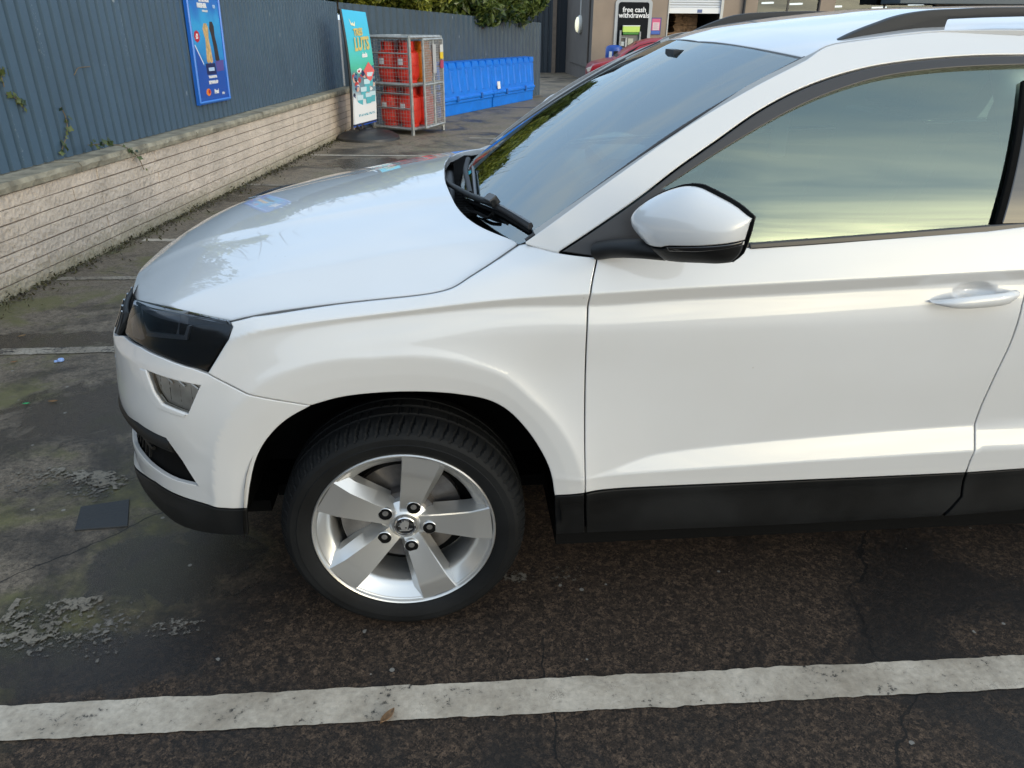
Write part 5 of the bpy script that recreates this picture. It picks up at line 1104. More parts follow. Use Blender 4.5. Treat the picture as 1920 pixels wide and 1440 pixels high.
for t in (.3, 2.7, 5.1, 7.5): p = F2A+dd*t+np.array([-dd[1], dd[0]])*.09; g.tube([(p[0], p[1], gz(p[1])-.1), (p[0], p[1], ztop(p)-.05)], .045, 6)
g.build('post', cl2, fence2)

# ivy strands on fence and coping
ivm = leaf_mat('ivy_leaf', (.020, .045, .018), (.16, .19, .05), 9); stm = mat('ivy_stem', (.16, .12, .07), .8)
def ivy(pxs, on, label, n_=16, size=.024):
    P = dense(np.array([on(p) for p in pxs]), .01); r = empty('ivy_strand', P[-1], label, 'plant'); g = MB(); g.tube(P, .0035, 5); g.build('stem', stm, r)
    pts = P[rng.integers(0, len(P), n_)]+rng.normal(0, .012, (n_, 3)); nn3 = np.array([wn[0], wn[1], .25]); Vs, Fs = [], []
    for c in pts+nn3*.012:
        a = rng.normal(0, .35, 3)+nn3; a /= np.linalg.norm(a); b_ = np.cross(a, rng.normal(0, 1, 3)); b_ /= np.linalg.norm(b_); e = np.cross(a, b_); s_ = size*rng.uniform(.7, 1.35); k = len(Vs)
        for ang_, rr in ((0, 1), (38, .55), (80, .95), (125, .5), (165, .75), (195, .75), (235, .5), (280, .95), (322, .55)):
            Vs.append(c+s_*rr*(math.cos(rad(ang_))*b_+math.sin(rad(ang_))*e))
        Fs.append(tuple(range(k, k+9)))
    mk('foliage', Vs, Fs, ivm, r); return r
of_ = lambda p: on_fence(p, .012)
oc = lambda p: on_v(np.array(p, float), wpt(0, -.03, 0), wpt(10, -.03, 0))
ivy([(1, 128), (3, 145), (8, 163)], of_, 'dark ivy sprig at the very left edge of the fence', 10)
ivy([(12, 177), (25, 182), (36, 190), (44, 202)], of_, 'short ivy sprig with rounded dark leaves hanging on fence near left edge', 14)
ivy([(114, 201), (122, 216), (126, 235), (124, 256), (118, 275), (112, 290)], of_, 'upright ivy strand with yellow-green leaves against the fence', 15)
ivy([(165, 272), (200, 270), (232, 275), (250, 285), (262, 300), (270, 318)], oc, 'ivy strand trailing over the coping and down the block wall', 26)
P = dense(np.array([of_(p) for p in ((139, 141), (146, 128), (155, 126), (169, 125))]), .01); g = MB(); g.tube(P, .003, 5); tag(g.build('dry_twig', stm, None, loc=P[0]), 'dry bent twig stuck to the fence above the ivy strands', 'twig')

# advertising poster on the fence
pr = of_((372, 198)); bl_3 = on_fence((373, 198), .03); br_3 = on_fence((430, 187), .03); tl_3 = on_fence((347, 0), .03); tr_3 = on_fence((407, 0), .03)
PU = br_3-bl_3; PV = ((tl_3-bl_3)+(tr_3-br_3))/2*1.14; PN = np.cross(PU, PV); PN /= np.linalg.norm(PN)
if PN@(CAM-bl_3) < 0: PN = -PN
poster = empty('poster', bl_3, 'tall blue pet food poster in a blue frame fixed to the fence', 'poster')
def pp(u, v, out=0.): return bl_3+PU*u+PV*v+PN*out
def pm(name, col, rough=.35): return bpy.data.materials.get(name) or mat(name, col, rough)
g = MB(); g.prism([pp(0, 0, -.02), pp(1, 0, -.02), pp(1, 1, -.02), pp(0, 1, -.02)], PN*.028); g.build('backing_board', pm('poster_blue', (.012, .12, .52)), poster)
g = MB()
for a, b_ in (((0, 0), (1, .0)), ((0, 1), (1, 1)), ((0, 0), (0, 1)), ((1, 0), (1, 1))):
    ins = .03
    A_ = np.array(a, float); B_ = np.array(b_, float); g.tube([pp(*(A_*(1-2*ins*.6)+ins*.6), .012), pp(*(B_*(1-2*ins*.6)+ins*.6), .012)], .014, 6)
g.build('frame', pm('frame_blue', (.010, .17, .62), .3), poster)
def print_mat(name, stops, nscale=0., namt=0., axis=PV, org=bl_3):
    m, n, l, b = new_mat(name); t = n.new('ShaderNodeTexCoord'); gs = n.new('ShaderNodeSeparateXYZ'); l.new(t.outputs['Generated'], gs.inputs[0]); r = n.new('ShaderNodeValToRGB'); src = gs.outputs[2]
    if namt:
        a = n.new('ShaderNodeTexNoise'); a.inputs['Scale'].default_value = nscale; a.inputs['Detail'].default_value = 3; l.new(t.outputs['Object'], a.inputs['Vector']); q = n.new('ShaderNodeMath'); q.operation = 'MULTIPLY_ADD'; l.new(a.outputs['Fac'], q.inputs[0]); q.inputs[1].default_value = namt; q2 = n.new('ShaderNodeMath'); q2.operation = 'SUBTRACT'; l.new(src, q2.inputs[0]); q2.inputs[1].default_value = namt/2; l.new(q2.outputs[0], q.inputs[2]); src = q.outputs[0]
    el_ = r.color_ramp.elements; el_[0].position, el_[0].color = stops[0][0], (*stops[0][1], 1); el_[1].position, el_[1].color = stops[-1][0], (*stops[-1][1], 1)
    for p_, c_ in stops[1:-1]: e = el_.new(p_); e.color = (*c_, 1)
    l.new(src, r.inputs[0]); l.new(r.outputs[0], b.inputs['Base Color']); b.inputs['Roughness'].default_value = .3; return m
pmt = print_mat('pet_print', [(0, (.008, .09, .42)), (.25, (.010, .12, .45)), (.42, (.02, .26, .60)), (.7, (.03, .36, .70)), (.85, (.012, .17, .55)), (1, (.010, .13, .50))], 6, .35)
g = MB(); g.prism([pp(.055, .03, .008), pp(.945, .03, .008), pp(.945, .975, .008), pp(.055, .975, .008)], PN*.004); pf = g.build('printed_sheet', pmt, poster)
wht = pm('print_white', (.78, .78, .78)); xw = np.linalg.norm(PU); yh = np.linalg.norm(PV)
def ptext(body, u, v, hgt, m=wht, sx=1., par=None): text_obj('lettering', body, hgt*yh*1.35, m, par or pf, pp(u, v, .0162), PU, PV, 'CENTER', .0006, sx, .004)
ptext('BETTER VALUE', .50, .865, .030, sx=.8); ptext('FRESHER', .42, .815, .036, sx=1.05); ptext('TOP', .80, .818, .024, pm('print_pale', (.45, .60, .80)), .8); ptext('made for every dog', .5, .783, .012, sx=.9)
ptext('YOUR SUPPORT WILL', .50, .222, .017, sx=.8); ptext('HELP TRAIN A PUP', .50, .172, .024, sx=.74); ptext('Maxol', .56, .083, .036, sx=.8); ptext('guide dogs', .78, .070, .015, sx=.6)
def flat_poly(pts, m, out, nm, par): g = MB(); g.prism([pp(u, v, out) for u, v in pts], PN*.0012); return g.build(nm, m, par)
def blob(u, v, a, b_, n_=18): return [(u+a*math.cos(t), v+b_*math.sin(t)) for t in np.linspace(0, 2*math.pi, n_, endpoint=False)]
flat_poly([(.07, .50), (.28, .33), (.60, .28), (.93, .31), (.93, .06), (.07, .06)], pm('print_deep', (.010, .085, .40)), .0122, 'printed_panel', pf)
flat_poly([(.07, .50), (.27, .335), (.28, .345), (.085, .51)], wht, .0126, 'printed_edge', pf)
gd = mat('print_golden', (.62, .40, .17), .5, var=.4, scale=30); bk_ = mat('print_dark_dog', (.035, .022, .018), .5, var=.5, scale=30)
flat_poly([(.38, .36), (.40, .47), (.415, .55), (.385, .60), (.37, .64), (.42, .685), (.50, .685), (.545, .645), (.53, .60), (.52, .55), (.55, .46), (.57, .36), (.52, .345), (.47, .36), (.43, .345)], gd, .0128, 'golden_dog', pf)
flat_poly([(.66, .37), (.65, .47), (.62, .58), (.58, .64), (.61, .70), (.69, .70), (.73, .66), (.72, .58), (.76, .50), (.79, .37), (.73, .355)], bk_, .0128, 'black_dog', pf)
flat_poly([(.33, .345), (.62, .345), (.64, .25), (.34, .25)], pm('pack_navy', (.006, .02, .10)), .0132, 'pack', pf); flat_poly([(.64, .36), (.92, .37), (.90, .275), (.66, .27)], pm('pack_violet', (.10, .08, .30)), .0130, 'pack', pf)
flat_poly([(.40, .31), (.58, .31), (.58, .28), (.40, .28)], pm('print_pale', (.45, .60, .80)), .0146, 'pack_text', pf)
flat_poly(blob(.17, .575, .085, .05, 8), pm('print_red', (.50, .015, .03)), .0126, 'price_badge', pf); text_obj('lettering', '£3', .055*yh, wht, pf, pp(.17, .558, .0142), PU, PV, 'CENTER', .0006, .8, .003)
flat_poly(blob(.31, .10, .07, .032), pm('print_orange', (.80, .22, .03)), .0134, 'flame_logo', pf); flat_poly(blob(.335, .105, .03, .018), pm('print_red', (.5, .015, .03)), .0148, 'flame_logo', pf)

# ------------------------------------------------------------------ forecourt banner on a weighted base
bc = (gp((631, 262))+gp((749, 258)))/2; br_ = np.linalg.norm(gp((631, 262))-gp((749, 258)))/2
ban = empty('banner_stand', bc, 'curved drinks banner on a round black weighted base beside the gas cage', 'banner')
blk = mat('base_black', (.026, .026, .027), .42, var=.25, scale=8)
g = MB(); g.lathe([(.001, .17), (.06, .168), (.075, .15), (.20, .135), (.40, .09), (br_-.05, .065), (br_-.01, .04), (br_, .0)], bc, 'z', 56); g.lathe([(.001, .24), (.028, .24), (.028, .16)], bc+np.array([-.08, -.05, 0]), 'z', 16); g.build('weighted_base', blk, ban, ang=35)
u3 = np.array([.56, .83, 0]); A_ = bc-u3*.3; B_ = bc+u3*.3
TL_ = on_v(np.array([642., 17.]), A_, B_); TR_ = on_v(np.array([687., 23.]), A_, B_); BL_ = on_v(np.array([665., 234.]), A_, B_); BR_ = on_v(np.array([708., 223.]), A_, B_); BN = np.cross(u3, (0, 0, 1.)); BN = BN/np.linalg.norm(BN)
if BN@(CAM-bc) < 0: BN = -BN
def bpnt(u, v, out=0.):
    p = (BL_*(1-u)+BR_*u)*(1-v)+(TL_*(1-u)+TR_*u)*v; return p+BN*(out+.05*math.sin(math.pi*v)*0+.035*math.sin(math.pi*v)-.07*(v-.5)**2)
nv_ = 40; nu_ = 8; V = [bpnt(u, v) for v in np.linspace(0, 1, nv_) for u in np.linspace(0, 1, nu_)]; V2 = [bpnt(u, v, -.006) for v in np.linspace(0, 1, nv_) for u in np.linspace(0, 1, nu_)]; q = nv_*nu_
F = [(i*nu_+j, i*nu_+j+1, (i+1)*nu_+j+1, (i+1)*nu_+j) for i in range(nv_-1) for j in range(nu_-1)]; F += [tuple(x+q for x in f[::-1]) for f in F]
bmt = print_mat('drink_print', [(0, (.80, .82, .84)), (.13, (.80, .82, .84)), (.24, (.62, .66, .68)), (.30, (.20, .30, .36)), (.44, (.10, .22, .25)), (.50, (.08, .46, .30)), (.60, (.08, .52, .45)), (.78, (.05, .48, .66)), (1., (.05, .50, .78))], 5, .10)
bf = mk('banner_print', V, F, bmt, ban, True)
def bpoly(pts, m, nm, out=.003, par=None): g = MB(); P = [bpnt(u, v, out) for u, v in pts]; g.prism(P, BN*.0015); return g.build(nm, m, par or bf)
gold = pm('print_gold', (.62, .48, .16)); wht2 = pm('print_white', (.78, .78, .78))
BU = BR_-BL_; BV = (TL_-BL_)/np.linalg.norm(TL_-BL_)
def btext(body, u, v, size, m, sx=1., off_=.006): text_obj('lettering', body, size, m, bf, bpnt(u, v, .006), BU, BV, 'CENTER', .0008, sx, off_)
btext('LUTS', .58, .665, .24, gold, .62, .010); btext('TRES', .50, .79, .13, gold, .70, .007); btext('deals', .64, .60, .085, wht2, .7)
g_ = [(.22, .93), (.26, .875), (.42, .865), (.45, .91), (.38, .885), (.34, .90), (.30, .885)]; bpoly(g_, pm('print_cream', (.75, .72, .50)), 'crown_mark')
for k in range(64):
    u = rng.uniform(.03, .95); v = rng.uniform(.2, .50); s_ = rng.uniform(.02, .06); c_ = [(.02, .03, .10), (.75, .75, .75), (.45, .05, .05), (.08, .15, .30), (.60, .40, .32), (.02, .02, .03)][rng.integers(0, 6)]
    bpoly([(min(.98, max(.02, u+s_*1.6*math.cos(a)*rng.uniform(.5, 1.2))), v+s_*.5*math.sin(a)*rng.uniform(.5, 1.2)) for a in np.linspace(0, 6.283, 7)[:-1]], pm('collage_%s' % 'abcdef'[[(.02, .03, .10), (.75, .75, .75), (.45, .05, .05), (.08, .15, .30), (.60, .40, .32), (.02, .02, .03)].index(c_)], c_), 'collage_patch', .002+.0004*(k % 5))
for u, v, h_ in ((.78, .33, .13), (.62, .28, .12), (.46, .22, .11), (.30, .14, .12), (.66, .17, .10), (.84, .18, .10)):
    bpoly([(u-.10, v), (u+.10, v), (u+.12, v+h_), (u-.12, v+h_)], pm('print_teal', (.10, .42, .48)), 'printed_cup', .0052); bpoly([(u-.12, v+h_*.62), (u+.12, v+h_*.62), (u+.13, v+h_), (u-.13, v+h_)], pm('print_ice', (.55, .70, .75)), 'printed_cup', .0062)
bpoly([(.52, .475), (.76, .555), (.99, .475), (.86, .40), (.78, .375), (.66, .40)], pm('print_coral', (.72, .13, .12)), 'sale_badge', .0068)
bpoly([(.02, .0), (.98, .0), (.98, .165), (.5, .15), (.22, .19), (.02, .26)], pm('print_white', (.78, .78, .78)), 'white_panel', .0072)
text_obj('lettering', 'IN STORE NOW!', .10, pm('print_teal_deep', (.04, .30, .40)), bf, bpnt(.56, .065, .0105), BU+np.array([0, 0, .0]), BV, 'CENTER', .0008, .52, .003)
g = MB(); g.tube([bpnt(-.04, v, -.012) for v in np.linspace(-.05, 1, 20)], .018, 8); g.tube([bpnt(-.04, -.01, -.012), bpnt(1.02, -.01, -.012)], .014, 8); g.build('frame', blk, ban, ang=50)
bpoly([(.0, -.028), (1, -.028), (1, 0.0), (0, 0.0)], pm('rail_blue', (.02, .08, .40)), 'bottom_rail', -.004, ban)
g = MB(); g.tube([bc+np.array([-.08, -.05, .12]), bpnt(.12, -.02, -.01)], .022, 8); g.build('swivel', blk, ban)
# a few dead leaves blown against the base
k = 90; pts = np.array([wpt(rng.uniform(8.2, 8.9), -abs(rng.normal(0, .12)), .012+rng.exponential(.02)) for _ in range(k)]); V, F = leaf_cards(pts, .032, 1.2)
tag(mk('leaf_drift', V, F, leaf_mat('drift_leaf', (.05, .025, .010), (.24, .13, .05), 6), None), kind='stuff')

# ------------------------------------------------------------------ gas cylinder cage
CP = gp((775, 254)); CU = np.array([-.80, .60]); CV = np.array([.60, .80]); ca, cb, ch = .82, .80, 1.46
def cpt(a, b_, z): q = CP[:2]+CU*a+CV*b_; return np.array([q[0], q[1], CP[2]+z])
galv = mat('galvanised', (.36, .37, .36), .5, .35, var=.3, scale=18); cage = empty('gas_cage', CP, 'galvanised mesh cage with an open door, full of gas cylinders', 'cage')
g = MB()
for a in (0, ca):
    for b_ in (0, cb): c = cpt(a, b_, 0); g.tube([cpt(a, b_, 0), cpt(a, b_, ch)], .028, 4)
for z, r in ((.09, .022), (.40, .012), (.62-.0, .012), (.755, .028), (1.0, .012), (1.21, .012), (ch-.02, .026)):
    g.tube([cpt(0, 0, z), cpt(ca, 0, z)], r, 4); g.tube([cpt(0, cb, z), cpt(ca, cb, z)], r, 4); g.tube([cpt(ca, 0, z), cpt(ca, cb, z)], r, 4)
    if r > .02: g.tube([cpt(0, 0, z), cpt(0, cb, z)], r, 4)
g.build('frame', galv, cage)
for z in (.10, .765, ch-.03):
    g = MB(); g.prism([cpt(0, 0, z), cpt(ca, 0, z), cpt(ca, cb, z), cpt(0, cb, z)], (0, 0, .008)); g.build('shelf', galv, cage)
def mesh_panel(p0, p1, z0, z1, nx, nz, r, nm, par):
    g = MB(); p0 = np.array(p0); p1 = np.array(p1)
    for i in range(nx+1): q = p0+(p1-p0)*i/nx; g.tube([q+np.array([0, 0, z0]), q+np.array([0, 0, z1])], r, 4)
    for j in range(nz+1): z = z0+(z1-z0)*j/nz; g.tube([p0+np.array([0, 0, z]), p1+np.array([0, 0, z])], r, 4)
    return g.build(nm, galv, par)
for a0, a1 in (((0, 0), (ca, 0)), ((ca, 0), (ca, cb)), ((0, cb), (ca, cb))): mesh_panel(cpt(*a0, 0), cpt(*a1, 0), .10, ch-.03, 14, 24, .0024, 'mesh_panel', cage)
hq_ = cpt(-.03, cb, 0); nd = -CV; ang_ = rad(13); dv = np.array([math.cos(ang_)*nd[0]-math.sin(ang_)*nd[1], math.sin(ang_)*nd[0]+math.cos(ang_)*nd[1], 0]); de = hq_+dv*.72
door_ = empty('d', (0, 0, 0), '', ''); bpy.data.objects.remove(door_)
g = MB()
for p in (hq_, de, hq_+dv*.36): g.tube([p+np.array([0, 0, .12]), p+np.array([0, 0, ch-.05])], .02, 4)
for z in (.12, .76, ch-.05): g.tube([hq_+np.array([0, 0, z]), de+np.array([0, 0, z])], .02, 4)
cdoor = g.build('door', galv, cage); mesh_panel(hq_, de, .12, ch-.05, 30, 36, .0032, 'mesh_panel', cdoor)
sgn_n = np.cross(dv, (0, 0, 1.)); sgn_n = sgn_n if sgn_n@(CAM-hq_) > 0 else -sgn_n
def dplate(t0, t1, z0, z1, m, nm): g = MB(); g.prism([hq_+dv*t0+np.array([0, 0, z0])+sgn_n*.025, hq_+dv*t1+np.array([0, 0, z0])+sgn_n*.025, hq_+dv*t1+np.array([0, 0, z1])+sgn_n*.025, hq_+dv*t0+np.array([0, 0, z1])+sgn_n*.025], sgn_n*.004); return g.build(nm, m, cdoor)
dplate(.30, .42, .92, 1.34, pm('sign_grey', (.42, .42, .42)), 'notice_plate'); dplate(.02, .14, 1.12, 1.22, pm('sign_yellow', (.75, .52, .03)), 'warning_sign'); dplate(.02, .14, 1.22, 1.33, pm('sign_white', (.6, .6, .58)), 'warning_sign'); dplate(.02, .14, .98, 1.10, pm('sign_red', (.40, .06, .12)), 'warning_sign')
# cylinders: one of each colour built about its base, then copied
def cylinder(name, col, label, loc, grp):
    r = empty(name, loc, label, 'gas cylinder', grp); m = mat(name+'_paint_'+('red' if col[1] < .1 else 'orange'), col, .38, var=.18, scale=10); c = np.array(loc, float)
    g = MB(); g.lathe([(.001, .05), (.12, .04), (.15, .05), (.176, .09), (.18, .13), (.18, .245), (.175, .252), (.18, .259), (.18, .39), (.172, .44), (.13, .475), (.06, .49), (.03, .495)], c, 'z', 32); g.build('body', m, r, ang=35)
    g = MB(); g.lathe([(.135, .0), (.14, .0), (.14, .055), (.135, .055)], c, 'z', 28); g.build('foot_ring', m, r, ang=30)
    g = MB(); 
    for a0 in (0, 2.1, 4.2): 
        t = np.linspace(a0, a0+1.6, 12)
        for rr in (.098, .104): pass
        V = [(c[0]+rr*math.cos(x), c[1]+rr*math.sin(x), c[2]+z) for x in t for rr, z in ((.114, .465), (.120, .465), (.120, .605), (.114, .605))]; k = len(t); g.add(V, [(i*4+j, i*4+(j+1) % 4, (i+1)*4+(j+1) % 4, (i+1)*4+j) for i in range(k-1) for j in range(4)]+[(3, 2, 1, 0), tuple(4*(k-1)+j for j in range(4))])
    g.build('guard_collar', m, r, ang=30)
    g = MB(); g.lathe([(.001, .54), (.018, .54), (.02, .50), (.016, .47)], c, 'z', 14); g.obox(c+np.array([.02, 0, .515]), (.03, 0, 0), (0, .012, 0), (0, 0, .012)); g.build('valve', pm('brass', (.45, .33, .12), .35), r, ang=40)
    # white label wrapped round the side towards the cage mesh
    th_ = math.atan2(-CV[1], -CV[0]); t = np.linspace(th_-.35, th_+.25, 7); V = [(c[0]+.1815*math.cos(x), c[1]+.1815*math.sin(x), c[2]+z) for x in t for z in (.27, .36)]; mk('label', V, [(2*i, 2*i+2, 2*i+3, 2*i+1) for i in range(6)], pm('print_white', (.78, .78, .78)), r)
    return r
def dup(root, loc, label, group):
    r = root.copy(); COL.objects.link(r); r.location = loc; r['label'] = label; r['group'] = group
    for ch_ in list(root.children): c = ch_.copy(); COL.objects.link(c); c.parent = r
    return r
GRP = 'gas cylinders in the mesh cage'; RED = (.74, .034, .016)
spots = [(.215, .21), (.60, .21), (.60, .585), (.215, .585)]
lab_lo = ['red gas cylinder on the bottom shelf of the cage by the front post', 'red gas cylinder on the bottom shelf nearest the banner', 'red gas cylinder at the back of the bottom shelf behind the banner side', 'red gas cylinder on the bottom shelf just inside the open door']
lab_hi = ['red gas cylinder on the top shelf of the cage by the front post', 'red gas cylinder on the top shelf nearest the banner', 'red gas cylinder at the back of the top shelf behind the banner side']
c1 = cylinder('gas_cylinder', RED, lab_lo[0], cpt(*spots[0], .11), GRP)
for k in (1, 2, 3): dup(c1, cpt(*spots[k], .11), lab_lo[k], GRP)
for k in (0, 1, 2): dup(c1, cpt(*spots[k], .775), lab_hi[k], GRP)
cylinder('gas_cylinder', (.80, .24, .012), 'orange gas cylinder on the top shelf beside the open cage door', cpt(*spots[3], .775), GRP)

# ------------------------------------------------------------------ two long blue plastic bins
T0 = gp((829, 222)); T1 = gp((1003, 186)); td = (T1-T0)[:2]; TLn = np.linalg.norm(td); td /= TLn; tn = np.array([-td[1], td[0]])       # tn points to the fence
blue = mat('blue_plastic', (.003, .175, .70), .42, var=.12, scale=6)
def bin_(t0, t1, label, plate):
    def q(t, dp, z): p = T0[:2]+td*t+tn*dp; return np.array([p[0], p[1], gz(p[1])+z])
    r = empty('storage_bin', q((t0+t1)/2, .3, 0), label, 'storage bin', 'blue bins along the fence')
    def loft(prof, ta, tb, nm, par, bev=.0):
        g = MB(); A = [q(ta, d_, z) for d_, z in prof]; B = [q(tb, d_, z) for d_, z in prof]; k = len(prof); g.add(A+B, [tuple(range(k-1, -1, -1)), tuple(range(k, 2*k))]+[(i, (i+1) % k, k+(i+1) % k, k+i) for i in range(k)]); return g.build(nm, blue, par, bevel=bev)
    loft([(.05, 0), (.04, .21), (.015, .22), (.015, .27), (.55, .27), (.55, 0)], t0+.03, t1-.03, 'tub', r, .012)
    lid = loft([(.0, .275), (.0, .33), (.03, .335), (.075, .90), (.10, .955), (.16, .975), (.56, .975), (.57, .275)], t0, t1, 'lid', r, .015)
    L_ = t1-t0; nr = 7; g = MB(); cs = [t0+L_*(i+.6)/nr for i in range(nr)]
    for i, c in enumerate(cs):
        wb_, wt = .055, .10
        g.add([q(c-wb_, .042, .42), q(c+wb_, .042, .42), q(c+wt, .065, .84), q(c-wt, .065, .84), q(c-wb_*.5, .018, .44), q(c+wb_*.5, .018, .44), q(c+wt*.75, .038, .83), q(c-wt*.75, .038, .83)], [(4, 5, 6, 7), (0, 1, 5, 4), (1, 2, 6, 5), (2, 3, 7, 6), (3, 0, 4, 7)])
        g.add([q(c-.13, .055, .87), q(c+.13, .055, .87), q(c+.13, .06, .972), q(c-.13, .06, .972), q(c-.13, .25, .99), q(c+.13, .25, .99), q(c+.13, .16, .87), q(c-.13, .16, .87)], [(0, 1, 2, 3), (3, 2, 5, 4), (0, 3, 4, 7), (1, 6, 5, 2)])
    g.build('rib', blue, lid)
    g = MB()
    for c in (t0+L_*.28, t0+L_*.74): g.add([q(c-.04, .0, .24), q(c+.04, .0, .24), q(c+.04, .0, .36), q(c-.04, .0, .36), q(c-.04, -.022, .25), q(c+.04, -.022, .25), q(c+.04, -.012, .35), q(c-.04, -.012, .35)], [(4, 5, 6, 7), (0, 1, 5, 4), (1, 2, 6, 5), (2, 3, 7, 6), (3, 0, 4, 7)])
    g.build('latch', mat('latch_blue', (.01, .10, .36), .4) if 'latch_blue' not in bpy.data.materials else bpy.data.materials['latch_blue'], lid)
    if plate is not None:
        c = t0+plate; g = MB(); g.add([q(c-.07, .028, .375), q(c+.09, .028, .375), q(c+.09, .045, .53), q(c-.07, .045, .53)], [(0, 1, 2, 3)]); g.V = [tuple(np.array(v)-np.array([tn[0], tn[1], 0])*.030) for v in g.V]; g.build('white_label', pm('print_white', (.78, .78, .78)), lid)
bin_(0, TLn*.5-.01, 'blue plastic storage bin standing nearer, beside the open cage door', None); bin_(TLn*.5+.01, TLn, 'blue plastic storage bin with a white label, at the far end by the building', .25)

# ------------------------------------------------------------------ trees and hedge behind the fences
bark = mat('bark', (.09, .07, .05), .9, var=.4, scale=20, bump=.6, bscale=30)
def tree(loc, rx, ry, zlo, zhi, n_, size, m, label, grp, nclump=26, twigs=30):
    c = np.array([loc[0], loc[1], gz(loc[1])]); r = empty('broadleaf_tree', c, label, 'tree', grp); g = MB(); g.tube(spline([c+np.array([0, 0, -.1]), c+np.array([.08, .05, zlo*.5]), c+np.array([-.05, .0, zlo+.3]), c+np.array([.1, .1, (zlo+zhi)/2])], 6), np.linspace(.12, .05, 19), 8)
    for k in range(9):
        a = rng.uniform(0, 6.28); e = c+np.array([rx*.85*math.cos(a), ry*.85*math.sin(a), rng.uniform(zlo+.2, zhi-.1)]); s_ = c+np.array([0, 0, rng.uniform(zlo*.6, zlo+.6)]); g.tube(spline([s_, (s_+e)/2+rng.normal(0, .12, 3)+np.array([0, 0, .1]), e], 5), np.linspace(.045, .01, 11), 6)
    for k in range(twigs):
        a = rng.uniform(0, 6.28); q_ = rng.uniform(.4, 1.); s_ = c+np.array([rx*.7*q_*math.cos(a), ry*.7*q_*math.sin(a), zhi-rng.uniform(.2, .8)]); e = s_+np.array([rng.normal(0, .35), rng.normal(0, .35), rng.uniform(.4, 1.1)]); g.tube([s_, (s_+e)/2+rng.normal(0, .06, 3), e], [.012, .009, .004], 4)
    g.build('trunk', bark, r, ang=60)
    pts = []
    for k in range(16):                          # low skirt of foliage resting on the fence line
        t_ = rng.uniform(0, 6.28); q_ = rng.uniform(.35, .95); cc_ = c+np.array([rx*q_*math.cos(t_), ry*q_*math.sin(t_), zlo+rng.uniform(.50, .85)]); k_ = n_//60; w_ = rng.normal(0, 1, (k_, 3)); w_ /= np.linalg.norm(w_, axis=1, keepdims=True); pts.append(cc_+w_*.40*(rng.uniform(0, 1, (k_, 1))**.45)*np.array([1.1, 1.1, .8]))
    for k in range(nclump):
        d = rng.normal(0, 1, 3); d /= np.linalg.norm(d); d[2] = abs(d[2])*.9 if rng.random() < .6 else d[2]; cc_ = c+np.array([d[0]*rx*.78, d[1]*ry*.78, (zlo+zhi)/2+d[2]*(zhi-zlo)*.42]); rr = rng.uniform(.22, .48)*min(rx, ry, 1.3); k_ = n_//nclump; w_ = rng.normal(0, 1, (k_, 3)); w_ /= np.linalg.norm(w_, axis=1, keepdims=True); pts.append(cc_+w_*rr*(rng.uniform(0, 1, (k_, 1))**.45)*np.array([1.1, 1.1, .8]))
    V, F = leaf_cards(np.vstack(pts), size, .6); mk('crown', V, F, m, r); return r
lmA = leaf_mat('laurel_leaf', (.05, .095, .016), (.42, .43, .07), 1.1, .35); lmB = leaf_mat('holly_leaf', (.016, .042, .010), (.16, .20, .045), 1.1, .35)
TG = 'trees behind the fence'
fl = lambda t, off: F2A+dd*t+np.array([-dd[1], dd[0]])*off
tree((*fl(1.0, 1.1),), 1.35, 1.2, 1.75, 3.6, 34000, .09, lmA, 'yellow-green leafy tree overhanging the fence above the gas cage', TG, 48)
tree((*fl(3.1, 1.05),), 1.25, 1.2, 1.70, 3.6, 34000, .09, lmA, 'yellow-green leafy tree above the nearer blue bin', TG, 48)
tree((*fl(5.3, .75),), 1.35, 1.25, 1.42, 3.8, 32000, .09, lmB, 'dark green tree drooping over the fence above the far blue bin', TG, 46)
tree((*fl(7.2, .75),), 1.2, 1.2, 1.55, 3.8, 22000, .085, lmB, 'dark green tree at the end of the fence beside the building', TG, 30)
for t, rx_, n_, lab in ((9.2, 1.5, 6000, 'tall green tree behind the ribbed fence left of the banner'), (5.6, 1.6, 6000, 'bushy tree behind the fence above the poster'), (2.0, 1.6, 5000, 'leafy tree behind the fence at the far left')):
    p = fpt(t, 0, -2.2); tree((p[0], p[1]), rx_, 1.6, 1.9, 3.5, n_, .075, lmB if t != 5.6 else lmA, lab, TG, 26, 50)

# ------------------------------------------------------------------ shop building
BY = 25.4; BC = gp((1106, 153)); BY = BC[1]; gB = BC[2]
fx = lambda x: on_y(np.array([x, 60.]), BY)[0]; fz = lambda y, x=1200: on_y(np.array([float(x), float(y)]), BY)[2]
bld = empty('shop_building', (BC[0], BY, gB), 'brown rendered shop building with cash machine, roller shutter and dark shop windows', 'building')
ren = mat('brown_render', (.30, .235, .18), .85, var=.14, scale=1.5, bump=.25, bscale=40); ren_shade = mat('shaded_render', (.115, .098, .085), .85, var=.15, scale=2, bump=.2, bscale=40)  # second copy of the render has the side wall's shade in its colour
ztop_b = 4.6; g = MB()
x0, xs0, xs1, xp1, xw1, xp2, xw2 = BC[0], fx(1249), fx(1351), fx(1414), fx(1530), fx(1557), fx(1745)
zsh = fz(-28, 1300); dpt = .35
for a, b_ in ((x0, xs0), (xs1, xp1), (xw1, xp2), (xw2, xw2+12)): g.box((a, BY, gB-.3), (b_, BY+dpt, ztop_b))
g.box((xs0, BY+.002, zsh), (xs1, BY+dpt, ztop_b))
zwh = fz(-40, 1500); zsill = gB+.5
for a, b_ in ((xp1, xw1), (xp2, xw2)): g.box((a, BY+.002, zwh), (b_, BY+dpt, ztop_b)); g.box((a, BY+.002, gB-.3), (b_, BY+dpt, zsill))
g.build('front_wall', ren, bld)
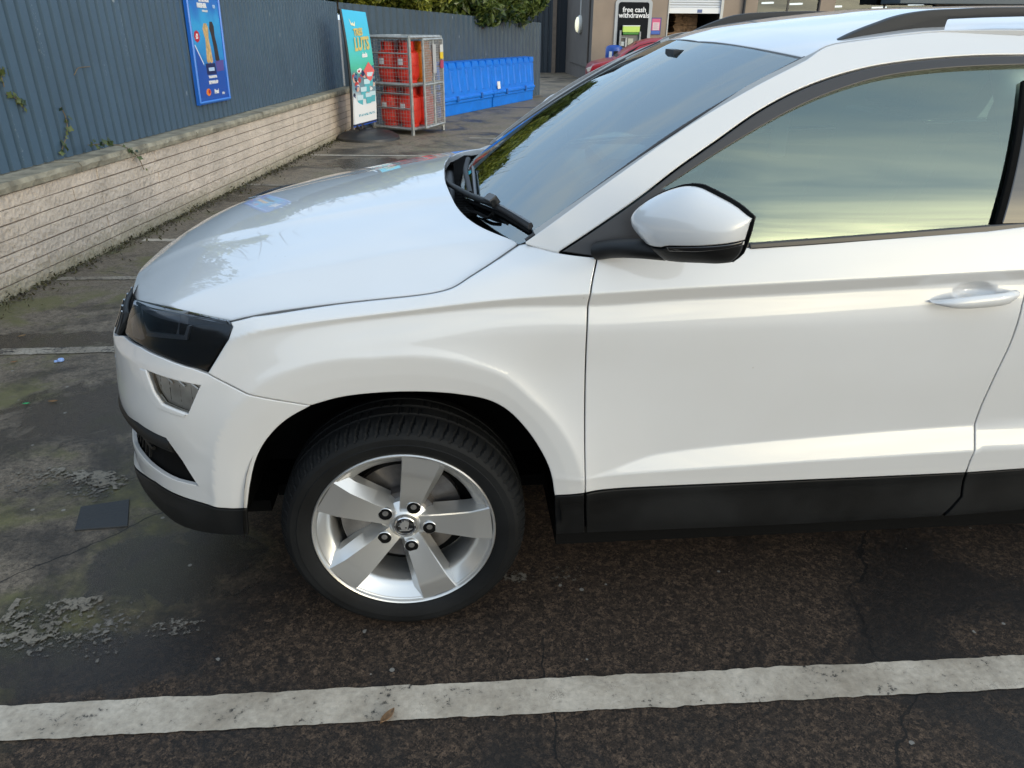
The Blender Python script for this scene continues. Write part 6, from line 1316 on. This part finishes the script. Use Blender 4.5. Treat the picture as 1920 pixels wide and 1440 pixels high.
BLp = gp((1063, 137)); BLp[0] = min(BLp[0], x0+.2); g = MB(); V = [(x0, BY+.003, gB-.3), (x0-.02, BLp[1], gB-.3), (x0-.02, BLp[1], ztop_b), (x0, BY+.003, ztop_b)]; g.prism(V, (.3, 0, 0)); g.build('side_wall', ren_shade, bld)
sL = BLp[1]
g = MB(); v0 = on_v(np.array([1069., 130.]), (x0-.01, BY, 0), (x0-.011, BY+10, 0)); g.box((x0-.055, BY+.5, gB+.42), (x0-.02, max(BY+1.5, min(v0[1], sL-.3)), ztop_b)); g.build('wall_panel', ren_shade, bld)
# glazed shop front: dark panes with a lit ceiling behind
pane = glass_mat('shop_glass', (.35, .38, .40), 1.55)
for a, b_ in ((xp1, xw1), (xp2, xw2)):
    g = MB(); g.box((a, BY+.12, zsill), (b_, BY+.13, zwh)); w_ = g.build('shop_window', pane, bld)
    g = MB()
    for x in np.linspace(a, b_, 3): g.box((x-.03, BY+.10, zsill), (x+.03, BY+.118, zwh))
    g.build('frame', mat('frame_dark', (.03, .03, .033), .4) if 'frame_dark' not in bpy.data.materials else bpy.data.materials['frame_dark'], w_)
g = MB(); xi0, xi1 = xs1+.05, xw2+6; g.box((xi0, BY+5, gB), (xi1, BY+5.1, ztop_b)); g.box((xi0-.1, BY+dpt+.01, gB), (xi0, BY+5, ztop_b)); g.box((xi0, BY+dpt, 3.2), (xi1, BY+5, 3.3)); g.build('shop_interior', mat('interior_dark', (.03, .032, .035), .8), bld)
lampm = mat('strip_light', (.9, .9, .9), .5, emis=((1, .97, .9), 9)); 
for px, py in ((1448, 5), (1502, 7), (1576, 12), (1660, 14), (1730, 8)):
    p = on_y(np.array([float(px), float(py)]), BY+3.2); g = MB(); g.box((p[0]-.06, p[1], p[2]-.03), (p[0]+.06, p[1]+.9, p[2]+.03)); g.build('ceiling_light', lampm, bld)
# roller shutter, door opening and store room
g = MB(); zb_ = fz(17, 1300)
for k in range(14):
    z = zb_+.03+k*.075
    if z > ztop_b: break
    g.add([(xs0+.03, BY+.06, z), (xs1-.03, BY+.06, z), (xs1-.03, BY+.045, z+.037), (xs0+.03, BY+.045, z+.037), (xs1-.03, BY+.06, z+.073), (xs0+.03, BY+.06, z+.073)], [(0, 1, 2, 3), (3, 2, 4, 5)])
sh_ = g.build('roller_shutter', mat('shutter_grey', (.62, .63, .64), .4, .2), bld); g = MB(); g.box((xs0+.03, BY+.03, zb_-.13), (xs1-.03, BY+.075, zb_+.03)); g.build('bottom_rail', mat('rail_white', (.78, .78, .78), .4), sh_, bevel=.006)
g = MB(); p = fx(1304); g.box((p, BY+.02, zb_-.11), (p+.16, BY+.029, zb_-.01)); g.build('maker_plate', pm('plate_blue', (.10, .14, .30)), sh_)
g = MB()
for a, b_ in ((xs0, xs0+.035), (xs1-.09, xs1)): g.box((a, BY-.03, gB), (b_, BY+.05, zsh))
g.build('shutter_guide', mat('guide_grey', (.45, .46, .46), .4, .3), bld)
g = MB(); g.box((xs0-.1, BY+4, gB), (xs1+.1, BY+4.1, ztop_b)); g.box((xs0-.1, BY+dpt+.01, gB), (xs0, BY+4, ztop_b)); g.box((xs1-.0, BY+dpt+.01, gB), (xs1+.045, BY+4, ztop_b)); g.box((xs0, BY+dpt+.01, 3.1), (xs1, BY+4, 3.2)); g.tube([(xs0+1.2, BY+3.6, gB+1.), (xs1-.05, BY+1.2, gB+3.)], .05, 6); g.build('store_room', mat('store_dark', (.045, .042, .04), .9), bld)
cb_m = mat('cardboard', (.30, .19, .11), .85, var=.45, scale=9, bump=.8, bscale=18, detail=8)
def bale(x, y, z, w_, d_, h_, label):
    g = MB(); c = np.array([x, y, z])
    for k in range(int(h_/.045)):
        zz = k*.045; o1, o2, o3 = rng.normal(0, .035, 3); cuts = [0, rng.uniform(.3, .7), 1]
        for a, b_ in zip(cuts[:-1], cuts[1:]): e = rng.uniform(-.06, .02); g.box((x-w_/2+w_*a+o1*.5, y-d_/2+e, z+zz), (x-w_/2+w_*b_-.01, y+d_/2+o2, z+zz+.04+rng.uniform(-.01, .015)))
    return tag(g.build('cardboard_bale', cb_m, None, loc=c), label, 'cardboard bale', 'cardboard bales in the store room')
xa = fx(1268); bale(xa-.05, BY+1.0, gB+.75, .85, .7, .80, 'brown baled cardboard nearest the left side of the open shutter'); bale(xa+.62, BY+1.5, gB+.75, .80, .8, 1.35, 'taller brown baled cardboard further inside the store room')
g = MB(); zy = fz(70, 1270); g.box((xs0+.02, BY-.35, zy-.07), (xs0+1.25, BY-.15, zy+.07)); tr_ = tag(g.build('yellow_trolley', mat('yellow_paint', (.62, .36, .02), .45, var=.2), None, loc=(xs0+.6, BY-.25, gB), bevel=.015), 'yellow trolley top in front of the open roller shutter', 'trolley')
g = MB()
for a in (.1, 1.15):
    for b_ in (-.33, -.17): g.box((xs0+a, BY+b_, gB), (xs0+a+.04, BY+b_+.03, zy-.07))
g.build('leg', pm('trolley_grey', (.2, .2, .2)), tr_)
# cash machine in its grey and black surround
xq = lambda x: on_y(np.array([float(x), 60.]), BY)[0]
def rrect(xa_, xb_, za, zb2, r, y, n_=6):
    P = []
    for cx2, cz2, a0 in ((xb_-r, zb2-r, 0), (xa_+r, zb2-r, 90), (xa_+r, za+r, 180), (xb_-r, za+r, 270)):
        P += [(cx2+r*math.cos(rad(a0+90*k/n_)), y, cz2+r*math.sin(rad(a0+90*k/n_))) for k in range(n_+1)]
    return P
xa_, xb_ = xq(1151), xq(1219); za_, zb2 = gB+.35, fz(-1, 1182)
atm = empty('cash_machine', ((xa_+xb_)/2, BY, gB), 'wall cash machine in black surround reading free cash withdrawals', 'cash machine')
g = MB(); g.prism(rrect(xa_, xb_, za_, zb2, .12, BY-.001), (0, -.05, 0)); g.build('grey_surround', mat('surround_grey', (.42, .44, .45), .45), atm)
xi_, xj_ = xq(1156.5), xq(1213); zt2 = fz(4, 1182); g = MB(); g.prism(rrect(xi_, xj_, za_+.1, zt2, .09, BY-.052), (0, -.012, 0)); fac = g.build('black_fascia', mat('fascia_black', (.008, .010, .012), .6, spec=.12), atm)
xc_ = (xi_+xj_)/2; hx = (fz(18, 1182)-fz(26, 1182))
text_obj('lettering', 'free cash', .215, pm('letter_white', (.8, .8, .8)), fac, (xc_+.02, BY-.067, fz(22.5, 1182)), (1, 0, 0), (0, 0, 1), 'CENTER', .002, 1., .004); text_obj('lettering', 'withdrawals', .215, pm('letter_white', (.8, .8, .8)), fac, (xc_+.02, BY-.067, fz(33, 1182)), (1, 0, 0), (0, 0, 1), 'CENTER', .002, .98, .004)
def abox(xa2, xb2, ya2, yb2, y0, y1, m, nm, par, bev=.0): g = MB(); g.box((xq(xa2), BY-y1, fz(yb2, 1182)), (xq(xb2), BY-y0, fz(ya2, 1182))); return g.build(nm, m, par, bevel=bev)
abox(1166, 1197, 49, 60, .066, .17, mat('lime_panel', (.36, .52, .08), .4, emis=((.55, .75, .2), .35)), 'light_header', atm, .006); abox(1165.5, 1197.5, 47.5, 49, .066, .175, pm('letter_white', (.8, .8, .8)), 'header_edge', atm)
abox(1167, 1196, 60, 64.5, .066, .14, pm('green_panel', (.06, .26, .04)), 'light_panel', atm)
hs_ = mat('machine_grey', (.27, .28, .28), .45); abox(1160.5, 1163.5, 57, 100, .066, .16, hs_, 'side_cheek', atm, .006); abox(1197, 1200, 59, 100, .066, .16, hs_, 'side_cheek', atm, .006); abox(1164, 1196.5, 66, 100, .066, .08, pm('recess_grey', (.15, .15, .145)), 'recess', atm)
abox(1163.5, 1174, 70, 71.2, .08, .17, hs_, 'screen_hood', atm); abox(1164.5, 1170.5, 78, 86, .08, .12, pm('screen_pale', (.5, .55, .56)), 'screen', atm, .004); abox(1172, 1174.5, 70, 92, .08, .16, pm('edge_pale', (.5, .5, .48)), 'divider', atm); abox(1177, 1187, 72, 84, .08, .10, pm('keypad_pale', (.45, .46, .38)), 'instruction_panel', atm)
# notice beside it
nt_ = empty('notice', (xq(1228), BY, fz(60)), 'pink, white and blue framed notice on the wall beside the cash machine', 'notice')
def nbox(a, b_, c, d_, y0, y1, m, nm, par): g = MB(); g.box((xq(a), BY-y1, fz(d_, 1228)), (xq(b_), BY-y0, fz(c, 1228))); return g.build(nm, m, par)
nf = nbox(1218.5, 1238, 33, 65, .001, .03, pm('frame_navy', (.05, .06, .22)), 'frame', nt_); nbox(1220.5, 1236, 35, 57, .03, .034, pm('print_pink', (.62, .10, .22)), 'printed_sheet', nt_); nbox(1222.5, 1234.5, 42, 56.5, .034, .037, pm('print_blush', (.70, .52, .56)), 'text_panel', nt_); nbox(1220.5, 1236, 57.5, 63.5, .03, .034, pm('print_royal', (.04, .12, .45)), 'footer', nt_)
g = MB()
for k in range(7): g.box((xq(1224), BY-.0385, fz(44.5+k*1.6, 1228)), (xq(1233-(k % 3)), BY-.037, fz(44.0+k*1.6, 1228)))
g.build('text_line', pm('print_grey', (.35, .3, .32)), nt_)
# round bulkhead lamp and its conduit on the dark side wall
lp = on_v(np.array([1089., 46.]), (x0-.06, BY, 0), (x0-.061, BY+9, 0)); lamp = empty('wall_lamp', lp, 'round lit bulkhead lamp on the dark side wall of the building', 'wall lamp')
g = MB(); g.lathe([(.001, 0), (.30, 0), (.30, -.07), (.25, -.11)], lp, 'x', 36); g.build('housing', mat('lamp_housing', (.55, .54, .50), .5), lamp, ang=40); g = MB(); g.lathe([(.252, -.105), (.235, -.15), (.16, -.185), (.001, -.20)], lp, 'x', 36); g.build('diffuser', mat('lamp_glow', (.9, .88, .7), .4, emis=((1, .93, .62), .75)), lamp, ang=40)
g = MB(); g.tube([lp+np.array([-.01, 0, .30]), lp+np.array([-.01, 0, 2.4])], .035, 8); tag(g.build('conduit', mat('conduit_grey', (.42, .41, .39), .5), None, loc=lp+np.array([-.01, 0, .3])), 'pale vertical cable conduit rising above the round wall lamp', 'conduit')
# dark recess left of the building: gate post, ribbed gate
yb_ = sL+.3; g = MB(); pxx = lambda x, y=yb_: on_y(np.array([float(x), 80.]), y)[0]
gate = empty('dark_gate', (pxx(1022), yb_, gz(yb_)), 'dark ribbed gate between the fence and the shop building', 'gate'); cladding((pxx(960), yb_), (pxx(1036), yb_), 0., 3.0, .22, .09, .04, 'cladding', clad_mat('gate_cladding', (.030, .042, .055)), gate)
g = MB(); g.box((pxx(1035), yb_-.05, gz(yb_)-.1), (pxx(1042), yb_+.1, 4.6)); tag(g.build('gate_post', mat('post_brown', (.20, .155, .12), .8, var=.2), None, loc=(pxx(1038), yb_, gz(yb_))), 'thin brown post beside the dark doorway', 'post')
g = MB(); g.box((pxx(1042), yb_+.02, gz(yb_)-.1), (x0+.3, yb_+.08, 4.6)); g.box((pxx(1048), yb_-.01, gz(yb_)), (pxx(1050), yb_+.018, 4.5)); tag(g.build('dark_door', mat('door_navy', (.010, .016, .024), .5), None, loc=(pxx(1050), yb_, gz(yb_))), 'tall navy door in the recess beside the shop building', 'door')
# canopy fascia over the shop windows, downpipe
zc3 = fz(9, 1780); g = MB(); g.box((fx(1640), BY-1.2, zc3), (xw2+12, BY-.004, zc3+.9)); tag(g.build('canopy', mat('canopy_slate', (.06, .085, .105), .5), None, loc=(fx(1700), BY-.6, zc3), bevel=.02), 'slate blue canopy fascia over the right hand shop windows', 'canopy')
g = MB(); x_ = fx(1388); g.tube([(x_, BY-.07, gB), (x_, BY-.07, ztop_b)], .045, 10); tag(g.build('drainpipe', mat('pipe_black', (.015, .016, .018), .4), None, loc=(x_, BY-.07, gB)), 'black drainpipe on the pier right of the roller shutter', 'drainpipe')
# blue litter bin
bn = np.array([xq(1151), BY-1.1, gz(BY-1.1)]); bx0 = on_y(np.array([1136., 90.]), BY-1.1)[0]; bx1 = on_y(np.array([1167., 90.]), BY-1.1)[0]; rb_ = (bx1-bx0)/2; bn[0] = (bx0+bx1)/2; zbt = on_y(np.array([1150., 84.]), BY-1.1)[2]-bn[2]
lb = empty('litter_bin', bn, 'round blue litter bin standing below the cash machine', 'litter bin'); lbm = mat('bin_blue', (.010, .075, .36), .35); g = MB(); g.lathe([(rb_*.9, 0), (rb_*.93, .03), (rb_*.97, zbt*.62), (rb_*.97, zbt*.63), (rb_, zbt*.64), (rb_, zbt*.90), (rb_*.9, zbt*.96), (rb_*.6, zbt*.99), (.001, zbt)], bn, 'z', 36); g.build('body', lbm, lb, ang=35)
a0 = math.atan2(CAM[1]-bn[1], CAM[0]-bn[0])
def wrap(a1, a2, z0, z1, m, nm, r=1.004): t = np.linspace(a0+a1, a0+a2, 8); V = [(bn[0]+rb_*r*math.cos(x), bn[1]+rb_*r*math.sin(x), bn[2]+z) for x in t for z in (z0, z1)]; mk(nm, V, [(2*i, 2*i+2, 2*i+3, 2*i+1) for i in range(7)], m, lb)
wrap(-.05, .55, zbt*.66, zbt*.85, pm('aperture_black', (.01, .01, .01)), 'aperture'); wrap(-.6, -.22, zbt*.66, zbt*.84, pm('print_white', (.78, .78, .78)), 'label')

# ------------------------------------------------------------------ red hatchback in front of the shop
def red_car():
    Y0 = BY-4.2; xF = on_y(np.array([1104., 140.]), Y0)[0]; z0 = gz(Y0); zr = on_y(np.array([1240., 75.]), Y0+.3)[2]-z0; k = zr/1.40; W = 1.68
    r = empty('hatchback_car', (xF+1.9, Y0+.84, z0), 'red hatchback parked by the shop, half hidden behind the white car', 'car'); red = mat('red_paint', (.30, .004, .014), .35, coat=.35)
    lz = lambda z: z if z < .35 else .35+(z-.35)*.86
    uz = lambda z: .845+(z-.93)*(.60/.47)
    low = None
    X = lambda x: xF+max(0, x*1.0-.30*min(1, x/.6))
    low = [(x_, lz(z_)) for x_, z_ in [(.02, .30), (.0, .45), (.02, .60), (.10, .72), (.30, .80), (.75, .90), (1.05, .95), (3.5, .98), (3.85, .93), (3.92, .6), (3.9, .32), (3.6, .22), (.2, .22)]]
    up = [(x_, uz(z_)) for x_, z_ in [(1.0, .93), (1.35, 1.14), (1.72, 1.32), (2.1, 1.39), (2.7, 1.40), (3.2, 1.36), (3.6, 1.2), (3.85, .95)]]
    # lower body: rounded cross-section lofted across the width
    g = MB(); ws = [0, .03, .10, .3, W/2, W-.3, W-.10, W-.03, W]; ins = [.10, .03, .0, -.02, -.03, -.02, 0, .03, .10]; n_ = len(low); cen = np.array([2., .58])
    for y, i_ in zip(ws, ins):
        for x, z in low: v = np.array([x, z]); d = (cen-v)/np.linalg.norm(cen-v); q = v+d*i_; g.V.append((X(q[0]), Y0+y, z0+q[1]*k))
    m_ = len(ws); g.F = [(a*n_+b, a*n_+(b+1) % n_, (a+1)*n_+(b+1) % n_, (a+1)*n_+b) for a in range(m_-1) for b in range(n_)]+[tuple(range(n_-1, -1, -1)), tuple((m_-1)*n_+b for b in range(n_))]; g.mi = [0]*len(g.F); body = g.build('body', red, r, ang=50)
    g = MB(); yl = [.06, .20, .32, W/2, W-.32, W-.20, W-.06]; hgt = [0, .78, 1, 1.03, 1, .78, 0]; n2 = len(up); base = np.interp([u[0] for u in up], [1, 3.85], [.84, .86]); V = []
    for y, h_ in zip(yl, hgt):
        for (x, z), b_ in zip(up, base): V.append((X(x+(1-h_)*.0), Y0+y, z0+(b_+(z-b_)*h_)*k))
    g.add(V, [(a*n2+b, a*n2+b+1, (a+1)*n2+b+1, (a+1)*n2+b) for a in range(len(yl)-1) for b in range(n2-1)]); g.build('roof', red, r, ang=50)
    gl = pm('dark_pane', (.010, .014, .014), .45); gl.node_tree.nodes['Principled BSDF'].inputs['Specular IOR Level'].default_value = .12
    def sidewin(pts, nm, m, out=.012):
        P = []
        for x, z in [(x_, uz(z_)) for x_, z_ in pts]: b_ = .85; zt = np.interp(x, [u[0] for u in up], [u[1] for u in up]); f = np.clip((z-b_)/(zt-b_), 0, 1); y = np.interp(f, [0, .78, 1], [.06, .20, .32]); P.append((X(x), Y0+y-out, z0+z*k))
        g = MB(); g.prism(P, (0, .006, 0)); return g.build(nm, m, r)
    sidewin([(1.18, .97), (1.42, 1.12), (1.72, 1.25), (2.05, 1.32), (2.20, 1.325), (2.20, .99)], 'side_window', gl); sidewin([(2.27, .99), (2.27, 1.325), (2.75, 1.33), (3.15, 1.28), (3.3, 1.02)], 'side_window', gl); sidewin([(2.205, .99), (2.205, 1.325), (2.265, 1.325), (2.265, .99)], 'door_pillar', pm('trim_black', (.012, .012, .012), .3), .014)
    g = MB(); g.prism([(X(1.10), Y0+.36, z0+uz(.985)*k), (X(1.66), Y0+.38, z0+uz(1.285)*k), (X(1.66), Y0+W-.38, z0+uz(1.285)*k), (X(1.10), Y0+W-.36, z0+uz(.985)*k)], (-.006, 0, .012)); g.build('windscreen', gl, r)
    g = MB(); g.obox((X(1.22), Y0-.06, z0+.93*k), (.075, 0, 0), (0, .085, 0), (.01, 0, .06)); g.build('door_mirror', red, r, bevel=.03, seg=3)
    g = MB(); g.obox((X(.16), Y0+.05, z0+.62*k), (.14, .0, .05), (0, .03, 0), (-.02, 0, .05)); g.build('headlight', pm('lamp_clear', (.35, .36, .37), .1), r, bevel=.015)
    g = MB(); g.box((X(1.9), Y0-.004, z0+.58*k), (X(2.06), Y0+.02, z0+.61*k)); g.build('door_handle', red, r, bevel=.006)
    for x in (.72, 3.2):
        for y, s_ in ((Y0-.005, 1), (Y0+W+.005, -1)):
            c = np.array([X(x), y, z0+.29]); g = MB(); g.lathe([(.001, .02*s_), (.19, .02*s_), (.20, .0), (.27, -.003*s_), (.288, .03*s_), (.288, .19*s_), (.001, .19*s_)], c, 'y', 40); w_ = g.build('wheel', MT['rubber'], r, ang=40)
            g = MB()
            for q in range(7): a = 2*math.pi*q/7; g.obox(c+np.array([.1*math.cos(a), .012*s_, .1*math.sin(a)]), np.array([math.cos(a), 0, math.sin(a)])*.085, np.array([-math.sin(a), 0, math.cos(a)])*.018, (0, .012, 0))
            g.lathe([(.182, .015*s_), (.195, -.002*s_), (.202, .004*s_)], c, 'y', 40); g.build('rim', MT['alloy'], w_)
            g = MB(); t = np.linspace(0, math.pi, 24); P = [(c[0]+.335*math.cos(a), y+.003*s_, c[2]+.335*math.sin(a)) for a in t]; g.prism(P, (0, .02*s_, 0)); g.build('wheel_arch', MT['gap'], r) if False else None
_before = set(bpy.data.objects); red_car(); _rc = [o for o in bpy.data.objects if o not in _before and o.parent is None][0]
def turn(o, pivot, a):                            # swing the finished car about its near front corner
    p = np.array(pivot, float); c, s = math.cos(a), math.sin(a); d = np.array(o.location)-p; o.location = (p[0]+c*d[0]-s*d[1], p[1]+s*d[0]+c*d[1], o.location[2]); o.rotation_euler[2] += a
turn(_rc, (on_y(np.array([1112., 140.]), BY-4.2)[0], BY-4.2, 0), rad(-6))
